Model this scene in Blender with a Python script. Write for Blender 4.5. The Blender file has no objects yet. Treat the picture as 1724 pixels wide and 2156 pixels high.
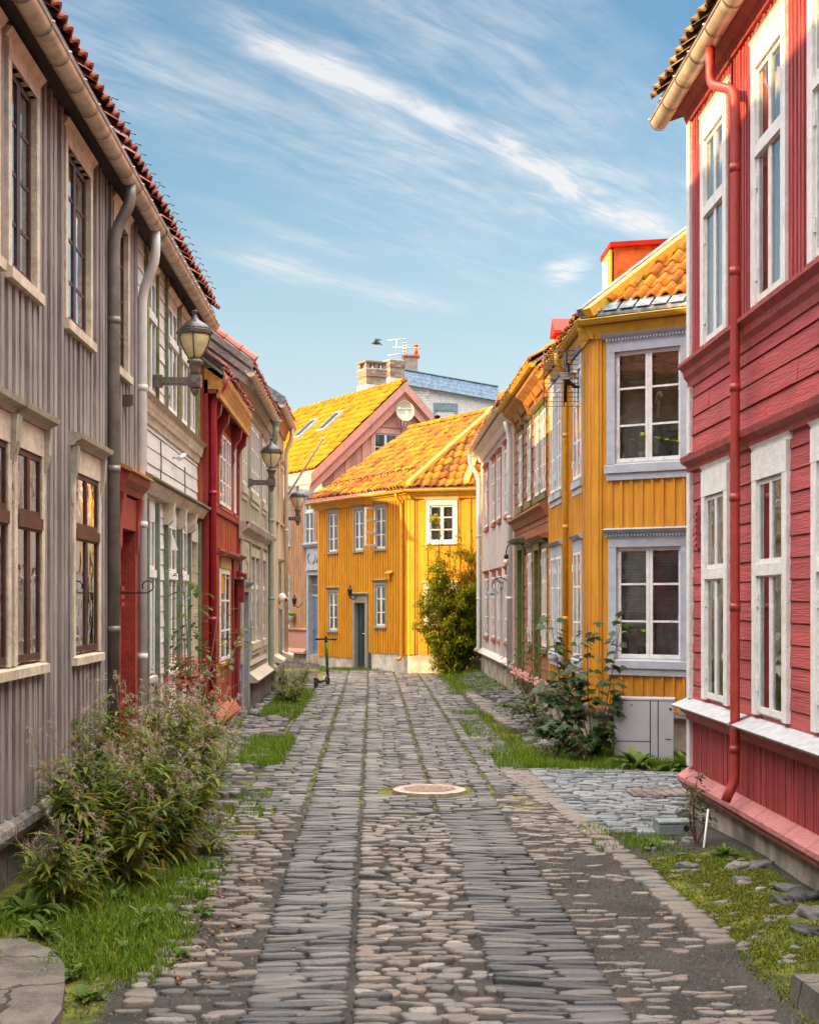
import bpy, math, random
from mathutils import Vector, Matrix, noise

S = bpy.context.scene
R = random.Random(7)
rad = math.radians

# ---------------------------------------------------------------- camera
# The street runs along +Y; the camera stands at the origin, 1.95 m above the paving, and looks level.
EYE, FPX, HX, HY = 1.95, 3000.0, 785.0, 1265.0      # measured on the photograph at 1724 x 2156
cd = bpy.data.cameras.new('camera')
cd.sensor_fit = 'AUTO'; cd.sensor_width = 36.0
cd.lens = FPX / 2156.0 * 36.0
cd.shift_x = (862.0 - HX) / 2156.0
cd.shift_y = (HY - 1078.0) / 2156.0
cd.clip_start = 0.1; cd.clip_end = 2000.0
cam = bpy.data.objects.new('camera', cd)
cam.location = (0, 0, EYE); cam.rotation_euler = (rad(90), 0, 0)
S.collection.objects.link(cam); S.camera = cam

# ---------------------------------------------------------------- light
SUN_A, SUN_E = rad(17.0), rad(17.4)                  # travels mostly +X (from the left), a little +Y
sun_dir = Vector((math.cos(SUN_A) * math.cos(SUN_E), math.sin(SUN_A) * math.cos(SUN_E), -math.sin(SUN_E)))
sl = bpy.data.lights.new('sun', 'SUN'); sl.energy = 5.0; sl.angle = rad(0.5); sl.color = (1.0, 0.64, 0.27)
so = bpy.data.objects.new('sun', sl); so.location = (-20, -8, 20)
so.rotation_euler = sun_dir.to_track_quat('-Z', 'Y').to_euler()
S.collection.objects.link(so)
S.view_settings.view_transform = 'Standard'; S.view_settings.look = 'None'
S.view_settings.gamma = 1.0; S.view_settings.use_curve_mapping = False
S.view_settings.exposure = 1.05
S.cycles.max_bounces = 8; S.cycles.diffuse_bounces = 5; S.cycles.glossy_bounces = 3
S.cycles.transparent_max_bounces = 12; S.cycles.use_denoising = True
S.cycles.caustics_reflective = False; S.cycles.caustics_refractive = False
S.cycles.sample_clamp_indirect = 6.0

class NT:
    """Small helper for wiring node trees."""
    def __init__(s, tree): s.t = tree; s.n = tree.nodes; s.l = tree.links
    def node(s, kind, **kw):
        n = s.n.new(kind)
        for k, v in kw.items(): setattr(n, k, v)
        return n
    def put(s, sock, v):
        if hasattr(v, 'is_output'): s.l.new(v, sock)
        elif isinstance(v, (tuple, list)) and len(v) == 3 and sock.type == 'RGBA': sock.default_value = (*v, 1)
        else: sock.default_value = v
    def m(s, op, a, b=0.0, c=None, clamp=False):
        n = s.node('ShaderNodeMath', operation=op, use_clamp=clamp)
        s.put(n.inputs[0], a); s.put(n.inputs[1], b)
        if c is not None: s.put(n.inputs[2], c)
        return n.outputs[0]
    def mix(s, f, a, b, blend='MIX'):
        n = s.node('ShaderNodeMix', data_type='RGBA', blend_type=blend)
        s.put(n.inputs[0], f); s.put(n.inputs[6], a); s.put(n.inputs[7], b)
        return n.outputs[2]
    def step(s, x, e0, e1, o0=0.0, o1=1.0):
        n = s.node('ShaderNodeMapRange', interpolation_type='SMOOTHSTEP')
        s.put(n.inputs[0], x); n.inputs[1].default_value = e0; n.inputs[2].default_value = e1
        n.inputs[3].default_value = o0; n.inputs[4].default_value = o1
        return n.outputs[0]
    def noise(s, vec, scale, detail=4.0, rough=0.55, dist=0.0):
        n = s.node('ShaderNodeTexNoise')
        if vec is not None: s.l.new(vec, n.inputs['Vector'])
        n.inputs['Scale'].default_value = scale; n.inputs['Detail'].default_value = detail
        n.inputs['Roughness'].default_value = rough; n.inputs['Distortion'].default_value = dist
        return n.outputs[0]
    def mapping(s, vec, scale=(1, 1, 1), rot=(0, 0, 0), loc=(0, 0, 0)):
        n = s.node('ShaderNodeMapping'); s.l.new(vec, n.inputs[0])
        n.inputs[1].default_value = loc; n.inputs[2].default_value = rot; n.inputs[3].default_value = scale
        return n.outputs[0]
    def comb(s, x, y, z):
        n = s.node('ShaderNodeCombineXYZ')
        s.put(n.inputs[0], x); s.put(n.inputs[1], y); s.put(n.inputs[2], z)
        return n.outputs[0]

W = bpy.data.worlds.new('World'); S.world = W; W.use_nodes = True
w = NT(W.node_tree); w.n.clear()
geo = w.node('ShaderNodeTexCoord').outputs['Generated']
sep = w.node('ShaderNodeSeparateXYZ'); w.l.new(geo, sep.inputs[0])
dx, dy, dz = sep.outputs
sky = w.node('ShaderNodeTexSky', sky_type='NISHITA')
sky.sun_disc = False; sky.sun_elevation = SUN_E
sky.sun_rotation = math.atan2(-sun_dir.x, -sun_dir.y)
sky.altitude = 50; sky.air_density = 1.0; sky.dust_density = 0.6; sky.ozone_density = 2.2
zc = w.m('MAXIMUM', dz, 0.02)
px = w.m('DIVIDE', dx, zc); py = w.m('DIVIDE', dy, zc)              # cloud sheet one unit above the ground
al = w.m('ADD', w.m('MULTIPLY', px, 0.57), w.m('MULTIPLY', py, 0.82))   # along the streaks
ac = w.m('SUBTRACT', w.m('MULTIPLY', px, 0.82), w.m('MULTIPLY', py, 0.57))
pv = w.comb(w.m('MULTIPLY', al, 1.0), w.m('MULTIPLY', ac, 3.4), 0.0)
pw = w.comb(al, ac, 3.0)
fib = w.noise(pv, 1.9, 8.0, 0.58, 0.5)
wis = w.noise(pw, 2.0, 6.0, 0.6, 0.3)
fib2 = w.noise(w.mapping(pw, (1.6, 7.5, 1.0), (0, 0, rad(24))), 1.7, 9.0, 0.66, 0.9)
wob = w.m('MULTIPLY', w.m('SUBTRACT', w.noise(pw, 1.1, 3.0), 0.5), 0.34)
acw = w.m('ADD', ac, wob)
def streak(c0, width, a0, a1, soft, amp):
    d = w.m('DIVIDE', w.m('SUBTRACT', acw, c0), width)
    g = w.m('POWER', 2.718, w.m('MULTIPLY', w.m('MULTIPLY', d, d), -1.0))
    e = w.m('MULTIPLY', w.step(al, a0 - soft, a0 + soft), w.step(al, a1 - soft, a1 + soft, 1.0, 0.0))
    return w.m('MULTIPLY', w.m('MULTIPLY', g, e), amp)
bands = [(-1.56, 0.05, 1.9, 3.7, 0.35, 1.25), (-1.50, 0.16, 1.75, 3.8, 0.4, 0.45), (-1.85, 0.24, 1.3, 3.2, 0.5, 0.65),
         (-2.62, 0.10, 3.1, 4.1, 0.25, 0.85), (-2.42, 0.05, 2.6, 3.4, 0.25, 0.5), (-1.2, 0.20, 1.7, 3.4, 0.4, 0.42),
         (-2.2, 0.2, 3.2, 4.6, 0.5, 0.3), (-1.1, 0.2, 3.0, 4.8, 0.4, 0.4), (-1.62, 0.3, 2.4, 3.9, 0.5, 0.25)]
tot = 0.0
for b in bands: tot = w.m('ADD', streak(*b), tot)
cir = w.m('MULTIPLY', tot, w.m('ADD', w.step(fib, 0.25, 0.80), 0.22))
cir = w.m('MULTIPLY', cir, w.step(wis, 0.22, 0.6, 0.35, 1.0))
cir = w.m('MULTIPLY', cir, w.step(fib2, 0.30, 0.66, 0.42, 1.12))
cir = w.m('ADD', cir, w.m('MULTIPLY', w.m('MULTIPLY', w.step(fib2, 0.45, 0.75), w.step(wis, 0.42, 0.7)), 0.09))
# one small puff of cloud
qa = w.m('DIVIDE', w.m('SUBTRACT', px, 0.585), 0.075); qb = w.m('DIVIDE', w.m('SUBTRACT', py, 4.33), 0.22)
puf = w.m('POWER', 2.718, w.m('MULTIPLY', w.m('ADD', w.m('MULTIPLY', qa, qa), w.m('MULTIPLY', qb, qb)), -1.0))
puf = w.m('MULTIPLY', w.step(w.m('MULTIPLY', puf, w.m('ADD', w.m('MULTIPLY', w.noise(pw, 8.0, 8.0, 0.7, 0.8), 2.2), -0.35)), 0.12, 0.85), 0.95)
cloud = w.m('MULTIPLY', w.m('ADD', cir, puf), w.step(dz, 0.05, 0.16))
cloud = w.m('MINIMUM', cloud, 1.0)
SKY = 0.085
skc = w.mix(1.0, sky.outputs[0], (SKY * 0.86, SKY * 1.14, SKY * 1.10), 'MULTIPLY')
# pale haze low over the roofs; unseen bright sky overhead added to fill the shade
hz = w.step(dz, 0.02, 0.38, 0.96, 0.0)
skc = w.mix(hz, skc, (0.36, 0.41, 0.42))
skc = w.mix(w.m('MULTIPLY', cloud, 0.85), skc, (0.47, 0.465, 0.46))
fill_sky = w.m('MULTIPLY', w.step(dz, 0.46, 0.74), w.m('ADD', 0.7, w.m('MULTIPLY', w.noise(pw, 1.3, 4.0), 0.6)))
skc = w.mix(w.m('MULTIPLY', fill_sky, 0.9, clamp=True), skc, (3.4, 3.2, 2.9))
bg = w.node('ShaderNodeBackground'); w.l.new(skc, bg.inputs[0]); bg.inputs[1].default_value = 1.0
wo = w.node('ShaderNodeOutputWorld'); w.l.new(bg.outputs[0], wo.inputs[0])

# ---------------------------------------------------------------- measuring helpers
def at(x, y, Y): return Vector(((x - HX) * Y / FPX, Y, EYE + (HY - y) * Y / FPX))
def yx(x, X): return FPX * X / (x - HX)               # distance at which a wall at X is met
def zy(y, Y): return EYE + (HY - y) * Y / FPX

class Fr:
    """A wall plane: origin, direction u along the wall, outward normal n."""
    def __init__(s, p, q, out):
        s.o = Vector((p[0], p[1], 0)); s.u = Vector((q[0] - p[0], q[1] - p[1], 0)); s.len = s.u.length; s.u.normalize()
        s.n = Vector((s.u.y, -s.u.x, 0)); s.rev = False
        if s.n.dot(Vector((out[0], out[1], 0))) < 0: s.n = -s.n; s.rev = True
    def p(s, u, z, n=0.0): return s.o + s.u * u + s.n * n + Vector((0, 0, z))
    def ux(s, x, n=0.0):
        k = (x - HX) / FPX; b = s.o + s.n * n
        return (k * b.y - b.x) / (s.u.x - k * s.u.y)
    def z(s, y, u, n=0.0): return zy(y, s.p(u, 0, n).y)
def left(X): return Fr((X, 0), (X, 10), (1, 0))
def right(X): return Fr((X, 0), (X, 10), (-1, 0))

# ---------------------------------------------------------------- mesh builder
class MB:
    def __init__(s): s.v = []; s.f = []; s.mi = []; s.sm = []; s.rn = []
    def face(s, idx, mat=0, smooth=False, rnd=0.5):
        s.f.append(idx); s.mi.append(mat); s.sm.append(smooth); s.rn.append(rnd)
    def poly(s, pts, mat=0, rnd=0.5, smooth=False):
        b = len(s.v); s.v.extend([tuple(p) for p in pts]); s.face(tuple(range(b, b + len(pts))), mat, smooth, rnd)
    def hexa(s, c, rev=False, mat=0, rnd=0.5):
        """eight corners: bottom ring of 4, top ring of 4"""
        b = len(s.v); s.v.extend([tuple(p) for p in c])
        for q in ((0, 3, 2, 1), (4, 5, 6, 7), (0, 1, 5, 4), (1, 2, 6, 5), (2, 3, 7, 6), (3, 0, 4, 7)):
            s.face(tuple(b + i for i in (q[::-1] if rev else q)), mat, False, rnd)
    def box(s, fr, u0, u1, z0, z1, n0, n1, mat=0, rnd=0.5):
        P = fr.p
        s.hexa([P(u0, z0, n1), P(u1, z0, n1), P(u1, z0, n0), P(u0, z0, n0),
                P(u0, z1, n1), P(u1, z1, n1), P(u1, z1, n0), P(u0, z1, n0)], fr.rev, mat, rnd)
    def cube(s, a, b, mat=0, rnd=0.5):
        s.box(WORLD, a[0], b[0], a[2], b[2], -b[1], -a[1], mat, rnd)
    def prism(s, fr, u0, u1, prof, mat=0, rnd=0.5):
        """profile of (n, z) points drawn out along u"""
        b = len(s.v); k = len(prof)
        for u in (u0, u1): s.v.extend([tuple(fr.p(u, z, n)) for n, z in prof])
        for i in range(k):
            j = (i + 1) % k; q = (b + i, b + j, b + k + j, b + k + i)
            s.face(q if not fr.rev else q[::-1], mat, False, rnd)
        s.face(tuple(range(b, b + k)), mat, False, rnd); s.face(tuple(range(b + 2 * k - 1, b + k - 1, -1)), mat, False, rnd)
    def plate(s, pts, d, mat=0, rnd=0.5):
        """polygon thickened by vector d"""
        d = Vector(d); b = len(s.v); k = len(pts)
        s.v.extend([tuple(p) for p in pts]); s.v.extend([tuple(Vector(p) + d) for p in pts])
        s.face(tuple(range(b, b + k)), mat, False, rnd); s.face(tuple(range(b + 2 * k - 1, b + k - 1, -1)), mat, False, rnd)
        for i in range(k):
            j = (i + 1) % k; s.face((b + j, b + i, b + k + i, b + k + j), mat, False, rnd)
    def tube(s, pts, r, seg=8, mat=0, caps=True, rnd=0.5, smooth=True):
        pts = [Vector(p) for p in pts]; k = len(pts)
        rs = r if isinstance(r, (list, tuple)) else [r] * k
        t0 = (pts[1] - pts[0]).normalized()
        a = t0.cross(Vector((0, 0, 1)) if abs(t0.z) < 0.9 else Vector((1, 0, 0))).normalized()
        b0 = len(s.v)
        for i in range(k):
            t = ((pts[min(i + 1, k - 1)] - pts[i]).normalized() + (pts[i] - pts[max(i - 1, 0)]).normalized())
            t = t.normalized() if t.length > 1e-6 else t0
            a = (a - t * a.dot(t)); a = a.normalized() if a.length > 1e-6 else t.orthogonal().normalized(); c = t.cross(a)
            for j in range(seg):
                g = 2 * math.pi * j / seg; s.v.append(tuple(pts[i] + (a * math.cos(g) + c * math.sin(g)) * rs[i]))
        for i in range(k - 1):
            for j in range(seg):
                j2 = (j + 1) % seg; p = b0 + i * seg
                s.face((p + j, p + j2, p + seg + j2, p + seg + j), mat, smooth, rnd)
        if caps:
            s.face(tuple(b0 + j for j in range(seg - 1, -1, -1)), mat, False, rnd)
            s.face(tuple(b0 + (k - 1) * seg + j for j in range(seg)), mat, False, rnd)
    def lathe(s, prof, c, seg=20, mat=0, rnd=0.5, smooth=True):
        c = Vector(c); b = len(s.v); k = len(prof)
        for r, z in prof:
            for j in range(seg):
                g = 2 * math.pi * j / seg; s.v.append((c.x + r * math.cos(g), c.y + r * math.sin(g), c.z + z))
        for i in range(k - 1):
            for j in range(seg):
                j2 = (j + 1) % seg; p = b + i * seg
                s.face((p + j, p + j2, p + seg + j2, p + seg + j), mat, smooth, rnd)
        s.face(tuple(b + j for j in range(seg - 1, -1, -1)), mat, False, rnd)
        s.face(tuple(b + (k - 1) * seg + j for j in range(seg)), mat, False, rnd)
    def build(s, name, mats, parent=None, local=False, kind=None):
        me = bpy.data.meshes.new(name); me.from_pydata(s.v, [], s.f); n = len(s.f)
        for m in (mats if isinstance(mats, (list, tuple)) else [mats]): me.materials.append(m)
        me.polygons.foreach_set('material_index', s.mi); me.polygons.foreach_set('use_smooth', s.sm)
        at_ = me.attributes.new('rnd', 'FLOAT', 'FACE'); at_.data.foreach_set('value', s.rn)
        me.update()
        o = bpy.data.objects.new(name, me); S.collection.objects.link(o)
        if parent is not None:
            o.parent = parent
            if not local and parent.type == 'EMPTY':
                o.matrix_parent_inverse = Matrix.Translation(-parent.location)
        if kind: o['kind'] = kind
        return o
WORLD = Fr((0, 0), (1, 0), (0, -1))

def thing(name, label, cat, loc=(0, 0, 0), group=None):
    o = bpy.data.objects.new(name, None); S.collection.objects.link(o)
    o.empty_display_size = 0.2; o.location = loc; o['label'] = label; o['category'] = cat
    if group: o['group'] = group
    return o
def tag(o, label, cat, group=None):
    o['label'] = label; o['category'] = cat
    if group: o['group'] = group
    return o
def copy_tree(o, parent=None):
    kids = list(o.children)
    c = o.copy(); S.collection.objects.link(c)
    if parent is not None: c.parent = parent; c.matrix_parent_inverse = o.matrix_parent_inverse.copy()
    for k in kids: copy_tree(k, c)
    return c

# ---------------------------------------------------------------- materials
M = {}
def newmat(name):
    m = bpy.data.materials.new(name); m.use_nodes = True; t = NT(m.node_tree); t.n.clear()
    b = t.node('ShaderNodeBsdfPrincipled'); o = t.node('ShaderNodeOutputMaterial'); t.l.new(b.outputs[0], o.inputs[0])
    M[name] = m
    return t, b, o
def rndattr(t):
    a = t.node('ShaderNodeAttribute', attribute_name='rnd'); return a.outputs['Fac']
def paint(name, col, worn=None, wear=0.25, rough=0.55, grain='z', var=0.25, bump=0.25, scale=1.0):
    """painted timber: streaked along the grain, patchy, with worn spots"""
    t, b, o = newmat(name)
    pos = t.node('ShaderNodeNewGeometry').outputs['Position']
    sc = {'z': (26, 26, 1.3), 'y': (26, 1.3, 26), 'n': (9, 9, 9)}[grain]
    st = t.noise(t.mapping(pos, sc), 1.0 * scale, 5.0, 0.6)
    pa = t.noise(pos, 1.7 * scale, 5.0, 0.6)
    fi = t.noise(t.mapping(pos, tuple(v * 4 for v in sc)), 1.0, 3.0, 0.6)
    worn = worn or tuple(0.5 * c + 0.16 for c in col)
    lo = tuple(c * (1 - min(.55, var * 1.9)) for c in col); hi = tuple(min(1, c * (1 + var * 0.75)) for c in col)
    c1 = t.mix(t.step(t.m('ADD', t.m('MULTIPLY', st, 0.6), t.m('MULTIPLY', pa, 0.4)), 0.32, 0.68), lo, hi)
    c1 = t.mix(t.m('MULTIPLY', t.m('ABSOLUTE', t.m('SUBTRACT', rndattr(t), 0.5)), 0.85), c1, tuple(c * 0.5 for c in col))
    c1 = t.mix(t.m('MULTIPLY', t.step(t.noise(t.mapping(pos, tuple(v * .35 for v in sc)), 1.0, 6.0, .7), .54, .74), .45), c1, tuple(c * 0.52 for c in col))
    wm = t.m('MULTIPLY', t.step(t.m('ADD', t.m('MULTIPLY', fi, 0.55), t.m('MULTIPLY', pa, 0.45)), 0.56, 0.72), wear)
    c1 = t.mix(wm, c1, worn)
    t.l.new(c1, b.inputs['Base Color']); b.inputs['Roughness'].default_value = rough
    bp = t.node('ShaderNodeBump'); bp.inputs['Strength'].default_value = min(1.0, bump * 1.6); bp.inputs['Distance'].default_value = 0.016
    t.l.new(t.m('ADD', fi, t.m('MULTIPLY', st, 0.8)), bp.inputs['Height']); t.l.new(bp.outputs[0], b.inputs['Normal'])
    return M[name]
def plain(name, col, rough=0.5, metal=0.0, var=0.2, scale=8.0, bump=0.15, spec=0.5, col2=None):
    t, b, o = newmat(name)
    pos = t.node('ShaderNodeNewGeometry').outputs['Position']
    n1 = t.noise(pos, scale, 5.0, 0.6)
    c1 = t.mix(t.step(n1, 0.33, 0.67), tuple(c * (1 - var) for c in col), col2 or tuple(min(1, c * (1 + var)) for c in col))
    t.l.new(c1, b.inputs['Base Color']); b.inputs['Roughness'].default_value = rough; b.inputs['Metallic'].default_value = metal
    b.inputs['Specular IOR Level'].default_value = spec
    bp = t.node('ShaderNodeBump'); bp.inputs['Strength'].default_value = bump; bp.inputs['Distance'].default_value = 0.01
    t.l.new(t.noise(pos, scale * 6, 4.0), bp.inputs['Height']); t.l.new(bp.outputs[0], b.inputs['Normal'])
    return M[name]
def ramped(name, stops, rough=0.7, noise_scale=30.0, bump=0.4, dist=0.006, mixn=0.35, extra=None, spec=0.4):
    """per-piece colour picked from a ramp by the 'rnd' attribute, with fine mottling"""
    t, b, o = newmat(name)
    pos = t.node('ShaderNodeNewGeometry').outputs['Position']
    n1 = t.noise(pos, noise_scale, 5.0, 0.65)
    f = t.m('ADD', rndattr(t), t.m('MULTIPLY', t.m('SUBTRACT', n1, 0.5), mixn), clamp=True)
    cr = t.node('ShaderNodeValToRGB'); t.l.new(f, cr.inputs[0])
    e = cr.color_ramp.elements
    while len(e) < len(stops): e.new(0.5)
    for i, (p_, c_) in enumerate(stops): e[i].position = p_; e[i].color = (*c_, 1)
    c1 = cr.outputs[0]
    if extra: c1 = extra(t, pos, c1)
    t.l.new(c1, b.inputs['Base Color']); b.inputs['Roughness'].default_value = rough
    b.inputs['Specular IOR Level'].default_value = spec
    bp = t.node('ShaderNodeBump'); bp.inputs['Strength'].default_value = bump; bp.inputs['Distance'].default_value = dist
    t.l.new(n1, bp.inputs['Height']); t.l.new(bp.outputs[0], b.inputs['Normal'])
    return M[name]
def leafmat(name, stops, trans=0.35, rough=0.6):
    t, b, o = newmat(name); t.n.remove(b)
    cr = t.node('ShaderNodeValToRGB'); t.l.new(rndattr(t), cr.inputs[0])
    e = cr.color_ramp.elements
    while len(e) < len(stops): e.new(0.5)
    for i, (p_, c_) in enumerate(stops): e[i].position = p_; e[i].color = (*c_, 1)
    d = t.node('ShaderNodeBsdfPrincipled'); tr = t.node('ShaderNodeBsdfTranslucent'); mx = t.node('ShaderNodeMixShader')
    d.inputs['Roughness'].default_value = rough; d.inputs['Specular IOR Level'].default_value = 0.3
    t.l.new(cr.outputs[0], d.inputs['Base Color'])
    t.l.new(t.mix(1.0, cr.outputs[0], (1.3, 1.25, 0.6), 'MULTIPLY'), tr.inputs[0])
    mx.inputs[0].default_value = trans
    t.l.new(d.outputs[0], mx.inputs[1]); t.l.new(tr.outputs[0], mx.inputs[2]); t.l.new(mx.outputs[0], o.inputs[0])
    return M[name]
def glassmat(name, tint=(0.9, 0.95, 0.95), ior=1.55, boost=1.0):
    t, b, o = newmat(name); t.n.remove(b)
    pos = t.node('ShaderNodeNewGeometry').outputs['Position']
    bp = t.node('ShaderNodeBump'); bp.inputs['Strength'].default_value = 0.035; bp.inputs['Distance'].default_value = 0.05
    t.l.new(t.noise(pos, 5.0, 1.5), bp.inputs['Height'])
    fr = t.node('ShaderNodeFresnel'); fr.inputs[0].default_value = ior
    g = t.node('ShaderNodeBsdfGlossy'); g.inputs['Roughness'].default_value = 0.015; t.l.new(bp.outputs[0], g.inputs['Normal'])
    tr = t.node('ShaderNodeBsdfTransparent'); tr.inputs[0].default_value = (*tint, 1)
    mx = t.node('ShaderNodeMixShader'); t.l.new(t.m('MULTIPLY', fr.outputs[0], boost, clamp=True), mx.inputs[0])
    t.l.new(tr.outputs[0], mx.inputs[1]); t.l.new(g.outputs[0], mx.inputs[2]); t.l.new(mx.outputs[0], o.inputs[0])
    return M[name]
def emit(name, col, power):
    t, b, o = newmat(name)
    b.inputs['Base Color'].default_value = (*col, 1); b.inputs['Emission Color'].default_value = (*col, 1)
    b.inputs['Emission Strength'].default_value = power
    return M[name]

paint('grey_siding', (0.41, 0.36, 0.34), (0.16, 0.12, 0.11), 0.5, 0.75, 'z', 0.28, 0.5)
paint('cream_trim', (0.68, 0.58, 0.44), (0.42, 0.32, 0.2), 0.5, 0.6, 'n', 0.18, 0.3)
paint('sage_trim', (0.46, 0.42, 0.32), (0.28, 0.24, 0.16), 0.5, 0.6, 'n', 0.18, 0.3)
paint('brown_sash', (0.085, 0.03, 0.025), None, 0.25, 0.4, 'n')
paint('white_siding', (0.82, 0.79, 0.76), (0.5, 0.42, 0.38), 0.35, 0.6, 'y', 0.08, 0.25)
paint('white_paint', (0.80, 0.79, 0.78), (0.42, 0.39, 0.35), 0.6, 0.5, 'n', 0.09, 0.25)
paint('worn_white', (0.74, 0.73, 0.72), (0.4, 0.36, 0.32), 0.7, 0.55, 'n', 0.1, 0.3)
paint('green_trim', (0.17, 0.23, 0.15), (0.1, 0.12, 0.08), 0.4, 0.5, 'n')
paint('olive_trim', (0.24, 0.25, 0.09), (0.12, 0.12, 0.06), 0.4, 0.55, 'n')
paint('ochre_trim', (0.60, 0.42, 0.13), (0.3, 0.22, 0.1), 0.5, 0.55, 'n')
paint('rust_red_siding', (0.52, 0.105, 0.04), (0.5, 0.2, 0.06), 0.45, 0.6, 'z', 0.25, 0.4)
paint('dark_red', (0.27, 0.02, 0.02), (0.16, 0.02, 0.02), 0.4, 0.5, 'n')
paint('red_door', (0.33, 0.045, 0.03), (0.2, 0.03, 0.03), 0.3, 0.5, 'n')
paint('orange_trim', (0.55, 0.25, 0.05), (0.3, 0.1, 0.04), 0.5, 0.6, 'n')
paint('celadon_siding', (0.44, 0.40, 0.29), (0.3, 0.27, 0.2), 0.4, 0.65, 'z', 0.16, 0.35)
paint('celadon_trim', (0.52, 0.45, 0.36), (0.3, 0.24, 0.18), 0.5, 0.6, 'n', 0.15)
paint('blue_grey_door', (0.31, 0.34, 0.37), None, 0.3, 0.5, 'n', 0.1)
paint('peach_siding', (0.68, 0.40, 0.22), (0.40, 0.14, 0.05), 0.6, 0.65, 'z', 0.2, 0.4)
paint('peach_plinth', (0.58, 0.29, 0.21), None, 0.2, 0.6, 'z', 0.12)
paint('pale_peach', (0.68, 0.52, 0.36), (0.5, 0.3, 0.18), 0.4, 0.6, 'z', 0.14)
paint('pink_siding', (0.76, 0.36, 0.28), (0.34, 0.1, 0.07), 0.5, 0.65, 'z', 0.2, 0.4)
paint('pink_trim', (0.74, 0.38, 0.31), (0.34, 0.14, 0.11), 0.4, 0.6, 'n', 0.12)
paint('yellow_siding', (0.77, 0.345, 0.006), (0.4, 0.18, 0.02), 0.35, 0.6, 'z', 0.13, 0.4)
paint('ochre_siding', (0.76, 0.33, 0.022), (0.36, 0.2, 0.05), 0.4, 0.62, 'z', 0.12, 0.5)
paint('yellow_trim', (0.72, 0.42, 0.03), None, 0.2, 0.5, 'n', 0.12)
paint('blue_grey_trim', (0.44, 0.48, 0.55), (0.3, 0.3, 0.32), 0.55, 0.55, 'n', 0.1)
paint('grey_trim', (0.29, 0.28, 0.24), None, 0.3, 0.6, 'n', 0.12)
paint('blue_door', (0.20, 0.29, 0.50), (0.1, 0.13, 0.2), 0.5, 0.5, 'z', 0.14)
paint('teal_door', (0.025, 0.06, 0.075), None, 0.1, 0.4, 'z', 0.1)
paint('barn_red', (0.52, 0.078, 0.082), (0.22, 0.04, 0.045), 0.45, 0.6, 'y', 0.16, 0.45)
paint('barn_red_upright', (0.54, 0.078, 0.084), (0.3, 0.05, 0.05), 0.55, 0.6, 'z', 0.2, 0.5)
paint('barn_red_trim', (0.42, 0.07, 0.065), (0.18, 0.06, 0.05), 0.6, 0.55, 'n', 0.2, 0.4)
paint('rose_skirting', (0.50, 0.17, 0.17), (0.42, 0.25, 0.24), 0.6, 0.6, 'n', 0.14, 0.5)
paint('log_brown', (0.36, 0.115, 0.045), (0.5, 0.22, 0.04), 0.55, 0.6, 'y', 0.24, 0.5)
paint('pale_siding', (0.62, 0.56, 0.54), (0.45, 0.38, 0.36), 0.3, 0.6, 'z', 0.08, 0.25)
paint('brick_red_trim', (0.36, 0.085, 0.05), None, 0.3, 0.55, 'n')
paint('moss_green_trim', (0.13, 0.16, 0.04), None, 0.3, 0.55, 'n')
paint('weathered_board', (0.25, 0.215, 0.20), (0.12, 0.1, 0.1), 0.6, 0.8, 'n', 0.3, 0.6)
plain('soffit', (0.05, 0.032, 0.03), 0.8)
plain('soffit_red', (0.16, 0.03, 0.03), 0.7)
plain('interior', (0.45, 0.39, 0.33), 0.95, var=0.4, scale=1.5)
plain('interior_warm', (0.42, 0.27, 0.16), 0.95, var=0.4, scale=1.5)
plain('curtain', (0.78, 0.75, 0.7), 0.9, var=0.1)
plain('beige_curtain', (0.66, 0.5, 0.34), 0.9, var=0.15)
plain('zinc', (0.62, 0.54, 0.43), 0.42, 0.35, 0.22, 6.0)
plain('dark_zinc', (0.24, 0.215, 0.195), 0.5, 0.4, 0.2, 6.0)
plain('white_pipe', (0.70, 0.69, 0.68), 0.4, 0.0, 0.06)
plain('cream_pipe', (0.62, 0.5, 0.33), 0.45, 0.0, 0.08)
plain('green_pipe', (0.27, 0.31, 0.24), 0.45, 0.0, 0.12)
plain('red_pipe', (0.34, 0.012, 0.03), 0.35, 0.0, 0.12)
plain('barn_pipe', (0.38, 0.045, 0.035), 0.4, 0.0, 0.14)
plain('ochre_pipe', (0.66, 0.33, 0.03), 0.45, 0.0, 0.1)
plain('copper', (0.55, 0.13, 0.02), 0.5, 0.1, 0.3, 5.0)
plain('red_metal', (0.50, 0.02, 0.008), 0.5, 0.0, 0.15, 6.0, .15, .2)
plain('lead', (0.16, 0.19, 0.225), 0.6, 0.1, 0.45, 9.0)
plain('blue_metal', (0.14, 0.22, 0.33), 0.5, 0.1, 0.3, 9.0)
plain('iron', (0.13, 0.115, 0.10), 0.5, 0.5, 0.25)
plain('lamp_iron', (0.17, 0.145, 0.125), 0.48, 0.35, 0.25, 20)
plain('lamp_hood', (0.075, 0.075, 0.085), 0.35, 0.5, 0.3, 20)
plain('lamp_glass', (0.74, 0.62, 0.34), 0.25, 0.0, 0.1, 10, 0.03)
plain('black_iron', (0.02, 0.02, 0.022), 0.4, 0.4)
plain('black_plastic', (0.018, 0.018, 0.02), 0.5)
plain('lime', (0.045, 0.22, 0.015), 0.35)
plain('concrete', (0.17, 0.155, 0.135), 0.9, 0, 0.35, 2.5, 0.6)
t, b, o = newmat('concrete_old')
pos = t.node('ShaderNodeNewGeometry').outputs['Position']
vo = t.node('ShaderNodeTexVoronoi', feature='DISTANCE_TO_EDGE'); vo.inputs['Scale'].default_value = 1.5
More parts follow.
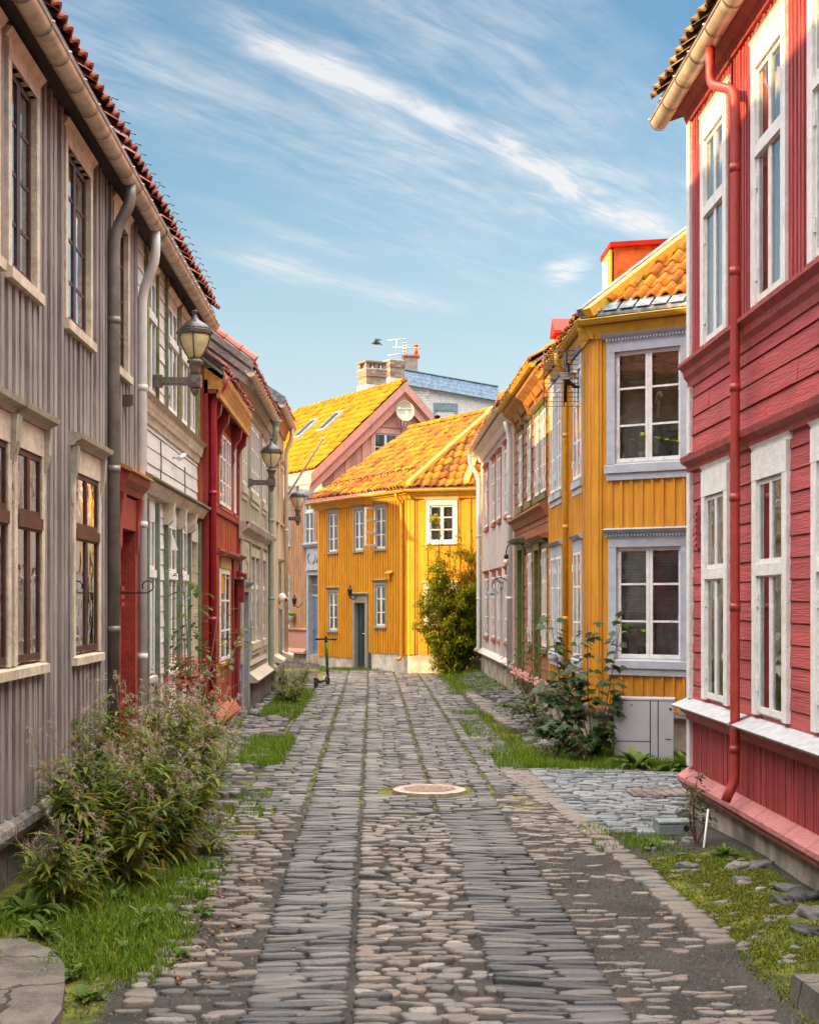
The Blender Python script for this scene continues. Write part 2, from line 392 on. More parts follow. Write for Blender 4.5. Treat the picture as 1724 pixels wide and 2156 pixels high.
wp = t.node('ShaderNodeVectorMath', operation='ADD'); t.l.new(pos, wp.inputs[0]); nn_ = t.node('ShaderNodeTexNoise'); nn_.inputs['Scale'].default_value = 3.0; nn_.inputs['Detail'].default_value = 6.0; t.l.new(pos, nn_.inputs['Vector'])
sc_ = t.node('ShaderNodeVectorMath', operation='SCALE'); t.l.new(nn_.outputs['Color'], sc_.inputs[0]); sc_.inputs['Scale'].default_value = .5; t.l.new(sc_.outputs[0], wp.inputs[1]); t.l.new(wp.outputs[0], vo.inputs['Vector'])
crk = t.step(vo.outputs['Distance'], 0.004, 0.022, 1.0, 0.0)
g1 = t.mix(t.step(t.noise(pos, 3.5, 7, .7), .35, .65), (.10, .088, .075), (.20, .18, .155)); g1 = t.mix(t.step(t.noise(pos, 45, 4, .7), .5, .75), g1, (.24, .22, .19))
t.l.new(t.mix(t.m('MULTIPLY', crk, .85), g1, (.03, .03, .02)), b.inputs['Base Color']); b.inputs['Roughness'].default_value = .92
bp = t.node('ShaderNodeBump'); bp.inputs['Strength'].default_value = .8; bp.inputs['Distance'].default_value = .015; t.l.new(t.m('SUBTRACT', t.noise(pos, 40, 5, .7), t.m('MULTIPLY', crk, 1.5)), bp.inputs['Height']); t.l.new(bp.outputs[0], b.inputs['Normal'])
plain('foundation', (0.34, 0.30, 0.25), 0.92, 0, 0.45, 2.2, 0.8)
plain('limewash', (0.60, 0.55, 0.47), 0.9, 0, 0.35, 3.0, 0.8, col2=(0.70, 0.66, 0.58))
plain('dark_plinth', (0.15, 0.125, 0.11), 0.9, 0, 0.35, 3.0, 0.6)
plain('cabinet_grey', (0.46, 0.49, 0.54), 0.45, 0.0, 0.05, 3.0, 0.06)
plain('bait_grey', (0.23, 0.27, 0.28), 0.5)
plain('mortar_white', (0.70, 0.68, 0.66), 0.85, 0, 0.1, 6.0, 0.5)
plain('dish', (0.42, 0.40, 0.31), 0.45, 0.1, 0.08)
plain('sill_grey', (0.40, 0.41, 0.44), 0.55, 0, 0.15, 12.0, 0.3)
plain('white_plastic', (0.8, 0.8, 0.78), 0.4, 0, 0.05)
plain('cast_iron', (0.50, 0.36, 0.30), 0.6, 0.3, 0.25, 30)
plain('flag_cloth', (0.68, 0.64, 0.62), 0.9)
plain('bark', (0.10, 0.075, 0.05), 0.9, 0, 0.4, 20, 0.6)
plain('red_stem', (0.17, 0.075, 0.04), 0.8)
plain('dry_stem', (0.28, 0.19, 0.10), 0.85)
plain('pale_metal', (0.55, 0.55, 0.54), 0.5)
plain('feather', (0.06, 0.06, 0.065), 0.8)
plain('ceramic', (0.68, 0.68, 0.66), 0.3)
plain('blue_ceramic', (0.12, 0.15, 0.3), 0.3)
plain('teal_paint', (0.20, 0.25, 0.30), 0.5)
plain('light_paper', (0.5, 0.47, 0.38), 0.8)
plain('wood_blind', (0.62, 0.42, 0.2), 0.5)
plain('grey_blind', (0.6, 0.58, 0.55), 0.6)
emit('lamp_glow', (1.0, 0.42, 0.08), 3.0)
plain('lens_red', (0.5, 0.02, 0.015), 0.25)
glassmat('glass', boost=2.2); glassmat('old_glass', (0.85, 0.88, 0.88), 1.6, 2.6)
def lichen(t, pos, c):
    m_ = t.m('MULTIPLY', t.step(t.noise(pos, 2.6, 7.0, 0.72), 0.52, 0.68), 0.8)
    return t.mix(m_, c, (0.10, 0.085, 0.06))
ramped('tile_orange', [(0.0, (0.11, 0.045, 0.02)), (0.3, (0.30, 0.095, 0.02)), (0.6, (0.44, 0.165, 0.016)), (0.85, (0.52, 0.235, 0.018)), (1.0, (0.38, 0.10, 0.02))], 0.75, 10.0, 0.5, 0.01, 0.75, lichen, .15)
ramped('tile_yellow', [(0.0, (0.30, 0.10, 0.008)), (0.4, (0.46, 0.18, 0.008)), (0.8, (0.53, 0.215, 0.009)), (1.0, (0.38, 0.12, 0.01))], 0.75, 10.0, 0.4, 0.01, 0.5, None, .12)
ramped('tile_red', [(0.0, (0.22, 0.05, 0.035)), (0.5, (0.42, 0.11, 0.07)), (1.0, (0.34, 0.13, 0.10))], 0.7, 14.0, 0.4, 0.01, 0.3, lichen)
ramped('tile_dark', [(0.0, (0.12, 0.07, 0.045)), (0.5, (0.26, 0.16, 0.08)), (1.0, (0.32, 0.22, 0.10))], 0.8, 14.0, 0.5, 0.01, 0.4, lichen)
ramped('brick', [(0.0, (0.24, 0.14, 0.10)), (0.5, (0.30, 0.22, 0.17)), (1.0, (0.40, 0.34, 0.26))], 0.85, 18.0, 0.6, 0.012, 0.5)
# ---------------------------------------------------------------- building components
def cut(a, b, holes):
    """interval [a,b] minus a list of intervals"""
    out = [(a, b)]
    for h0, h1 in holes:
        nx = []
        for s0, s1 in out:
            if h1 <= s0 or h0 >= s1: nx.append((s0, s1)); continue
            if h0 > s0: nx.append((s0, h0))
            if h1 < s1: nx.append((h1, s1))
        out = nx
    return [(p, q) for p, q in out if q - p > 0.004]
def sheet(mb, fr, u0, u1, z0, z1, holes, n=0.0, mat=0):
    us = sorted({u0, u1, *[min(max(h[i], u0), u1) for h in holes for i in (0, 1)]})
    for a, b in zip(us, us[1:]):
        if b - a < 1e-4: continue
        hs = [(h[2], h[3]) for h in holes if h[0] < b - 1e-4 and h[1] > a + 1e-4]
        for p, q in cut(z0, z1, hs):
            pts = [fr.p(a, p, n), fr.p(b, p, n), fr.p(b, q, n), fr.p(a, q, n)]
            mb.poly(pts[::-1] if fr.rev else pts, mat)
def upright_boards(mb, fr, u0, u1, z0, z1, holes, pitch=0.17, bw=0.08, th=0.026, mat=0, jit=0.006):
    sheet(mb, fr, u0, u1, z0, z1, holes, 0.0, mat)
    k = int((u1 - u0) / pitch)
    for i in range(k + 1):
        c = u0 + (i + 0.5) * (u1 - u0) / (k + 1) + R.uniform(-jit, jit); a, b = c - bw / 2, c + bw / 2
        hs = [(h[2], h[3]) for h in holes if h[0] < b and h[1] > a]
        r = R.random(); t = th * R.uniform(0.8, 1.15)
        for p, q in cut(z0, z1, hs):
            mb.box(fr, a, b, p, q + 0.0, 0.001, t, mat, r)
def lap_boards(mb, fr, u0, u1, z0, z1, holes, course=0.17, th=0.022, mat=0):
    sheet(mb, fr, u0, u1, z0, z1, holes, 0.0, mat)
    k = max(1, round((z1 - z0) / course)); c = (z1 - z0) / k
    for i in range(k):
        a, b = z0 + i * c, z0 + (i + 1) * c
        hs = [(h[0], h[1]) for h in holes if h[2] < b - 0.01 and h[3] > a + 0.01]
        for p, q in cut(u0, u1, hs):
            p0 = p
            while q - p0 > 0.01:                       # butt joints along the course
                p1 = min(q, p0 + R.uniform(1.6, 3.6))
                t = th * R.uniform(0.85, 1.15)
                mb.prism(fr, p0 + 0.0015, p1 - 0.0015, [(0.002, a + 0.006), (t, a + 0.006), (t * 0.55, b - 0.004), (0.002, b - 0.004)], mat, R.random())
                p0 = p1
def wavy(mb, fr, u0, u1, z0, z1, n, amp=0.03, waves=4, mat=0, taper=0.0):
    k = max(8, int(waves * 8)); b = len(mb.v); ph = R.random() * 6
    for i in range(k + 1):
        s = i / k; off = amp * math.sin(ph + s * waves * 6.283) + amp * 0.4 * math.sin(s * waves * 14)
        for z, tp in ((z0, taper), (z1, 0.0)):
            mb.v.append(tuple(fr.p(u0 + (u1 - u0) * s * (1 - tp), z, n + off)))
    for i in range(k):
        mb.face((b + 2 * i, b + 2 * i + 2, b + 2 * i + 3, b + 2 * i + 1), mat, True)

def window(root, fr, u0, u1, z0, z1, casing='white_paint', sash='white_paint', cw=0.09, head=0.10, cap=0.08, sill='same',
           leafs=2, rows=3, top=0.0, depth=0.03, glass='glass', cur='sheer', cd_=0.022, holes=None, sillh=0.07, thick=0.05, inter='interior', hinges=False, bars=0.026, topcols=None):
    """a real opening: casing, set-back sash with glazing bars, pane, sill, curtains and a dark room behind"""
    if holes is not None: holes.append((u0, u1, z0 - (.025 if sill else 0), z1))
    B = MB()
    B.box(fr, u0 - cw, u0, z0 - 0.01, z1, 0.001, cd_ + 0.014); B.box(fr, u1, u1 + cw, z0 - 0.01, z1, 0.001, cd_ + 0.014)
    B.box(fr, u0 - cw, u1 + cw, z1, z1 + head, 0.001, cd_ + 0.017)
    if cap:
        B.prism(fr, u0 - cw - 0.05, u1 + cw + 0.05, [(0.001, z1 + head), (cap * .7, z1 + head), (cap, z1 + head + 0.025), (cap + 0.02, z1 + head + 0.05), (0.001, z1 + head + 0.075)])
    for a, b, c, d in ((u0 - .012, u0 + .006, z0, z1), (u1 - .006, u1 + .012, z0, z1), (u0, u1, z1 - .006, z1 + .012), (u0, u1, z0 - .012, z0 + .006)):
        B.box(fr, a, b, c, d, -depth - 0.04, 0.0005)
    wo_ = B.build('window', M[casing], root)
    A = MB(); n0, n1 = -depth, -depth + 0.032; sr = 0.042
    def fram(a, b, c, d, w_, m0=n0, m1=n1):
        A.box(fr, a, a + w_, c, d, m0, m1); A.box(fr, b - w_, b, c, d, m0, m1)
        A.box(fr, a + w_, b - w_, c, c + w_ * 1.15, m0, m1); A.box(fr, a + w_, b - w_, d - w_, d, m0, m1)
    zt = z1 if top <= 0 else z1 - (z1 - z0) * top
    W_ = (u1 - u0) / leafs
    for i in range(leafs):
        a, b = u0 + i * W_ + 0.002, u0 + (i + 1) * W_ - 0.002
        fram(a, b, z0 + .006, zt - 0.006, sr)
        for r in range(1, rows):
            zz = z0 + (zt - z0) * r / rows
            A.box(fr, a + sr, b - sr, zz - bars / 2, zz + bars / 2, n0 + .006, n1 - .006)
    if top > 0:
        A.box(fr, u0, u1, zt - 0.035, zt + 0.045, n0 - .002, n1 + 0.022)
        k = topcols or leafs; W2 = (u1 - u0) / k
        for i in range(k): fram(u0 + i * W2 + .002, u0 + (i + 1) * W2 - .002, zt + 0.05, z1 - .006, sr * .8)
    if hinges:
        for zz in (z0 + 0.22, zt - 0.22):
            for uu in (u0 + .01, u1 - .01): A.box(fr, uu - .018, uu + .018, zz - 0.05, zz + 0.05, n1 + .001, n1 + 0.014)
    A.build('sash', M[sash], wo_)
    G = MB(); q = [fr.p(u0, z0, n0 + .02), fr.p(u1, z0, n0 + .02), fr.p(u1, z1, n0 + .02), fr.p(u0, z1, n0 + .02)]
    G.poly(q[::-1] if fr.rev else q); G.build('pane', M[glass], wo_)
    if sill:
        C = MB()
        C.prism(fr, u0 - cw - 0.02, u1 + cw + 0.02, [(0.001, z0 - sillh), (cd_ + 0.045, z0 - sillh), (cd_ + 0.045, z0 - 0.03), (0.001, z0 - 0.010)])
        if sillh > 0.1: C.box(fr, u0 - cw, u1 + cw, z0 - sillh - 0.09, z0 - sillh - 0.002, 0.001, cd_ + 0.02)
        C.build('sill', M[casing if sill == 'same' else sill], wo_)
    I = MB(); d0, d1 = -depth - 0.03, -0.75; e = 0.25
    a, b, c, d = u0 - e, u1 + e, z0 - e * .4, z1 + e * .4
    P = fr.p
    I.poly([P(a, c, d1), P(b, c, d1), P(b, d, d1), P(a, d, d1)])
    I.poly([P(a, c, d0), P(a, c, d1), P(a, d, d1), P(a, d, d0)]); I.poly([P(b, c, d0), P(b, c, d1), P(b, d, d1), P(b, d, d0)])
    I.poly([P(a, c, d0), P(b, c, d0), P(b, c, d1), P(a, c, d1)]); I.poly([P(a, d, d0), P(b, d, d0), P(b, d, d1), P(a, d, d1)])
    I.build('room_interior', M[inter], wo_)
    if cur:
        Cc = MB(); w2 = (u1 - u0)
        m_ = 'beige_curtain' if cur == 'beige' else 'curtain'
        if cur in ('sheer', 'beige'):
            fl = R.uniform(0.24, 0.38)
            wavy(Cc, fr, u0 - .02, u0 + w2 * fl, z0, z1, -depth - 0.08, 0.018, 3.5, taper=R.uniform(0, .4))
            wavy(Cc, fr, u1 + .02, u1 - w2 * fl, z0, z1, -depth - 0.08, 0.018, 3.5, taper=R.uniform(0, .4))
        elif cur == 'full':
            wavy(Cc, fr, u0 - .02, u1 + .02, z0, z1, -depth - 0.08, 0.02, 7)
        elif cur == 'half':
            wavy(Cc, fr, u0 - .02, u1 + .02, z0, z0 + (z1 - z0) * .5, -depth - 0.08, 0.02, 7)
        elif cur == 'blind':
            m_ = 'wood_blind'; z = z1 - 0.05
            while z > z0 + (z1 - z0) * 0.36:
                Cc.prism(fr, u0 + 0.02, u1 - 0.02, [(-depth - .085, z - .013), (-depth - .062, z + .013), (-depth - .062, z + .016), (-depth - .085, z - .010)]); z -= 0.036
        elif cur == 'greyblind':
            m_ = 'grey_blind'; z = z1 - 0.05
            while z > z0 + (z1 - z0) * 0.42:
                Cc.prism(fr, u0 + 0.02, u1 - 0.02, [(-depth - .085, z - .013), (-depth - .062, z + .013), (-depth - .062, z + .016), (-depth - .085, z - .010)]); z -= 0.036
            wavy(Cc, fr, u0 + w2 * .5, u1, z0, z0 + (z1 - z0) * .5, -depth - 0.2, 0.02, 6)
        Cc.build('blind' if 'blind' in cur else 'curtain', M[m_], wo_)
    return wo_

def door(root, fr, u0, u1, z0, z1, frame, leaf, cw=0.1, head=0.14, cap=0.12, depth=0.14, holes=None, panels=3, handle='iron', light=0.0, proud=0.05):
    if holes is not None: holes.append((u0, u1, z0, z1))
    B = MB()
    B.box(fr, u0 - cw, u0, z0, z1, 0.001, proud); B.box(fr, u1, u1 + cw, z0, z1, 0.001, proud)
    B.box(fr, u0 - cw, u1 + cw, z1, z1 + head, 0.001, proud + .004)
    if cap: B.prism(fr, u0 - cw - .06, u1 + cw + .06, [(0.001, z1 + head), (cap * .6, z1 + head), (cap, z1 + head + .04), (cap + .02, z1 + head + .07), (.001, z1 + head + .1)])
    for a, b, c, d in ((u0 - .012, u0 + .006, z0, z1), (u1 - .006, u1 + .012, z0, z1), (u0, u1, z1 - .006, z1 + .012)):
        B.box(fr, a, b, c, d, -depth - .05, 0.0005)
    d_ = B.build('door', M[frame], root)
    L = MB(); zl = z1 - (z1 - z0) * light
    L.box(fr, u0 + .008, u1 - .008, z0 + .02, zl - .01, -depth - .04, -depth)
    w_ = u1 - u0; ph = (zl - z0 - .1) / panels
    for i in range(panels):
        for a, b in ((u0 + w_ * .12, u0 + w_ * .46), (u0 + w_ * .54, u0 + w_ * .88)):
            c, d = z0 + .08 + i * ph + .05, z0 + .08 + (i + 1) * ph - .05
            for q in ((a, a + .03, c, d), (b - .03, b, c, d), (a, b, c, c + .03), (a, b, d - .03, d)):
                L.box(fr, *q, -depth + .0005, -depth + .018)
    L.build('door_leaf', M[leaf], d_)
    H = MB(); uh = u1 - .09
    H.tube([fr.p(uh, z0 + 1.0, -depth + .001), fr.p(uh, z0 + 1.0, -depth + .06), fr.p(uh - .11, z0 + 1.0, -depth + .06)], .011, 6)
    H.box(fr, uh - .02, uh + .02, z0 + .93, z0 + 1.07, -depth + .0006, -depth + .008)
    H.build('handle', M[handle], d_)
    if light:
        G = MB(); G.poly([fr.p(u0, zl + .05, -depth), fr.p(u1, zl + .05, -depth), fr.p(u1, z1, -depth), fr.p(u0, z1, -depth)]); G.build('pane', M['glass'], d_)
        I = MB(); I.box(fr, u0, u1, zl + .03, z1, -depth - .5, -depth - .45); I.build('room_interior', M['interior'], d_)
        T = MB(); T.box(fr, u0, u1, zl - .01, zl + .06, -depth - .03, -depth + .03)
        T.box(fr, (u0 + u1) / 2 - .02, (u0 + u1) / 2 + .02, zl + .06, z1, -depth - .01, -depth + .02)
        zz = (zl + .06 + z1) / 2; T.box(fr, u0, u1, zz - .012, zz + .012, -depth - .009, -depth + .018)
        T.build('transom', M[frame], d_)
    return d_

def half_pipe(mb, p0, p1, r, seg=9, mat=0, joints=0.62, ring=0.008, rm=0):
    """open gutter with bead, joint rings and end caps"""
    p0, p1 = Vector(p0), Vector(p1); t = (p1 - p0).normalized(); side = t.cross(Vector((0, 0, 1))).normalized(); up = Vector((0, 0, 1))
    def ringpts(c, rr): return [c + side * math.cos(math.pi * (1 + i / seg)) * rr + up * math.sin(math.pi * (1 + i / seg)) * rr for i in range(seg + 1)]
    def strip(a, b, rr, mt=None):
        k = len(mb.v); mb.v.extend([tuple(p) for p in ringpts(a, rr)]); mb.v.extend([tuple(p) for p in ringpts(b, rr)])
        for i in range(seg): mb.face((k + i, k + i + 1, k + seg + 2 + i, k + seg + 1 + i), mat if mt is None else mt, True, R.random())
    L = (p1 - p0).length; k = max(1, round(L / joints))
    for i in range(k): strip(p0 + t * (L * i / k), p0 + t * (L * (i + 1) / k), r)
    for i in range(k + 1):
        c = p0 + t * (L * i / k); strip(c - t * 0.010, c + t * 0.010, r + ring, rm)
        mb.tube([c - side * r * .9 + up * .02, c - side * (r + .02) + up * .01], .008, 5, mat)
        mb.tube([c + side * r * .9 + up * .02, c + side * (r + .02) + up * .01], .008, 5, mat)
    for sgn in (-1, 1): mb.tube([p0 + side * r * sgn, p1 + side * r * sgn], 0.012, 6, mat)
    for c in (p0, p1): mb.poly(ringpts(c, r), mat)
def pipe(mb, pts, r, mat=0, collars=(), seg=12):
    # round the corners a little
    P = [Vector(p) for p in pts]; out = [P[0]]
    for i in range(1, len(P) - 1):
        a = (P[i - 1] - P[i]); b = (P[i + 1] - P[i]); d = min(a.length, b.length) * .4; d = min(d, r * 2.5)
        A_, B_ = P[i] + a.normalized() * d, P[i] + b.normalized() * d
        for k in range(5):
            s = k / 4; out.append(A_ * (1 - s) ** 2 + P[i] * 2 * s * (1 - s) + B_ * s * s)
    out.append(P[-1]); mb.tube(out, r, seg, mat)
    for c in collars:
        mb.tube([Vector(c) + Vector((0, 0, -.03)), Vector(c) + Vector((0, 0, .03))], r * 1.13, seg, mat)

def inside(u, v, poly):
    c = False; n = len(poly); j = n - 1
    for i in range(n):
        (x0, y0), (x1, y1) = poly[i], poly[j]
        if (y0 > v) != (y1 > v) and u < (x1 - x0) * (v - y0) / (y1 - y0) + x0: c = not c
        j = i
    return c
def pantiles(mb, O, U, V, poly, tw=0.215, th=0.335, amp=0.032, mat=0, base=1, wob=0.012, edge=True):
    """S-shaped clay tiles in stepped, overlapping courses laid on the plane O + u U + v V"""
    O, U, V = Vector(O), Vector(U).normalized(), Vector(V).normalized(); N = U.cross(V)
    if N.z < 0: N = -N
    mb.poly([O + U * u + V * v - N * 0.02 for u, v in poly], base)
    umin = min(p[0] for p in poly); umax = max(p[0] for p in poly); vmax = max(p[1] for p in poly); vmin = min(p[1] for p in poly)
    prof = [(0.0, -0.3), (0.16, -0.75), (0.36, -0.35), (0.55, 0.55), (0.74, 1.0), (0.90, 0.55), (1.04, -0.3)]
    k = len(prof)
    for j in range(int((vmax - vmin) / th) + 1):
        for i in range(int((umax - umin) / tw) + 1):
            u, v = umin + i * tw, vmin + j * th
            if not inside(u + tw / 2, v + th * .5, poly): continue
            r = min(1, max(0, R.gauss(0.5, 0.24))); dz_ = R.uniform(-wob, wob); sk = R.uniform(-wob, wob); b = len(mb.v)
            for vv, lift in ((v - 0.02 + sk, 0.034), (v + th + 0.02, 0.008)):
                for s, h in prof: mb.v.append(tuple(O + U * (u + s * tw) + V * vv + N * (h * amp + lift + dz_ + 0.02)))
            for s, h in prof: mb.v.append(tuple(O + U * (u + s * tw) + V * (v - 0.02 + sk) + N * (h * amp + 0.034 + dz_ - 0.004)))
            for q in range(k - 1):
                mb.face((b + q, b + q + 1, b + k + q + 1, b + k + q), mat, True, r)
                mb.face((b + 2 * k + q, b + 2 * k + q + 1, b + q + 1, b + q), mat, False, r * .8)
def ridge_caps(mb, p0, p1, r=0.10, step=0.36, mat=0):
    p0, p1 = Vector(p0), Vector(p1); L = (p1 - p0).length; t = (p1 - p0) / L; k = max(1, int(L / step))
    side = t.cross(Vector((0, 0, 1))).normalized(); up = side.cross(t).normalized()
    for i in range(k):
        a, b = p0 + t * (L * i / k), p0 + t * (L * (i + 1) / k + .03); n = len(mb.v); rr = R.random()
        for c, q in ((a, r * 1.08), (b, r * .92)):
            for s in range(7):
                g = math.pi * s / 6; mb.v.append(tuple(c + side * math.cos(g) * q + up * (math.sin(g) * q - .02)))
        for s in range(6): mb.face((n + s, n + s + 1, n + 8 + s, n + 7 + s), mat, True, rr)
        mb.face(tuple(n + s for s in range(7)), mat, False, rr)
def house(label, cat, loc, group=None): return thing('wooden_house', label, cat, loc, group)

def gabled_body(root, X, Y0, Y1, eX, eZ, rX, rZ, bX, mat, tmat, base='dark_zinc', z0=0.1, tiles_to=1.0, vergemat=None, wall_ends=(True, True)):
    """end walls, back wall and both roof slopes of a house whose eaves run along the street"""
    B = MB(); sg = 1 if rX > X else -1
    slope = (rZ - eZ) / abs(rX - eX); wz = eZ + slope * abs(X - eX) - .06
    bz = rZ - slope * abs(bX - rX)
    for yy, on, d in ((Y0, wall_ends[0], .012), (Y1, wall_ends[1], -.012)):
        if on: B.plate([(X, yy, z0), (X, yy, wz), (rX, yy, rZ - .06), (bX, yy, bz - .06), (bX, yy, z0)], (0, d, 0))
    B.plate([(bX, Y0 + .02, z0), (bX, Y1 - .02, z0), (bX, Y1 - .02, bz - .08), (bX, Y0 + .02, bz - .08)], (-.05 * sg, 0, 0))
    B.build('end_wall', M[mat], root)
    T = MB(); V = Vector((rX - eX, 0, rZ - eZ)); L = V.length * tiles_to
    pantiles(T, (eX, Y0 - .06, eZ), (0, 1, 0), V, [(0, 0), (Y1 - Y0 + .12, 0), (Y1 - Y0 + .12, L), (0, L)])
    bx = bX + sg * .3
    T.plate([(rX, Y0 - .06, rZ + .02), (rX, Y1 + .06, rZ + .02), (bx, Y1 + .06, bz - .2), (bx, Y0 - .06, bz - .2)], (0, 0, -.06), 0)
    T.plate([(eX, Y0 - .06, eZ - .045), (eX, Y1 + .06, eZ - .045), (rX, Y1 + .06, rZ - .045), (rX, Y0 - .06, rZ - .045)], (0, 0, -.05), 1)
    ridge_caps(T, (rX, Y0 - .06, rZ + .05), (rX, Y1 + .06, rZ + .05), 0.12)
    return T.build('roof', [M[tmat], M[base]], root), wz
# ================================================================= LEFT SIDE
LX = -2.35
# ---- weathered grey house -------------------------------------------------------
g = house('long weathered grey plank house with cream window surrounds, nearest on the left', 'house', (LX, 8, 0), 'wooden houses lining the street')
fr = left(LX); hol = []
for a, b in ((7.9, 8.72), (9.08, 9.76), (10.76, 11.62), (12.74, 13.4)):
    window(g, fr, a, b, 4.09, 5.39, 'cream_trim', 'brown_sash', cw=.085, cd_=.040, head=.12, cap=.07, leafs=2, rows=4, glass='old_glass', holes=hol, sillh=.10, cur='sheer', hinges=False, depth=.02)
for a, b in ((8.15, 8.98), (9.22, 9.90), (11.03, 11.96)):
    wn = window(g, fr, a, b, 1.54, 2.95, 'cream_trim', 'brown_sash', cw=.085, cd_=.042, head=.185, cap=0, leafs=2, rows=1, top=.34, glass='old_glass', holes=hol, sillh=.09, cur='full', depth=-.012)
    C = MB()                                              # moulded hood on two brackets
    C.prism(fr, a - .16, b + .16, [(.001, 3.14), (.07, 3.14), (.09, 3.17), (.14, 3.19), (.15, 3.225), (.001, 3.26)])
    for c in (a - .09, b + .09):
        C.prism(fr, c - .04, c + .04, [(.036, 2.66), (.055, 2.70), (.05, 2.82), (.09, 2.97), (.10, 3.138), (.001, 3.138), (.001, 2.66)])
        C.prism(fr, c - .028, c + .028, [(.037, 2.56), (.052, 2.59), (.052, 2.64), (.037, 2.658)])
    C.build('window_hood', M['sage_trim'], wn)
B = MB(); upright_boards(B, fr, 3.0, 14.0, .56, 5.62, hol + [(12.86, 14.0, 0, 3.12)], .168, .085, .045)
B.box(fr, 13.9, 14.02, 3.2, 5.62, .001, .04)
B.build('wall', M['grey_siding'], g)
B = MB(); B.prism(fr, 3.0, 12.8, [(.001, .44), (.07, .42), (.09, .47), (.08, .52), (.02, .57), (.001, .57)]); B.build('baseboard', M['weathered_board'], g)
B = MB(); upright_boards(B, Fr((LX - .03, 0), (LX - .03, 10), (1, 0)), 3.0, 12.8, -.1, .45, [], .3, .28, .012); B.build('foundation', M['weathered_board'], g)
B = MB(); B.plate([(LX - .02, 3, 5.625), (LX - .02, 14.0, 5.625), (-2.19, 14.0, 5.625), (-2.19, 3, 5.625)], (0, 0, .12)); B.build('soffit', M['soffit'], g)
rf, _ = gabled_body(g, LX, 3.0, 14.0, -2.10, 5.82, -6.0, 8.52, -9.9, 'grey_siding', 'tile_red', wall_ends=(True, False))
B = MB(); half_pipe(B, (-2.125, 3.0, 5.64), (-2.125, 14.2, 5.64), .075, joints=.52, rm=1); B.build('gutter', [M['zinc'], M['dark_zinc']], g)
B = MB(); pipe(B, [(-2.12, 12.45, 5.58), (-2.12, 12.45, 5.42), (-2.26, 12.45, 5.15), (-2.26, 12.45, .35)], .052, 0, [(-2.26, 12.45, 4.4), (-2.26, 12.45, 3.1), (-2.26, 12.45, 1.7)])
for z in (4.4, 3.12): B.tube([(LX, 12.45, z), (-2.26, 12.45, z)], .014, 6)
B.build('drainpipe', M['dark_zinc'], g)
# red doorway at its far end
dr = door(g, fr, 13.02, 13.82, .25, 2.62, 'red_door', 'red_door', cw=.14, head=.30, cap=.0, depth=.26, panels=3, proud=.05)
B = MB(); B.prism(fr, 12.80, 14.02, [(.001, 2.94), (.08, 2.94), (.10, 2.99), (.15, 3.05), (.17, 3.11), (.001, 3.20)])
B.build('door_hood', M['red_door'], dr)
for c in (12.93, 13.90):
    B = MB(); B.prism(fr, c - .06, c + .06, [(.055, 2.4), (.07, 2.45), (.075, 2.7), (.11, 2.93), (.001, 2.93), (.001, 2.4)]); B.build('hood_bracket', M['red_door'], dr)
B = MB()
for z in (1.9, 1.97, 2.04): B.box(fr, 12.86, 13.02, z, z + .04, .055, .085)
B.build('mouldings', M['red_door'], dr)
B = MB(); B.prism(fr, 12.77, 14.05, [(.001, 3.202), (.18, 3.112), (.195, 3.122), (.195, 3.14), (.001, 3.235)]); B.build('hood_flashing', M['orange_trim'], dr)
B = MB(); B.box(fr, 12.83, 14.0, -.05, .24, .0, .3); B.build('door_step', M['concrete'], g)
# small black bracket with a curl by the door
B = MB(); B.tube([fr.p(12.7, 2.02, .03), fr.p(12.7, 2.02, .34)] + [fr.p(12.7, 2.08 + .05 * math.cos(2.9 - t * .62), .36 + .05 * math.sin(2.9 - t * .62) - .012) for t in range(9)], .006, 5)
B.box(fr, 12.68, 12.72, 1.78, 2.12, .026, .034); B.build('sign_bracket', M['black_iron'], g)
B = MB(); B.prism(fr, 13.2, 13.32, [(.03, 3.75), (.12, 3.78), (.13, 3.86), (.03, 3.86)]); B.build('wall_light', M['iron'], g)
# second row of tiles guard: snow hooks along the eave
for i in range(9):
    y = 11.6 + i * .29; B = MB(); B.tube([(-2.16, y, 5.93), (-2.12, y, 6.05), (-2.07, y, 6.03)], .007, 4); B.build('snow_hook', M['iron'], rf)

# ---- white clapboard house -------------------------------------------------------
h = house('white clapboard house with green window strips, between grey house and rust red house', 'house', (LX, 16.5, 0), 'wooden houses lining the street')
fr = left(LX); hol = []
for a, b in ((14.68, 15.22), (16.16, 16.88), (17.2, 17.82), (18.02, 18.62)):
    window(h, fr, a, b, 4.12, 5.32, 'cream_trim', 'white_paint', cw=.05, head=.12, cap=.06, leafs=2, rows=1, top=.34, holes=hol, sillh=.06, cur='sheer', sill='worn_white', depth=.0, cd_=.012)
for a, b in ((14.68, 15.16), (16.08, 16.82), (17.2, 17.82)):
    window(h, fr, a, b, 1.18, 2.82, 'white_paint', 'white_paint', cw=.05, head=.22, cap=0, leafs=2, rows=1, top=.36, holes=hol, sillh=.08, cur='half', sill='worn_white', depth=.0, cd_=.012)
door(h, fr, 18.3, 18.86, .15, 2.72, 'cream_trim', 'worn_white', cw=.05, head=.25, cap=0, depth=.22, holes=hol, proud=.03)
B = MB()
lap_boards(B, fr, 14.02, 19.0, .45, 5.62, hol, .172, .02)
B.build('wall', M['white_siding'], h)
B = MB(); B.prism(fr, 14.03, 19.0, [(.001, 3.78), (.04, 3.78), (.05, 3.86), (.09, 3.92), (.10, 3.98), (.15, 4.02), (.001, 4.04)])
y = 14.06
while y < 18.96: B.box(fr, y, y + .04, 3.86, 3.915, .045, .085); y += .085
B.build('cornice', M['cream_trim'], h)
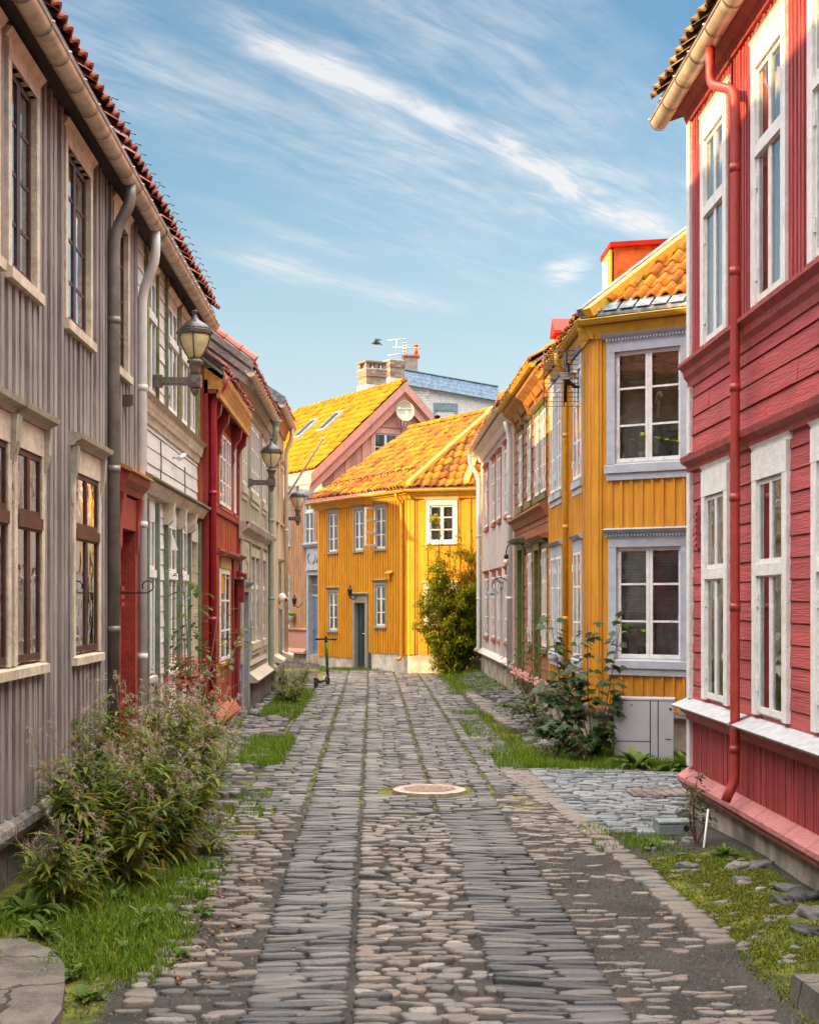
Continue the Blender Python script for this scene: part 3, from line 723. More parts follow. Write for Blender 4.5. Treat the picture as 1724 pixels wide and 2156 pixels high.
for y in (14.6, 15.33, 16.02, 16.98, 17.12, 17.93, 18.72, 18.94):
    B = MB(); B.box(fr, y - .024, y + .024, 4.06, 5.58, .022, .055, 0, R.random()); B.build('window_strip', M['olive_trim'], h)
for y in (14.58, 15.30, 15.96, 16.96, 17.1, 17.95, 18.95):
    B = MB(); B.box(fr, y - .032, y + .032, .5, 3.0, .022, .065, 0, R.random()); B.build('pilaster', M['green_trim'], h)
B = MB(); B.prism(fr, 14.05, 19.05, [(.001, 3.04), (.09, 3.04), (.13, 3.1), (.16, 3.15), (.001, 3.24)])
for y in (15.95, 16.98, 17.95): B.prism(fr, y - .06, y + .06, [(.083, 2.8), (.12, 2.85), (.14, 3.04), (.001, 3.04), (.001, 2.8)])
B.build('shop_cornice', M['cream_trim'], h)
t_, b_, o_ = newmat('mossy_board')
pos = t_.node('ShaderNodeNewGeometry').outputs['Position']
t_.l.new(t_.mix(t_.step(t_.noise(pos, 9, 6), .4, .6), (.24, .21, .17), (.13, .16, .045)), b_.inputs[0]); b_.inputs['Roughness'].default_value = .95
B = MB(); B.prism(fr, 14.02, 19.1, [(.001, 3.242), (.17, 3.152), (.19, 3.17), (.19, 3.19), (.001, 3.28)]); B.build('cornice_board', M['mossy_board'], h)
B = MB(); B.box(fr, 14.02, 19.0, -.1, .46, -.02, .03); B.build('foundation', M['limewash'], h)
B = MB(); B.plate([(LX - .02, 14.0, 5.625), (LX - .02, 19.05, 5.625), (-2.19, 19.05, 5.625), (-2.19, 14.0, 5.625)], (0, 0, .12)); B.build('soffit', M['soffit'], h)
rf, _ = gabled_body(h, LX, 14.02, 19.0, -2.10, 5.82, -6.0, 8.52, -9.9, 'white_siding', 'tile_red', wall_ends=(False, True))
for i in range(15):
    B = MB(); B.tube([(-2.2, 14.2 + i * .33, 6.0), (-2.12, 14.2 + i * .33, 6.1), (-2.07, 14.2 + i * .33, 6.07)], .007, 4); B.build('snow_hook', M['iron'], rf)
B = MB(); half_pipe(B, (-2.125, 14.2, 5.62), (-2.125, 19.0, 5.62), .075, joints=.33, rm=1); B.build('gutter', [M['zinc'], M['dark_zinc']], h)
B = MB(); pipe(B, [(-2.13, 13.98, 5.58), (-2.13, 13.98, 5.28), (-2.27, 14.05, 5.0), (-2.27, 14.05, .3)], .048, 0, [(-2.27, 14.05, 4.05), (-2.27, 14.05, 2.7), (-2.27, 14.05, 1.4)]); B.build('drainpipe', M['white_pipe'], h)
B = MB()
B.tube([fr.p(16.6, 3.62, .02), fr.p(16.6, 3.62, .10)], .014, 8); B.tube([fr.p(16.55, 3.60, .1), fr.p(16.72, 3.66, .14)], .028, 10)
B.build('floodlight', M['worn_white'], h)
B = MB()
for y, z0, z1 in ((15.6, 3.25, 3.7), (17.6, 2.7, 3.6)): B.tube([fr.p(y, z1, .03), fr.p(y + .02, (z0 + z1) / 2, .034), fr.p(y, z0, .03)], .007, 5)
B.build('cable', M['black_plastic'], h)
B = MB(); B.plate([fr.p(15.98, 2.70, .1), fr.p(16.02, 2.52, .16), fr.p(15.98, 2.52, .085)], (0, .015, 0)); B.build('pennant', M['white_plastic'], h)

# ---- rust-red house with bracketed cornice -----------------------------------------
RX = -2.25
h = house('low rust red board house with deep bracketed cornice on the left', 'house', (RX, 21.2, 0), 'wooden houses lining the street')
fr = left(RX); hol = []
for a, b in ((19.62, 20.1), (20.72, 21.58), (21.68, 22.35), (22.85, 23.2)):
    window(h, fr, a, b, 3.36, 4.42, 'rust_red_siding', 'white_paint', cw=.05, head=.06, cap=0, leafs=2, rows=3, holes=hol, sillh=.07, cur='sheer', depth=.0, cd_=.012)
for a, b in ((19.62, 20.1), (20.82, 22.2)):
    wn = window(h, fr, a, b, 1.06, 2.4, 'white_paint', 'white_paint', cw=.05, head=.03, cap=0, leafs=2, rows=3, holes=hol, sillh=.07, cur='sheer', sill='orange_trim', depth=.0, cd_=.012)
    C = MB(); C.box(fr, a - .05, b + .05, 2.435, 2.60, .001, .045); C.build('lintel', M['ochre_trim'], wn)
    C = MB(); C.prism(fr, a - .15, b + .2, [(.001, 2.605), (.12, 2.605), (.17, 2.64), (.17, 2.67), (.001, 2.72)]); C.build('window_hood', M['brick_red_trim'], wn)
door(h, fr, 22.62, 23.3, .2, 2.3, 'dark_red', 'dark_red', cw=.08, head=.3, cap=.16, depth=.1, holes=hol)
B = MB(); upright_boards(B, fr, 19.02, 23.48, .40, 4.8, hol, .125, .055, .022); B.build('wall', M['rust_red_siding'], h)
B = MB(); B.box(fr, 19.0, 19.1, .3, 4.9, .0, .05); B.box(fr, 23.4, 23.5, .2, 4.75, .0, .05); B.box(fr, 19.02, 23.48, 3.2, 3.28, .001, .05); B.build('corner_boards', M['dark_red'], h)
B = MB(); B.prism(fr, 19.02, 22.5, [(.001, .2), (.12, .2), (.16, .25), (.12, .33), (.03, .42), (.001, .42)]); B.build('skirting', M['rust_red_siding'], h)
B = MB(); B.box(fr, 19.02, 23.48, -.1, .21, -.02, .04); B.build('foundation', M['dark_plinth'], h)
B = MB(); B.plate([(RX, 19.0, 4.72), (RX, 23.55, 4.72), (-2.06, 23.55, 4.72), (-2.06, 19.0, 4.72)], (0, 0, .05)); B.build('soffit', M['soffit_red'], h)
B = MB(); B.prism(fr, 19.0, 23.6, [(.17, 4.66), (.215, 4.66), (.215, 4.74), (.235, 4.80), (.23, 4.88), (.26, 4.95), (.26, 5.04), (.002, 5.06), (.002, 4.775), (.17, 4.775)])
y = 19.05
while y < 23.5: B.box(fr, y, y + .05, 4.82, 4.86, .232, .245); y += .11
B.build('cornice', M['orange_trim'], h)
for y in (19.5, 20.55, 22.5, 23.35):
    B = MB(); B.prism(fr, y - .07, y + .07, [(.001, 4.02), (.04, 4.05), (.07, 4.16), (.06, 4.28), (.10, 4.42), (.17, 4.50), (.185, 4.60), (.185, 4.715), (.001, 4.715)]); B.build('cornice_bracket', M['dark_red'], h)
gabled_body(h, RX, 19.02, 23.4, -2.0, 5.05, -4.2, 6.75, -6.4, 'rust_red_siding', 'tile_red', wall_ends=(True, True))
B = MB(); pipe(B, [(-2.0, 19.22, 4.98), (-2.0, 19.2, 4.86), (-2.15, 19.15, 4.66), (-2.15, 19.15, .3)], .052, 0, [(-2.15, 19.15, 3.4), (-2.15, 19.15, 1.7)]); B.build('drainpipe', M['red_pipe'], h)
B = MB(); B.plate([(-1.96, 19.0, 4.86), (-2.02, 19.0, 5.15), (-2.9, 19.0, 5.78), (-2.9, 19.0, 5.55)], (0, .04, 0)); B.build('bargeboard', M['weathered_board'], h)
B = MB(); B.box(fr, 23.1, 23.22, 1.92, 2.3, .05, .16); B.prism(fr, 23.0, 23.3, [(.05, 2.34), (.2, 2.34), (.2, 2.38), (.05, 2.44)]); B.build('letterbox', M['dark_red'], h)
B = MB(); B.lathe([(.02, -.07), (.07, -.05), (.085, 0), (.06, .05), (.02, .07)], fr.p(22.58, 1.25, .1), 10); B.build('door_wreath', M['dry_stem'], h)

# ---- celadon house ------------------------------------------------------------------
CX = -2.2
h = house('taller pale celadon plank house with profiled shop cornice and green drainpipe', 'house', (CX, 27, 0), 'wooden houses lining the street')
fr = left(CX); hol = []
for a, b in ((23.85, 24.6), (25.5, 26.3), (26.45, 27.2), (28.15, 28.95)):
    window(h, fr, a, b, 3.92, 5.08, 'celadon_trim', 'white_paint', cw=.09, head=.1, cap=.06, leafs=2, rows=3, holes=hol, sillh=.16, cur='sheer', depth=.0, cd_=.012)
for a, b in ((25.42, 26.2), (26.42, 27.2), (28.05, 28.85)):
    window(h, fr, a, b, 1.22, 2.75, 'celadon_trim', 'white_paint', cw=.09, head=.16, cap=0, leafs=2, rows=2, top=.36, holes=hol, sillh=.16, cur='sheer', depth=.05, hinges=True)
dr = door(h, fr, 23.78, 24.75, .1, 2.1, 'blue_grey_door', 'blue_grey_door', cw=.16, head=.1, cap=.12, depth=.2, holes=hol, panels=2)
B = MB(); B.box(fr, 23.7, 24.8, 2.36, 2.95, .02, .05); B.box(fr, 23.95, 24.55, 2.42, 2.88, .05, .065); B.box(fr, 24.2, 24.3, 2.46, 2.84, .065, .085); B.box(fr, 24.05, 24.45, 2.6, 2.7, .065, .084); B.build('door_panel', M['celadon_trim'], dr)
B = MB(); B.box(fr, 24.95, 25.12, 1.25, 1.6, .053, .075); B.build('call_panel', M['bait_grey'], dr)
B = MB(); upright_boards(B, fr, 23.5, 30.5, .62, 5.65, hol, .15, .1, .012); B.build('wall', M['celadon_siding'], h)
B = MB()
B.prism(fr, 23.45, 30.2, [(.001, 2.98), (.05, 2.98), (.06, 3.08), (.12, 3.14), (.13, 3.2), (.17, 3.25), (.001, 3.28)])
for a, b in ((23.45, 25.1), (25.25, 27.45), (27.9, 29.1)): B.prism(fr, a, b, [(.12, 3.15), (.17, 3.15), (.21, 3.24), (.21, 3.27), (.12, 3.29)])
for y in (23.55, 25.2, 25.26, 27.42, 27.9, 29.05): B.box(fr, y - .05, y + .05, .9, 2.98, .013, .05)
B.build('cornice', M['celadon_trim'], h)
B = MB(); B.prism(fr, 25.1, 30.4, [(.001, .50), (.17, .50), (.19, .54), (.02, .68), (.001, .68)]); B.prism(fr, 25.15, 29.2, [(.013, .80), (.05, .80), (.03, .88), (.013, .88)]); B.build('skirting', M['celadon_trim'], h)
B = MB(); B.box(fr, 23.5, 30.5, -.1, .5, -.02, .03); B.build('foundation', M['dark_plinth'], h)
B = MB(); B.plate([(CX - .02, 23.4, 5.66), (CX - .02, 30.5, 5.66), (-2.0, 30.5, 5.66), (-2.0, 23.4, 5.66)], (0, 0, .08)); B.prism(fr, 23.4, 30.5, [(.001, 5.5), (.04, 5.5), (.10, 5.62), (.10, 5.655), (.001, 5.655)]); B.build('eave_moulding', M['celadon_trim'], h)
gabled_body(h, CX, 23.5, 30.5, -1.99, 5.84, -5.4, 8.35, -8.8, 'weathered_board', 'tile_red')
B = MB()
sl_ = (8.35 - 5.84) / 3.41
for k in range(3):                                       # bargeboards of the gable that rises over the rust-red roof
    o_ = k * .17; y_ = 23.30 - .03 * (2 - k)
    B.plate([(-1.95, y_, 5.62 - o_ + .12), (-1.95, y_, 5.74 - o_ + .12), (-5.4, y_, 5.74 - o_ + .12 + sl_ * 3.45), (-5.4, y_, 5.62 - o_ + .12 + sl_ * 3.45)], (0, .03, 0), 0, R.random())
B.build('bargeboard', M['weathered_board'], h)
B = MB(); ridge_caps(B, (-1.92, 23.36, 5.90), (-5.4, 23.36, 5.90 + sl_ * 3.48), .09, .3); B.build('verge_tiles', M['tile_red'], h)
B = MB(); half_pipe(B, (-1.96, 22.9, 5.62), (-1.96, 28.6, 5.62), .07, joints=.4, rm=1); B.build('gutter', [M['zinc'], M['dark_zinc']], h)
B = MB(); pipe(B, [(-1.98, 29.1, 5.55), (-1.98, 29.1, 5.3), (-2.08, 29.2, 5.0), (-2.08, 29.2, .62), (-1.96, 29.2, .5)], .06, 0, [(-2.08, 29.2, 3.6), (-2.08, 29.2, 2.0)])
B.lathe([(.05, -.25), (.06, -.1), (.11, 0), (.12, .04)], (-1.98, 29.1, 5.6), 10); B.build('drainpipe', M['green_pipe'], h)

# ---- last house on the left -----------------------------------------------------------
PX = -2.13
h = house('cream coloured corner house at the far end of the left row', 'house', (PX, 32.4, 0), 'wooden houses lining the street')
fr = left(PX); hol = []
window(h, fr, 31.2, 31.9, 3.75, 5.0, 'pale_peach', 'white_paint', cw=.08, holes=hol, depth=.05, cur='sheer')
window(h, fr, 32.6, 33.2, 3.75, 5.0, 'pale_peach', 'white_paint', cw=.08, holes=hol, depth=.05, cur='sheer')
window(h, fr, 32.0, 32.6, 2.0, 2.72, 'grey_trim', 'white_paint', cw=.08, rows=2, cap=.1, holes=hol, depth=.05, cur='sheer')
door(h, fr, 32.0, 32.7, .3, 1.75, 'blue_grey_door', 'blue_grey_door', cw=.08, head=.04, cap=0, holes=hol, panels=2)
B = MB(); upright_boards(B, fr, 30.52, 33.9, .75, 6.02, hol, .15, .08, .018); B.build('wall', M['pale_peach'], h)
B = MB(); B.prism(fr, 30.5, 31.8, [(.001, .62), (.2, .62), (.2, .67), (.02, .78), (.001, .78)]); B.prism(fr, 32.9, 34.0, [(.001, .62), (.25, .62), (.25, .69), (.02, .78), (.001, .78)]); B.build('skirting', M['cream_trim'], h)
B = MB(); B.box(fr, 30.5, 33.9, -.1, .62, -.02, .03); B.build('foundation', M['dark_plinth'], h)
B = MB(); B.prism(fr, 30.5, 33.95, [(.001, 5.75), (.05, 5.75), (.12, 5.95), (.16, 6.03), (.001, 6.03)]); B.build('eave_moulding', M['orange_trim'], h)
gabled_body(h, PX, 30.52, 33.9, -1.9, 6.2, -4.1, 7.75, -6.3, 'pale_peach', 'tile_red')
B = MB(); half_pipe(B, (-1.9, 29.8, 6.06), (-1.9, 34.1, 6.06), .07, joints=.42, rm=1); B.build('gutter', [M['zinc'], M['dark_zinc']], h)
B = MB(); pipe(B, [(-1.9, 33.4, 5.98), (-1.9, 33.4, 5.75), (-2.03, 33.4, 5.45), (-2.03, 33.4, .7)], .05, 0, [(-2.03, 33.4, 3.6), (-2.03, 33.4, 2.0)]); B.build('drainpipe', M['cream_pipe'], h)
B = MB(); B.plate([(-1.86, 30.4, 6.1), (-1.86, 30.4, 6.3), (-3.0, 30.4, 7.05), (-3.0, 30.4, 6.7)], (0, .05, 0)); B.build('dormer_cheek', M['lead'], h)
B = MB()
B.lathe([(.02, -.10), (.07, -.07), (.09, 0), (.07, .07), (.03, .10)], fr.p(31.75, 2.02, .11), 12)
B.tube([fr.p(31.75, 2.02, .0), fr.p(31.75, 2.02, .12)], .03, 6)
lb = B.build('alarm_light', M['white_plastic'], h)
B = MB(); B.tube([fr.p(31.75, 1.98, .18), fr.p(31.75, 1.98, .23)], .05, 10); B.build('lens', M['lens_red'], lb)

# unseen house added behind the left row to shade the yellow house front
h = house('unseen plain house added behind the left row to shade the yellow house', 'house', (-9.5, 40, 0))
B = MB(); B.plate([(-12.0, 35.6, 0), (-12.0, 35.6, 6.2), (-9.6, 35.6, 7.8), (-7.4, 35.6, 6.4), (-7.4, 35.6, 0)], (0, .1, 0)); B.plate([(-12.0, 43.6, 0), (-12.0, 43.6, 6.2), (-9.6, 43.6, 7.8), (-7.4, 43.6, 6.4), (-7.4, 43.6, 0)], (0, .1, 0))
B.plate([(-7.4, 35.6, 0), (-7.4, 43.7, 0), (-7.4, 43.7, 6.4), (-7.4, 35.6, 6.4)], (-.1, 0, 0)); B.plate([(-12.0, 35.6, 0), (-12.0, 43.7, 0), (-12.0, 43.7, 6.2), (-12.0, 35.6, 6.2)], (.1, 0, 0)); B.build('wall', M['ochre_siding'], h)
B = MB(); B.plate([(-9.6, 35.4, 7.85), (-9.6, 43.9, 7.85), (-7.1, 43.9, 6.2), (-7.1, 35.4, 6.2)], (0, 0, .08)); B.plate([(-9.6, 35.4, 7.85), (-9.6, 43.9, 7.85), (-12.3, 43.9, 6.0), (-12.3, 35.4, 6.0)], (0, 0, .08)); B.build('roof', M['tile_red'], h)
# ================================================================= RIGHT SIDE
# ---- barn-red house, nearest on the right ----------------------------------------------
BX = 2.93
h = house('tall barn red house with white windows and fluted lower panels, nearest on the right', 'house', (BX, 10, 0), 'wooden houses lining the street')
fr = right(BX); hol = []
lows = ((11.76, 12.43), (10.08, 10.76), (8.45, 9.29), (6.9, 7.7))
for i, (a, b) in enumerate(lows):
    window(h, fr, a, b, 1.10, 2.86, 'white_paint', 'white_paint', cw=.12, head=.22, cap=.03, leafs=2, rows=1, top=.39, holes=hol, sill=None, cur='beige', hinges=True, depth=.008, cd_=.03, inter='interior_warm')
for a, b in ((11.79, 12.47), (10.11, 10.79), (8.6, 9.37), (7.1, 7.8)):
    window(h, fr, a, b, 4.20, 5.98, 'white_paint', 'white_paint', cw=.12, head=.2, cap=.03, leafs=2, rows=1, top=.36, holes=hol, sill=None, cur='full', hinges=True, depth=.008, cd_=.03)
hU = [q for q in hol if q[2] > 4]; hL = [q for q in hol if q[2] < 4]
B = MB(); upright_boards(B, fr, 4.0, 13.0, 4.12, 6.45, hU, .088, .045, .026); B.build('upper_wall', M['barn_red_upright'], h)
B = MB(); lap_boards(B, fr, 4.0, 13.0, 1.03, 3.16, hL, .152, .019); lap_boards(B, fr, 4.0, 13.0, 3.28, 3.96, [], .17, .026); B.build('wall', M['barn_red'], h)
B = MB(); upright_boards(B, fr, 4.0, 13.0, .40, .90, [], .05, .03, .018); B.build('fluted_panel', M['barn_red_upright'], h)
B = MB()
B.prism(fr, 4.0, 13.13, [(.001, 3.90), (.03, 3.90), (.04, 3.96), (.07, 4.0), (.08, 4.05), (.125, 4.09), (.125, 4.12), (.001, 4.17)])
B.prism(fr, 4.0, 13.12, [(.001, 3.12), (.04, 3.13), (.05, 3.18), (.10, 3.21), (.11, 3.26), (.001, 3.30)])
B.prism(fr, 4.0, 13.10, [(.001, .86), (.04, .86), (.06, .91), (.11, .94), (.11, .975), (.001, .975)])
B.prism(fr, 4.0, 13.10, [(.001, 6.32), (.05, 6.32), (.08, 6.40), (.16, 6.46), (.001, 6.5)])
B.build('cornices', M['barn_red_trim'], h)
B = MB(); B.prism(fr, 4.0, 10.97, [(.001, .978), (.17, .978), (.18, .995), (.02, 1.06), (.001, 1.06)]); B.prism(fr, 11.09, 13.16, [(.001, .978), (.17, .978), (.18, .995), (.02, 1.06), (.001, 1.06)]); B.build('sill_board', M['sill_grey'], h)
B = MB()
y = 4.0
while y < 13.05:
    y2 = min(13.16, y + R.uniform(.5, .95)); B.prism(fr, y + .004, y2 - .004, [(.001, .275), (.10, .275), (.128, .31), (.125, .345), (.03, .415), (.001, .415)], 0, R.random()); y = y2
B.prism(fr, 4.0, 13.14, [(.001, .225), (.07, .225), (.09, .25), (.09, .273), (.001, .273)])
B.build('skirting', M['rose_skirting'], h)
B = MB(); B.box(fr, 4.0, 13.08, -.15, .23, -.1, .02); B.build('foundation', M['foundation'], h)
B = MB(); B.box(fr, 12.98, 13.11, .44, .86, -.1, .05); B.box(fr, 12.98, 13.11, 1.06, 3.12, -.1, .05); B.box(fr, 12.98, 13.11, 3.30, 3.9, -.1, .05); B.box(fr, 12.98, 13.11, 4.17, 6.32, -.1, .05); B.build('corner_board', M['worn_white'], h)
B = MB(); B.box(fr, 12.70, 12.80, 2.42, 2.80, .016, .04)
for i in range(6): B.prism(fr, 12.715, 12.785, [(.04, 2.46 + i * .055), (.058, 2.45 + i * .055), (.04, 2.50 + i * .055)])
B.build('vent', M['barn_red_trim'], h)
# far end wall, soffit, roof
B = MB(); B.plate([(BX, 13.1, -.1), (BX, 13.1, 6.5), (6.4, 13.1, 9.1), (9.8, 13.1, 6.5), (9.8, 13.1, -.1)], (0, -.05, 0)); B.plate([(BX, 4, -.1), (BX, 4, 6.5), (6.4, 4, 9.1), (9.8, 4, 6.5), (9.8, 4, -.1)], (0, .05, 0)); B.build('end_wall', M['barn_red'], h)
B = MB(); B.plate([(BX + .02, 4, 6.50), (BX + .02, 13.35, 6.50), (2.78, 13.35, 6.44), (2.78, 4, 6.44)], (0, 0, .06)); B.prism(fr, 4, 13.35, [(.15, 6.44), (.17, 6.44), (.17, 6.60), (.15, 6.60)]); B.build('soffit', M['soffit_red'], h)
B = MB(); L = Vector((6.4 - 2.67, 0, 9.5 - 6.66)).length
pantiles(B, (2.67, 4, 6.66), (0, 1, 0), (6.4 - 2.67, 0, 9.5 - 6.66), [(0, 0), (9.45, 0), (9.45, L), (0, L)])
B.plate([(6.4, 4, 9.5), (6.4, 13.4, 9.5), (10, 13.4, 6.7), (10, 4, 6.7)], (0, 0, -.06)); B.build('roof', [M['tile_dark'], M['dark_zinc']], h)
B = MB(); half_pipe(B, (2.70, 4.0, 6.48), (2.70, 13.45, 6.48), .085, joints=.55, rm=1); B.build('gutter', [M['zinc'], M['dark_zinc']], h)
PY = 11.03
B = MB(); pipe(B, [(2.71, 11.46, 6.42), (2.71, 11.46, 6.10), (2.80, PY, 5.90), (2.80, PY, .56), (2.72, PY - .02, .40)], .038, 0,
    [(2.80, PY, 5.3), (2.80, PY, 4.5), (2.80, PY, 3.6), (2.80, PY, 2.75), (2.80, PY, 1.9), (2.80, PY, .8)]); B.build('drainpipe', M['barn_pipe'], h)
bulb = MB(); bulb.lathe([(.02, -.1), (.055, -.07), (.06, .05), (.03, .1)], fr.p(10.42, 2.55, -.42), 10)
tag(bulb.build('hanging_lamp', M['lamp_glow']), 'small amber lamp glowing behind the barn red house window', 'lamp')

# ---- ochre corner house -----------------------------------------------------------------
h = house('ochre yellow corner house with blue grey window surrounds beside the alley', 'house', (3, 20, 0), 'wooden houses lining the street')
OX = 2.8
fs = right(OX); hs = []
ff = Fr((OX, 18.2), (OX + .83, 18.2 - .56), (-.56, -.83)); hf = []
for zr in ((3.60, 5.12), (1.18, 2.62)):
    for a, b in ((18.98, 19.68), (21.0, 21.56), (21.68, 22.22)):
        window(h, fs, a, b, zr[0], zr[1], 'blue_grey_trim', 'white_paint', cw=.08, head=.16, cap=.08, leafs=2, rows=3, holes=hs, sillh=.12, cur='sheer', depth=-.006, cd_=.018, hinges=True)
u0, u1 = ff.ux(1299, -.05), ff.ux(1437, -.05); um = (u0 + u1) / 2
wu = window(h, ff, u0, u1, ff.z(971, um), ff.z(735, um), 'blue_grey_trim', 'white_paint', cw=.11, head=.17, cap=.09, leafs=2, rows=3, holes=hf, sillh=.13, cur='blind', depth=.05, hinges=True)
za, zb = ff.z(971, um), ff.z(735, um)
wl = window(h, ff, u0 + .02, u1, ff.z(1387, um), ff.z(1151, um), 'blue_grey_trim', 'white_paint', cw=.11, head=.17, cap=.10, leafs=2, rows=3, holes=hf, sillh=.12, cur='greyblind', depth=.05, hinges=True)
zc_, zd = ff.z(1387, um), ff.z(1151, um)
for w_, z_ in ((wu, zb), (wl, zd)):
    C = MB(); u = u0 - .1
    while u < u1 + .1: C.box(ff, u, u + .022, z_ + .135, z_ + .165, .054, .075); u += .042
    C.build('dentils', M['blue_grey_trim'], w_)
B = MB()
upright_boards(B, fs, 18.26, 22.55, .62, 5.4, hs, .092, .05, .03)
upright_boards(B, ff, .06, 4.9, .58, 5.4, hf, .142, .035, .026)
B.box(fs, 18.2, 18.3, .58, 5.4, .001, .03); B.box(ff, 0.0, .10, .58, 5.4, .001, .03)
B.build('wall', M['ochre_siding'], h)
B = MB(); B.box(ff, .0, 4.9, .50, .585, .001, .05); B.box(fs, 18.2, 22.55, .54, .62, .001, .05); B.build('baseboard', M['weathered_board'], h)
B = MB(); B.box(ff, .0, 4.9, -.15, .50, -.3, -.02); B.box(fs, 18.2, 22.55, -.15, .54, -.3, -.03); B.build('foundation', M['foundation'], h)
B = MB(); B.prism(ff, -.16, 4.9, [(.001, 5.28), (.05, 5.28), (.08, 5.36), (.10, 5.40), (.10, 5.44), (.001, 5.44)]); B.prism(fs, 18.1, 22.55, [(.001, 5.28), (.05, 5.28), (.08, 5.36), (.10, 5.40), (.10, 5.44), (.001, 5.44)]); B.build('eave_moulding', M['yellow_trim'], h)
B = MB(); half_pipe(B, ff.p(-.09, 5.50, .17), ff.p(4.9, 5.50, .17), .06, joints=.8); half_pipe(B, fs.p(18.14, 5.50, .15), fs.p(22.5, 5.50, .15), .06, joints=.6); B.build('gutter', M['yellow_trim'], h)
B = MB(); pipe(B, [(2.6, 20.15, 5.45), (2.6, 20.15, 5.3), (2.74, 20.25, 5.1), (2.74, 20.25, .5)], .041, 0, [(2.74, 20.25, 4.3), (2.74, 20.25, 3.0), (2.74, 20.25, 1.7)]); B.build('drainpipe', M['ochre_pipe'], h)
# hipped roof: front slope over the alley, street slope behind the hip
Oe = ff.p(-.06, 5.57, .16); Vf = (-ff.n * math.cos(rad(39)) + Vector((0, 0, math.sin(rad(39)))))
B = MB(); Lf = 4.2
hip = lambda v: v * .72 * math.tan(rad(28)) * 1.0
B.plate([Oe + Vf * .0, Oe + ff.u * 5.0, Oe + ff.u * 5.0 + Vf * .30, Oe + ff.u * .12 + Vf * .30], (0, 0, -.03), 1)
k = 0
pantiles(B, Oe + Vf * .24, ff.u, Vf, [(.16, 0), (5.0, 0), (5.0, 4.0), (.16 + 4.0 * .40, 4.0)], tw=.19, th=.30, amp=.042)
hp0 = Oe + ff.u * .02; hp1 = hp0 + ff.u * 4.2 * .40 + Vf * 4.2
Vs = Vector((math.cos(rad(40)), 0, math.sin(rad(40)))); Es = fs.p(18.12, 5.56, .16)
B.plate([Es, fs.p(22.5, 5.56, .16), fs.p(22.5, 5.56, .16) + Vs * 3.6, hp1], (0, 0, -.06), 1)
L = 4.5; pantiles(B, fs.p(18.2, 5.58, .15), (0, 1, 0), Vs, [(0, 0), (4.3, 0), (4.3, 3.6), (1.5, 3.6)], tw=.23, th=.36)
B.build('roof', [M['tile_orange'], M['lead']], h)
B = MB()
d_ = (hp1 - hp0).normalized(); sd = d_.cross(Vector((0, 0, 1))).normalized(); upv = sd.cross(d_)
for off, w2, hgt, m_ in ((.02, .15, .08, 0), (-.03, .05, .10, 1)):
    c = sd * off
    B.plate([hp0 + c + upv * hgt, hp0 + c + sd * w2 + upv * hgt, hp1 + c + sd * w2 + upv * hgt, hp1 + c + upv * hgt], upv * -.12, m_)
B.plate([hp0 - sd * .09 + upv * .10, hp0 - sd * .031 + upv * .10, hp1 - sd * .031 + upv * .10, hp1 - sd * .09 + upv * .10], upv * -.10, 1)
B.build('hip_flashing', [M['yellow_trim'], M['lead']], h)
B = MB()
for i in range(12):                                     # lead aprons between the rafters' feet
    u = .05 + i * .22; B.plate([Oe + ff.u * u + Vf * .0 + Vector((0, 0, .04)), Oe + ff.u * (u + .19) + Vector((0, 0, .04)), Oe + ff.u * (u + .19) + Vf * .26 + Vector((0, 0, .03)), Oe + ff.u * u + Vf * .26 + Vector((0, 0, .03))], Vf.cross(ff.u) * .012, 0, R.random())
B.build('eave_flashing', M['lead'], h)
# copper dormer and red chimney on its roof
dm = MB(); a, b = at(1292, 600, 21.0), at(1400, 600, 21.6)
z0, z1 = 6.2, 7.25
dm.plate([(a.x, a.y, z0), (a.x + .85, a.y + .3, z0), (a.x + .85, a.y + .3, z1), (a.x, a.y, z1)], (0, .8, 0)); dmo = dm.build('dormer', M['copper'], h)
dm = MB(); dm.plate([(a.x - .07, a.y - .08, z1 - .10), (a.x + .95, a.y + .25, z1 + .04), (a.x + .95, a.y + 1.2, z1 + .04), (a.x - .07, a.y + .85, z1 - .10)], (0, 0, .07)); dm.build('dormer_roof', M['red_metal'], dmo)
dm = MB(); dm.plate([(a.x - .03, a.y, z0), (a.x - .03, a.y + .7, z0), (a.x - .03, a.y + .7, z1 - .12), (a.x - .03, a.y, z1 - .12)], (-.03, 0, 0)); dm.build('dormer_front', M['yellow_trim'], dmo)
dm = MB(); dm.plate([(a.x - .065, a.y + .15, z0 + .3), (a.x - .065, a.y + .55, z0 + .3), (a.x - .065, a.y + .55, z1 - .22), (a.x - .065, a.y + .15, z1 - .22)], (-.01, 0, 0)); dm.build('dormer_window', M['white_paint'], dmo)
c = at(1196, 700, 26.0)
cm = MB(); cm.cube((c.x - .22, c.y - .25, 5.6), (c.x + .22, c.y + .25, 6.80)); cmo = cm.build('metal_chimney', M['red_metal'], h)
cm = MB(); cm.prism(Fr((c.x - .30, c.y), (c.x + .30, c.y), (0, -1)), 0, .60, [(-.32, 6.78), (.32, 6.78), (.32, 6.83), (0, 7.10), (-.32, 6.83)])
cm.tube([(c.x + .16, c.y, 6.95), (c.x + .16, c.y, 7.15)], .04, 8); cm.lathe([(.11, 0), (.02, .07)], (c.x + .16, c.y, 7.15), 8); cm.build('chimney_cap', M['red_metal'], cmo)

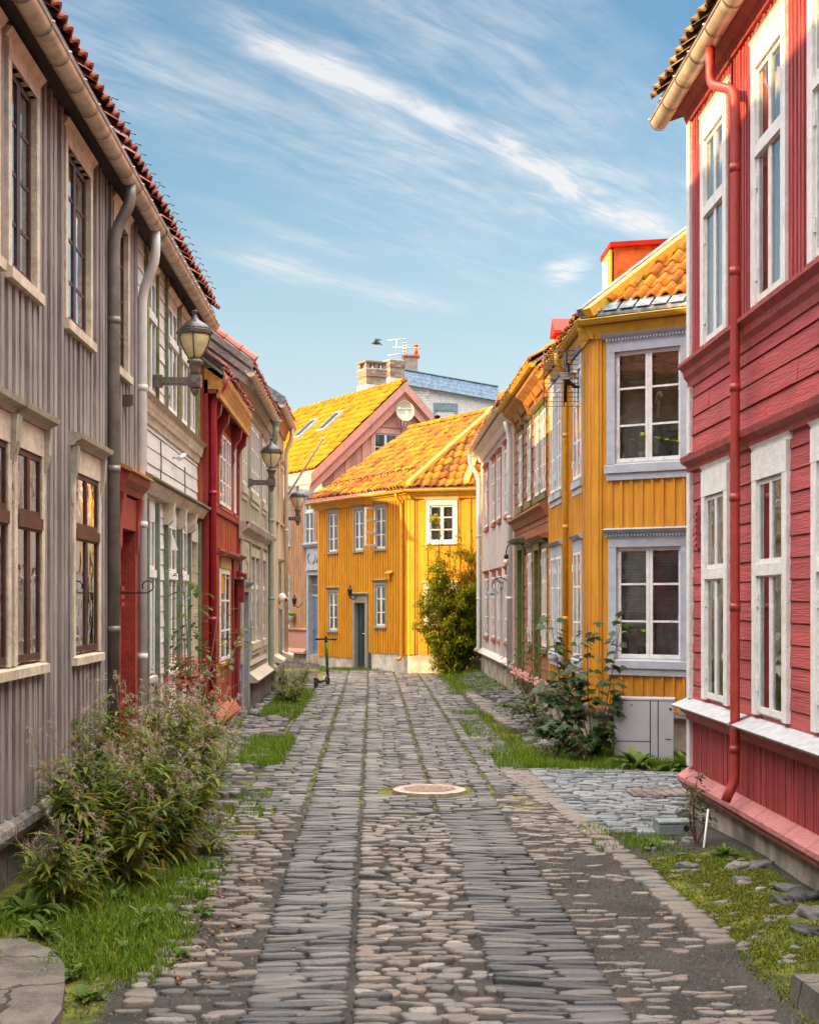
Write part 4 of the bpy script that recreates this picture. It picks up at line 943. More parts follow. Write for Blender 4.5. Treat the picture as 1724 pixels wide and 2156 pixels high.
# plants, lampshade, mug and pots standing inside the upper window
def houseplant(base, hgt, n, leaf, name, label, pot, potmat, pr=.06, ph=.11):
    t = thing(name, label, 'potted plant', base)
    P = MB(); P.lathe([(pr * .75, 0), (pr, ph * .9), (pr * 1.05, ph)], (0, 0, 0), 14); P.build('pot', M[potmat], t, local=True)
    L_ = MB()
    for i in range(n):
        g_ = i * 2.4 + R.uniform(-.3, .3); e_ = R.uniform(.7, 1.15); p0 = Vector((0, 0, ph)); ln = hgt * R.uniform(.75, 1.1)
        d = Vector((math.cos(g_) * math.cos(e_), math.sin(g_) * math.cos(e_), math.sin(e_)))
        add_leaf(L_, p0, d, ln, ln * leaf, droop=.7)
    L_.build('leaves', M['houseplant'], t, local=True)
    return t
def add_leaf(mb, p, d, ln, wd, droop=.3, rnd=None, mat=0, fold=.15, prof=((.0, .12), (.3, .85), (.55, 1.0), (.8, .6), (1.0, .0)), roll=None):
    """a leaf blade bending downward along its length"""
    rnd = R.random() if rnd is None else rnd
    d = Vector(d).normalized(); s_ = d.cross(Vector((0, 0, 1)))
    s_ = s_.normalized() if s_.length > .05 else Vector((1, 0, 0))
    if roll is not None: s_ = (Matrix.Rotation(roll, 3, d) @ s_)
    b = len(mb.v); q = Vector(p); prev = 0.0
    for t, wv in prof:
        dd = (d + Vector((0, 0, -droop * t * t * 1.5))).normalized(); q = q + dd * ln * (t - prev); prev = t
        up = s_.cross(dd)
        mb.v.append(tuple(q - s_ * wd * .5 * wv + up * fold * wd * wv)); mb.v.append(tuple(q)); mb.v.append(tuple(q + s_ * wd * .5 * wv + up * fold * wd * wv))
    for i in range(len(prof) - 1):
        k = b + 3 * i
        mb.face((k, k + 1, k + 4, k + 3), mat, True, rnd); mb.face((k + 1, k + 2, k + 5, k + 4), mat, True, rnd)
leafmat('houseplant', [(0, (.18, .36, .04)), (1, (.36, .55, .08))], .35)
houseplant(ff.p(u0 + .30, za + .03, -.15), .36, 9, .2, 'potted_plant', 'leafy plant in white pot behind upper ochre window, left pane', None, 'ceramic')
houseplant(ff.p(u0 + .63, za + .03, -.15), .34, 11, .26, 'potted_plant', 'bushy plant in blue patterned pot behind upper ochre window, right pane', None, 'blue_ceramic')
houseplant(ff.p(u0 + .26, zc_ + .03, -.22), .40, 7, .24, 'potted_plant', 'dark leafy plant standing inside lower ochre house window', None, 'black_plastic')
t = thing('table_lamp', 'table lamp with pleated shade behind upper ochre window blind', 'lamp', ff.p(u0 + .68, za + .40, -.42))
P = MB(); P.lathe([(.17, 0), (.08, .27)], (0, 0, 0), 18); P.build('lamp_shade', M['light_paper'], t, local=True)
P = MB(); P.lathe([(.06, -.38), (.02, -.3), (.015, .1)], (0, 0, 0), 10); P.build('lamp_stem', M['iron'], t, local=True)
P = MB(); P.lathe([(.038, 0), (.04, .09)], (0, 0, 0), 12); P.tube([(.035, -.01, .075), (.07, -.02, .06), (.07, -.02, .03), (.035, -.01, .015)], .006, 6)
mg = tag(P.build('mug', M['blue_ceramic']), 'small blue mug on upper ochre window ledge beside white pot', 'mug'); mg.location = ff.p(u0 + .40, za + .03, -.12)

# ---- red-brown lap-board house ------------------------------------------------------------
h = house('red brown horizontal board house with green trimmed windows and curved cornice', 'house', (2.8, 25, 0), 'wooden houses lining the street')
fs = right(2.8); hs = []
for a, b in ((22.85, 23.55), (23.75, 24.4), (25.0, 25.55), (26.45, 27.05)):
    window(h, fs, a, b, 3.72, 5.05, 'moss_green_trim', 'white_paint', cw=.045, head=.1, cap=.08, leafs=2, rows=3, holes=hs, sillh=.12, cur='sheer', depth=-.006, cd_=.018, hinges=True)
for a, b in ((22.8, 23.4), (24.95, 25.5)):
    window(h, fs, a, b, 1.2, 2.8, 'moss_green_trim', 'white_paint', cw=.045, head=.1, cap=.1, leafs=2, rows=3, holes=hs, sillh=.1, cur='sheer', depth=-.002, cd_=.010, hinges=True)
door(h, fs, 23.72, 24.35, .5, 2.8, 'moss_green_trim', 'red_door', cw=.08, head=.12, cap=.14, holes=hs, depth=.08)
door(h, fs, 26.35, 27.2, .35, 2.9, 'moss_green_trim', 'moss_green_trim', cw=.1, head=.12, cap=.2, holes=hs, light=.22, depth=.12)
B = MB(); lap_boards(B, fs, 22.58, 28.0, .62, 5.6, hs, .2, .022); B.build('wall', M['log_brown'], h)
B = MB(); B.prism(fs, 22.58, 27.95, [(.001, 3.30), (.05, 3.32), (.10, 3.42), (.17, 3.47), (.17, 3.51), (.001, 3.55)]); B.prism(fs, 22.55, 24.6, [(.001, 2.95), (.13, 2.95), (.18, 3.0), (.001, 3.06)]); B.build('cornice', M['log_brown'], h)
B = MB(); B.prism(fs, 22.55, 28.0, [(.001, .50), (.10, .50), (.12, .55), (.02, .66), (.001, .66)]); B.build('skirting', M['rose_skirting'], h)
B = MB(); B.box(fs, 22.56, 28.0, -.15, .50, -.3, .02); B.build('foundation', M['foundation'], h)
B = MB(); B.prism(fs, 22.5, 28.05, [(.001, 5.4), (.05, 5.4), (.12, 5.5), (.24, 5.58), (.26, 5.66), (.001, 5.7)])
for y in (22.9, 24.2, 25.4, 26.6, 27.7): B.prism(fs, y - .06, y + .06, [(.001, 5.16), (.03, 5.2), (.06, 5.34), (.12, 5.48), (.001, 5.48)])
B.build('eave_moulding', M['orange_trim'], h)
gabled_body(h, 2.8, 22.6, 27.98, 2.52, 5.78, 6.0, 8.0, 9.4, 'log_brown', 'tile_orange', wall_ends=(False, True))
B = MB(); half_pipe(B, (2.5, 22.5, 5.7), (2.5, 28.0, 5.7), .06, joints=.5); B.build('gutter', M['yellow_trim'], h)
B = MB(); pipe(B, [(2.62, 28.15, 5.5), (2.70, 28.15, 5.2), (2.70, 28.15, .5)], .055, 0, [(2.7, 28.15, 3.6), (2.7, 28.15, 2.0)]); B.build('drainpipe', M['white_pipe'], h)

# ---- pale pinkish house -----------------------------------------------------------------
h = house('pale pinkish plank house with brick red window trim, last on the right', 'house', (2.8, 32, 0), 'wooden houses lining the street')
hs = []
for zr in ((3.75, 5.1), (1.1, 2.5)):
    for a, b in ((29.35, 30.0), (31.0, 31.75), (32.4, 33.2), (34.4, 35.4)):
        if zr[0] < 2 and a == 31.0: b = 31.6
        window(h, fs, a, b, zr[0], zr[1], 'brick_red_trim', 'white_paint', cw=.035, head=.12, cap=.07, leafs=2, rows=3, holes=hs, sillh=.1, cur='sheer', depth=-.002, cd_=.010, hinges=True)
door(h, fs, 30.25, 30.85, .45, 2.25, 'pale_siding', 'pale_siding', cw=.08, head=.1, cap=.14, holes=hs, depth=.12)
B = MB(); upright_boards(B, fs, 28.02, 36.5, .72, 5.62, hs, .2, .14, .012); B.box(fs, 36.42, 36.54, .72, 5.6, -.04, .03); B.box(fs, 28.02, 28.14, .72, 5.6, -.04, .03); B.build('wall', M['pale_siding'], h)
B = MB(); B.prism(fs, 28.0, 36.6, [(.001, .62), (.12, .62), (.14, .66), (.02, .76), (.001, .76)]); B.build('skirting', M['pale_siding'], h)
B = MB(); B.box(fs, 28.02, 36.5, -.15, .62, -.3, .03); B.build('foundation', M['foundation'], h)
B = MB(); B.prism(fs, 28.0, 36.7, [(.001, 5.5), (.06, 5.5), (.12, 5.6), (.26, 5.66), (.26, 5.74), (.001, 5.78)]); B.build('eave_moulding', M['white_siding'], h)
gabled_body(h, 2.8, 28.02, 36.5, 2.5, 5.86, 6.0, 8.0, 9.4, 'pale_siding', 'tile_red', wall_ends=(False, True))
B = MB(); half_pipe(B, (2.48, 28.2, 5.78), (2.48, 36.8, 5.78), .06, joints=.4, rm=1); B.build('gutter', [M['zinc'], M['dark_zinc']], h)
B = MB(); pipe(B, [(2.48, 36.6, 5.7), (2.48, 36.6, 5.5), (2.66, 36.55, 5.2), (2.70, 36.5, 5.0), (2.70, 36.5, .75), (2.6, 36.5, .66)], .05, 0, [(2.7, 36.5, 3.6), (2.7, 36.5, 2.0)]); B.build('drainpipe', M['white_pipe'], h)
B = MB(); q = [at(1051, 880, 30.5), at(1108, 836, 27.6), at(1060, 886, 29.5)]
B.plate([at(1050, 880, 31.0), at(1107, 835, 28.6), at(1062, 884, 29.6)], (.35, .1, -.02)); B.build('roof_hatch', M['red_metal'], h)

# ================================================================= HOUSES CLOSING THE VIEW
# ---- bright yellow house -------------------------------------------------------------------
A0, A1, A2 = Vector((-1.62, 43.0, 0)), Vector((1.0, 38.0, 0)), Vector((4.4, 37.0, 0))
h = house('bright yellow house with orange tiled roof and teal door closing the street', 'house', (1.0, 38, 0), 'houses at the far end of the street')
fa = Fr(A0, A1, (-1, -.5)); fb = Fr(A1, A2, (-.3, -1)); ha = []; hb = []
def win_px(root, fr_, x0, x1, y0, y1, **kw):
    u0_, u1_ = fr_.ux(x0), fr_.ux(x1); um_ = (u0_ + u1_) / 2
    return window(root, fr_, min(u0_, u1_), max(u0_, u1_), fr_.z(y1, um_), fr_.z(y0, um_), **kw)
st = dict(casing='grey_trim', sash='white_paint', cw=.06, head=.10, cap=.08, leafs=2, rows=3, sillh=.07, cur='sheer', depth=.03, holes=ha)
z4 = lambda x, y: (379 + x / 2.559, 673.7 + y / 2.559)
for x0, x1, y0, y1 in ((806, 852, 1042, 1248), (944, 990, 1025, 1240), (1058, 1110, 1010, 1230), (806, 852, 1468, 1670), (1058, 1110, 1430, 1648)):
    (a, c), (b, d) = z4(x0, y0), z4(x1, y1); win_px(h, fa, a, b, c, d, **st)
(a, c), (b, d) = z4(948, 1524), z4(1003, 1880)
u0, u1 = fa.ux(a), fa.ux(b); dr = door(h, fa, u0, u1, .02, fa.z(c, (u0 + u1) / 2), 'grey_trim', 'teal_door', cw=.16, head=.2, cap=.1, depth=.06, panels=1, holes=ha, handle='white_plastic')
(a, c), (b, d) = z4(1346, 998), z4(1476, 1195)
st2 = dict(st); st2.update(holes=hb, casing='white_paint', cw=.09, head=.14, inter='interior_warm', cur='beige', bars=.035)
win_px(h, fb, a, b, c, d, **st2)
win_px(h, fb, *(z4(1332, 1450)[0], z4(1470, 1650)[0], z4(1332, 1450)[1], z4(1470, 1650)[1]), **st2)
# open casement on the upper storey
(a, c), (b, d) = z4(1012, 1012), z4(1066, 1218); uo = fa.ux(b) - .02
P_ = fa.p(uo, 0, .04); q_ = P_ + Vector((-.62, -.62, 0)); fo = Fr(P_, q_, (-1, 1)); B = MB(); zl, zh = fa.z(d, uo), fa.z(c, uo); ln = .42
for a_ in (0, ln - .05): B.box(fo, a_, a_ + .05, zl, zh, 0, .04)
for i in range(4): z_ = zl + (zh - zl - .05) * i / 3; B.box(fo, .05, ln - .05, z_, z_ + .05, 0.001, .039)
B.build('open_casement', M['white_paint'], h)
B = MB(); La = fa.len; Lb = fb.len
def zbot(u): return .22 + .33 * u / La
sheet_h = ha + [(u0 - .16, u1 + .16, 0, .6)]
for a, b, z_ in ((0, La * .47, .30), (La * .47, La, .50)):
    upright_boards(B, fa, a, b, z_, 4.82, sheet_h, .155, .07, .028)
upright_boards(B, fb, 0.02, Lb, .52, 4.82, hb, .3, .03, .02)
B.box(fa, La - .12, La + .01, .5, 4.82, .001, .035); B.box(fb, -.005, .12, .52, 4.82, .001, .035); B.box(fa, -.02, .1, .28, 4.82, .001, .035)
B.build('wall', M['yellow_siding'], h)
B = MB(); B.box(fa, 0.02, u0 - .17, -.1, .30, -.25, -.01); B.box(fa, u1 + .3, La - .02, -.1, .5, -.25, -.01); B.box(fb, 0, Lb, -.1, .52, -.25, -.01); B.build('foundation', M['limewash'], h)
B = MB(); B.prism(fa, -.2, La + .12, [(.001, 4.66), (.05, 4.66), (.12, 4.76), (.20, 4.79), (.20, 4.84), (.001, 4.88)]); B.prism(fb, -.14, Lb, [(.001, 4.66), (.05, 4.66), (.12, 4.76), (.20, 4.79), (.20, 4.84), (.001, 4.88)]); B.build('eave_moulding', M['yellow_trim'], h)
B = MB(); half_pipe(B, fa.p(-.3, 4.885, .27), fa.p(La + .1, 4.885, .27), .06, joints=.7); half_pipe(B, fb.p(-.1, 4.885, .27), fb.p(Lb, 4.885, .27), .06, joints=.7); B.build('gutter', M['yellow_trim'], h)
B = MB(); pu = La - .35; pipe(B, [fa.p(pu, 4.83, .26), fa.p(pu, 4.70, .2), fa.p(pu, 4.55, .08), fa.p(pu, .42, .08), fa.p(pu, .36, .2)], .045, 0); B.build('drainpipe', M['ochre_pipe'], h)
nA = -fa.n; pit = rad(35.6); Va = nA * math.cos(pit) + Vector((0, 0, math.sin(pit)))
Ea = fa.p(-.30, 4.96, .24); LV = 3.86; apu = La + .32 + .9
B = MB(); pantiles(B, Ea, fa.u, Va, [(.1, 0), (La + .42, 0), (5.5, LV), (.75, LV)], tw=.19, th=.29, amp=.065)
ridge0 = Ea + Va * LV + fa.u * .75 + Vector((0, 0, .06)); apex = Ea + Va * LV + fa.u * 5.5 + Vector((0, 0, .06))
c1 = fa.p(La + .12, 4.96, .24); c2 = fb.p(1.57, 4.96, .24)
Vb = (apex - (c1 + c2) * .5); Ub = (c2 - c1).normalized(); Vb = (Vb - Ub * Vb.dot(Ub)); au = (apex - c1).dot(Ub)
pantiles(B, c1, Ub, Vb, [(0, 0), ((c2 - c1).length, 0), (au + .02, Vb.length), (au - .02, Vb.length)], tw=.22, th=.31, amp=.034)
c3 = fb.p(Lb + .1, 4.96, .24); c4 = apex + (c3 - c2)
B.plate([c2, c3, c4, apex], (0, 0, -.06), 1)
pantiles(B, c2, (c3 - c2), (apex - c2) - (c3 - c2).normalized() * (apex - c2).dot((c3 - c2).normalized()), [(0, 0), ((c3 - c2).length, 0), ((c3 - c2).length, 4.3), ((apex - c2).dot((c3 - c2).normalized()), 4.3)], tw=.22, th=.31)
bk = Vector((.886, .464, 0)) * 3.4
B.plate([ridge0, apex, apex + bk - Vector((0, 0, 2.6)), ridge0 + bk - Vector((0, 0, 2.6))], (0, 0, -.06), 1)
rfo = B.build('roof', [M['tile_orange'], M['tile_dark']], h)
B = MB(); ridge_caps(B, ridge0, apex, .12, .38); B.build('ridge_tiles', M['tile_yellow'], rfo)
B = MB()
for p0, p1 in ((c1 + Vector((.1, 0, .06)), apex), (c2 + Vector((0, 0, .06)), apex)):
    d_ = (p1 - p0).normalized(); sd = d_.cross(Vector((0, 0, 1))).normalized()
    B.plate([p0 - sd * .08, p0 + sd * .08, p1 + sd * .08, p1 - sd * .08], Vector((0, 0, .11)))
B.build('hip_boards', M['yellow_trim'], rfo)
B = MB(); B.plate([c2 + Vector((.12, -.02, -.05)), apex + Vector((.1, 0, 0)), apex + Vector((.5, -.1, -.3)), c2 + Vector((.55, -.1, -.05))], (0, 0, .05)); B.plate([fa.p(-.25, 4.87, .30), fa.p(La * .85, 4.87, .30), fa.p(La * .85, 4.95, .27), fa.p(-.25, 5.00, .27)], -fa.n * -.02); B.build('red_flashing', M['rose_skirting'], rfo)
for i in range(15):
    B = MB(); p = Ea + fa.u * (.3 + i * .38) + Va * (.55 + .012 * i) + Vector((0, 0, .08)); B.tube([p, p + Vector((0, 0, .10)), p + fa.n * .12 + Vector((0, 0, .06))], .014, 4); B.tube([p + fa.n * .1 + Vector((0, 0, .08)), p + fa.n * .1 + fa.u * .2 + Vector((0, 0, .09))], .010, 4); B.build('snow_hook', M['black_iron'], rfo)
B = MB(); B.box(fa, La * .80, La * .80 + .1, 3.0 - .45, 3.0 - .3, .03, .09); B.prism(fa, La * .78, La * .84, [(.03, 2.72), (.12, 2.70), (.03, 2.78)]); B.build('vent', M['yellow_siding'], h)
lp = thing('wall_lantern', 'small black lantern above the teal door', 'lantern', fa.p((u0 + u1) / 2 - .15, fa.z(1243, (u0 + u1) / 2), .28))
def small_lantern(root, back):
    P = MB(); P.lathe([(.05, -.16), (.075, .02), (.055, .05), (.03, .09), (.012, .15)], (0, 0, 0), 6, smooth=False); P.lathe([(.02, -.22), (.05, -.17)], (0, 0, 0), 6); P.build('lantern_body', M['black_iron'], root, local=True)
    P = MB(); P.tube([Vector((0, 0, -.2)), Vector(back) * .5 + Vector((0, 0, -.26)), Vector(back) + Vector((0, 0, -.12))], .014, 6); P.build('arm', M['black_iron'], root, local=True)
small_lantern(lp, -fa.n * .25)

# ---- salmon-pink gable house behind it ----------------------------------------------------------
h = house('pink and peach gabled house with blue door behind the yellow house', 'house', (-1.5, 44, 0), 'houses at the far end of the street')
ud = Vector((-.464, .886, 0)); gd = Vector((.886, .464, 0))
G0 = Vector((-1.87 + .886 * .32, 43.8 + .464 * .32, 0))
fp = Fr(G0 + Vector((0, 0, 0)), G0 + ud * 5, (-1, -.5)); fg = Fr(G0, G0 + gd * 5, (.46, -.88)); hp = []
for x0, x1, y0, y1 in ((678, 722, 940, 1215), (548, 592, 1000, 1215), (556, 592, 1390, 1650)):
    (a, c), (b, d) = z4(x0, y0), z4(x1, y1)
    ua, ub = fp.ux(a), fp.ux(b); um = (ua + ub) / 2
    window(h, fp, min(ua, ub), max(ua, ub), fp.z(d, um), fp.z(c, um), 'blue_grey_trim', 'white_paint', cw=.07, head=.1, cap=0, leafs=2, rows=2, top=.35, holes=hp, sillh=.06, cur='sheer', depth=.03, bars=.04)
(a, c), (b, d) = z4(684, 1420), z4(760, 1875); ua, ub = fp.ux(b), fp.ux(a); ua = max(ua, .03); ub = ua + .82
door(h, fp, ua, ub, .0, 2.75, 'blue_grey_trim', 'blue_door', cw=.13, head=.16, cap=0, depth=.12, holes=hp, panels=4, light=.24)
B = MB(); B.box(fp, ua - .02, ub + .1, 2.92, 3.62, .02, .07); B.prism(fp, ua - .1, ub + .28, [(.001, 3.62), (.12, 3.62), (.17, 3.7), (.17, 3.74), (.001, 3.78)]); B.box(fp, ua, ub + .1, 2.9, 3.0, .07, .11)
cm_ = fp.p((ua + ub) / 2, 3.3, .071); B.tube([cm_, cm_ + fp.n * .03], .17, 14)
for sg in (-1, 1):
    B.tube([fp.p((ua + ub) / 2 + sg * .26, 3.14, .085), fp.p((ua + ub) / 2 + sg * .40, 3.3, .085), fp.p((ua + ub) / 2 + sg * .26, 3.46, .085)], .02, 4)
B.build('door_pediment', M['blue_grey_trim'], h)
B = MB(); upright_boards(B, fp, .12, 6.0, 1.02, 5.62, hp, .135, .06, .026)
B.box(fp, -.02, .12, .1, 5.6, .0, .05); B.build('wall', M['peach_siding'], h)
B = MB(); B.box(fp, ub + .16, 6, .35, 1.0, .001, .04); B.prism(fp, ub + .16, 6, [(.001, 1.0), (.08, 1.0), (.10, 1.05), (.001, 1.08)]); B.prism(fp, ub + .16, 6, [(.001, .28), (.14, .28), (.14, .34), (.04, .44), (.001, .44)]); B.build('plinth_panel', M['peach_plinth'], h)
B = MB(); B.box(fp, 0, 6, -.1, .28, -.2, .02); B.box(fg, 0, 5.8, -.1, .3, -.2, .02); B.build('foundation', M['foundation'], h)
B = MB(); B.prism(fp, -.1, 6.2, [(.001, 5.30), (.03, 5.30), (.05, 5.58), (.12, 5.62), (.24, 5.9), (.27, 6.02), (.001, 6.02)]); B.build('cornice', M['white_siding'], h)
HW = 3.13; apz = 8.86; ez = 5.98
E0 = Vector((-1.87, 43.8, 0))                       # left eave tip of the gable
B = MB(); hg = []
(a, c), (b, d) = z4(1046, 612), z4(1168, 760); ua, ub = fg.ux(a), fg.ux(b); um = (ua + ub) / 2
window(h, fg, ua, ub, fg.z(d, um), fg.z(c, um), 'pink_trim', 'white_paint', cw=.12, head=.16, cap=.06, leafs=2, rows=2, holes=hg, cur='beige', depth=.03, inter='interior_warm')
B = MB(); bwid = .2; u = 0.0; slope = (apz - ez) / HW
while u < 2 * HW - .5:
    t0_ = u + .32; t1_ = t0_ + bwid; top = lambda t: ez + slope * (t if t < HW else 2 * HW - t) - .12
    hs_ = [(q[2], q[3]) for q in hg if q[0] < u + bwid and q[1] > u]
    for p, q in cut(3.0, min(top(t0_), top(t1_)), hs_):
        n1 = R.uniform(.0, .02) if (int(u / bwid) % 2) else .03
        if q >= min(top(t0_), top(t1_)) - 1e-4:
            B.plate([fg.p(u + .004, p, n1), fg.p(u + bwid - .004, p, n1), fg.p(u + bwid - .004, top(t1_), n1), fg.p(u + .004, top(t0_), n1)], fg.n * -.05, 0, R.random())
        else: B.box(fg, u + .004, u + bwid - .004, p, q, n1 - .05, n1, 0, R.random())
    u += bwid
B.plate([fg.p(0, 0, -.05), fg.p(5.6, 0, -.05), fg.p(5.6, 3, -.05), fg.p(0, 3, -.05)], fg.n * -.02)
B.build('gable_wall', M['pink_siding'], h)
gp = lambda t, z_, n=0.0: E0 + gd * t + fg.n * n + Vector((0, 0, z_))
B = MB()
for w1, w2, n in ((.0, .30, .26), (.30, .36, .20), (.36, .66, .15)):
    for sgn in (0, 1):
        f_ = (lambda t: t) if sgn == 0 else (lambda t: 2 * HW - t)
        B.plate([gp(f_(-.15), ez - slope * .15 - w1, n), gp(f_(HW), apz - w1, n), gp(f_(HW), apz - w2, n), gp(f_(-.15), ez - slope * .15 - w2, n)], fg.n * -.05, 0, R.random())
B.build('bargeboards', M['pink_trim'], h)
B = MB(); Vp = gd * HW + Vector((0, 0, apz - ez)); LVp = Vp.length
O_ = gp(0, ez + .03, .25)
pantiles(B, O_, ud, Vp, [(0, 0), (9.5, 0), (8.2, LVp), (0, LVp)], tw=.2, th=.31, amp=.04)
B.plate([gp(HW, apz + .02, .25), gp(HW, apz + .02, .25) + ud * 8.2, gp(2 * HW, ez, .25) + ud * 8.2, gp(2 * HW, ez, .25)], (0, 0, -.06), 1)
rfp = B.build('roof', [M['tile_yellow'], M['tile_dark']], h)
B = MB(); ridge_caps(B, gp(HW, apz + .05, .2), gp(HW, apz + .05, .2) + ud * 8.2, .11); B.build('ridge_tiles', M['tile_yellow'], rfp)
def on_roof(x, y):                                   # point of the left roof slope seen at a given pixel
    N_ = ud.cross(Vp).normalized(); d = Vector(((x - HX) / FPX, 1, (HY - y) / FPX)); o = Vector((0, 0, EYE)); return o + d * ((O_ - o).dot(N_) / d.dot(N_))
for x, y in ((648, 908), (699, 893)):                # two roof lights
    p = on_roof(x, y); vn = Vp.normalized(); nn = ud.cross(vn); nn = nn if nn.z > 0 else -nn
    K = MB(); q = [p - ud * .28 - vn * .5, p + ud * .28 - vn * .5, p + ud * .28 + vn * .5, p - ud * .28 + vn * .5]
    K.plate([v + nn * .05 for v in q], nn * .10); so_ = K.build('skylight', M['zinc'], h)
    K = MB(); K.poly([p + (v - p) * .86 + nn * .153 for v in q]); K.build('pane', M['glass'], so_)
def chimney(root, c, sx, sy, z0, z1, matn, caps='slab', base=.5, name='chimney'):
    K = MB(); f_ = Fr((c.x, c.y), (c.x + gd.x, c.y + gd.y), (.46, -.88)); k = int((z1 - z0) / .085)
    for i in range(k):                               # coursed brick
        za_, zb_ = z0 + i * .085, z0 + (i + 1) * .085 - .008; uu = -sx
        fl = .025 if i > k - 4 else 0
        while uu < sx - .01:
            u2 = min(sx, uu + R.uniform(.16, .24)); K.box(f_, uu - (fl if uu == -sx else 0), u2 - .008 + (fl if u2 == sx else 0), za_, zb_, -sy - fl, sy + fl + R.uniform(-.003, .003), 0, min(1, max(0, R.gauss(.5, .3)))); uu = u2
    K.box(f_, -sx + .01, sx - .01, z0, z1 - .02, -sy + .01, sy - .008, 1)
    o = K.build(name, [M[matn], M['mortar_white']], root)
    if caps == 'slab':
        K = MB()
        for a in (-1, 0, 1):
            for b in (-1, 1): K.box(f_, a * (sx - .06) - .06, a * (sx - .06) + .06, z1, z1 + .17, b * (sy - .07) - .06, b * (sy - .07) + .06)
        K.box(f_, -sx - .04, sx + .04, z1 + .17, z1 + .22, -sy - .04, sy + .04); K.build('chimney_cap', M['brick'], o)
    K = MB(); K.box(f_, -sx - .03, sx + .03, z0 - .3, z0 + base, -sy - .03, sy + .03); K.build('flashing', M['mortar_white'], o)
    return o, f_
tR = lambda t: gp(HW, apz, .2) + ud * t
c = tR(3.0); chimney(h, at(784, 780, c.y + .2), .38, .3, 8.35, 9.75, 'brick', 'slab', .82)
# satellite dish with its lettering, TV pole
dc = at(853, 866, 44.9); t = thing('satellite_dish', 'round beige satellite dish on the pink gable wall', 'satellite dish', dc)
dq = Vector((.15, -1, .22)).normalized(); rx_ = dq.cross(Vector((0, 0, 1))).normalized() * -1; ry_ = rx_.cross(dq) * -1
if ry_.z < 0: ry_ = -ry_
if rx_.x < 0: rx_ = -rx_
K = MB(); nr, na = 6, 32; b0 = 0
for i in range(nr + 1):
    r_ = i / nr
    for j in range(na):
        g_ = 2 * math.pi * j / na; K.v.append(tuple(rx_ * (.285 * r_ * math.cos(g_)) + ry_ * (.33 * r_ * math.sin(g_)) + dq * (.07 * r_ * r_ - .05)))
for i in range(nr):
    for j in range(na): j2 = (j + 1) % na; K.face((i * na + j, i * na + j2, (i + 1) * na + j2, (i + 1) * na + j), 0, True)
K.tube([rx_ * (.285 * math.cos(2 * math.pi * j / na)) + ry_ * (.33 * math.sin(2 * math.pi * j / na)) + dq * .02 for j in range(na + 1)], .012, 6); K.build('reflector', M['dish'], t, local=True)
K = MB(); K.tube([ry_ * -.3, ry_ * -.36 + dq * .30, ry_ * -.2 + dq * .36], .014, 6); K.tube([ry_ * -.2 + dq * .34, ry_ * -.12 + dq * .32], .03, 8); K.tube([dq * -.05, dq * -.25 + ry_ * -.1], .03, 8); K.tube([rx_ * -.1 + ry_ * -.32, rx_ * -.08 + ry_ * -.5 - dq * .2], .02, 6); K.tube([rx_ * .05 + ry_ * -.32, rx_ * -.06 + ry_ * -.5 - dq * .2], .02, 6); K.build('feed_arm', M['white_plastic'], t, local=True)
def lettering(body, size, p, xr, yr, matn, name, parent, local=True, ext=.002):
    cu = bpy.data.curves.new(name, 'FONT'); cu.body = body; cu.size = size; cu.align_x = 'CENTER'; cu.align_y = 'CENTER'; cu.extrude = ext
    q_ = bpy.data.objects.new('text', cu); me_ = bpy.data.meshes.new_from_object(q_); bpy.data.objects.remove(q_); me_.materials.clear(); me_.materials.append(M[matn])
    o = bpy.data.objects.new(name, me_); S.collection.objects.link(o)
    xr, yr = Vector(xr).normalized(), Vector(yr).normalized(); zr = xr.cross(yr)
    m_ = Matrix((xr, yr, zr)).transposed().to_4x4(); m_.translation = Vector(p); o.matrix_basis = m_; o.parent = parent
    return o
lettering('Canal Digital', .072, rx_ * .05 + ry_ * .10 + dq * .0, rx_, ry_, 'white_plastic', 'lettering', t)
K = MB(); cc = rx_ * -.19 + ry_ * .10 + dq * .0
K.plate([cc + rx_ * -.035 + ry_ * -.035, cc + rx_ * .035 + ry_ * -.035, cc + rx_ * .035 + ry_ * .035, cc + rx_ * -.035 + ry_ * .035], dq * .004); K.build('emblem', M['white_plastic'], t, local=True)
K = MB(); p = at(921, 925, 45.5); K.tube([p, p + Vector((.02, 0, .72))], .05, 8); K.lathe([(.11, .72), (.02, .8)], p, 8); K.build('flue', M['black_iron'], h)
# wall things on the peach front
t = thing('wall_lantern', 'black curled-arm lantern on the peach wall beside the blue door', 'lantern', at(620, 1262, 44.6)); small_lantern(t, -fp.n * .28)
pb = at(622, 1301, 44.8); pb = Vector((pb.x, pb.y, pb.z - .16))
bk_ = fp.p(fp.ux(622), pb.z, .0)
houseplant(Vector((bk_.x, bk_.y, pb.z)) + fp.n * .16, .22, 40, .35, 'hanging_basket', 'white pot of dark green leaves on the peach wall', None, 'ceramic', .11, .2)

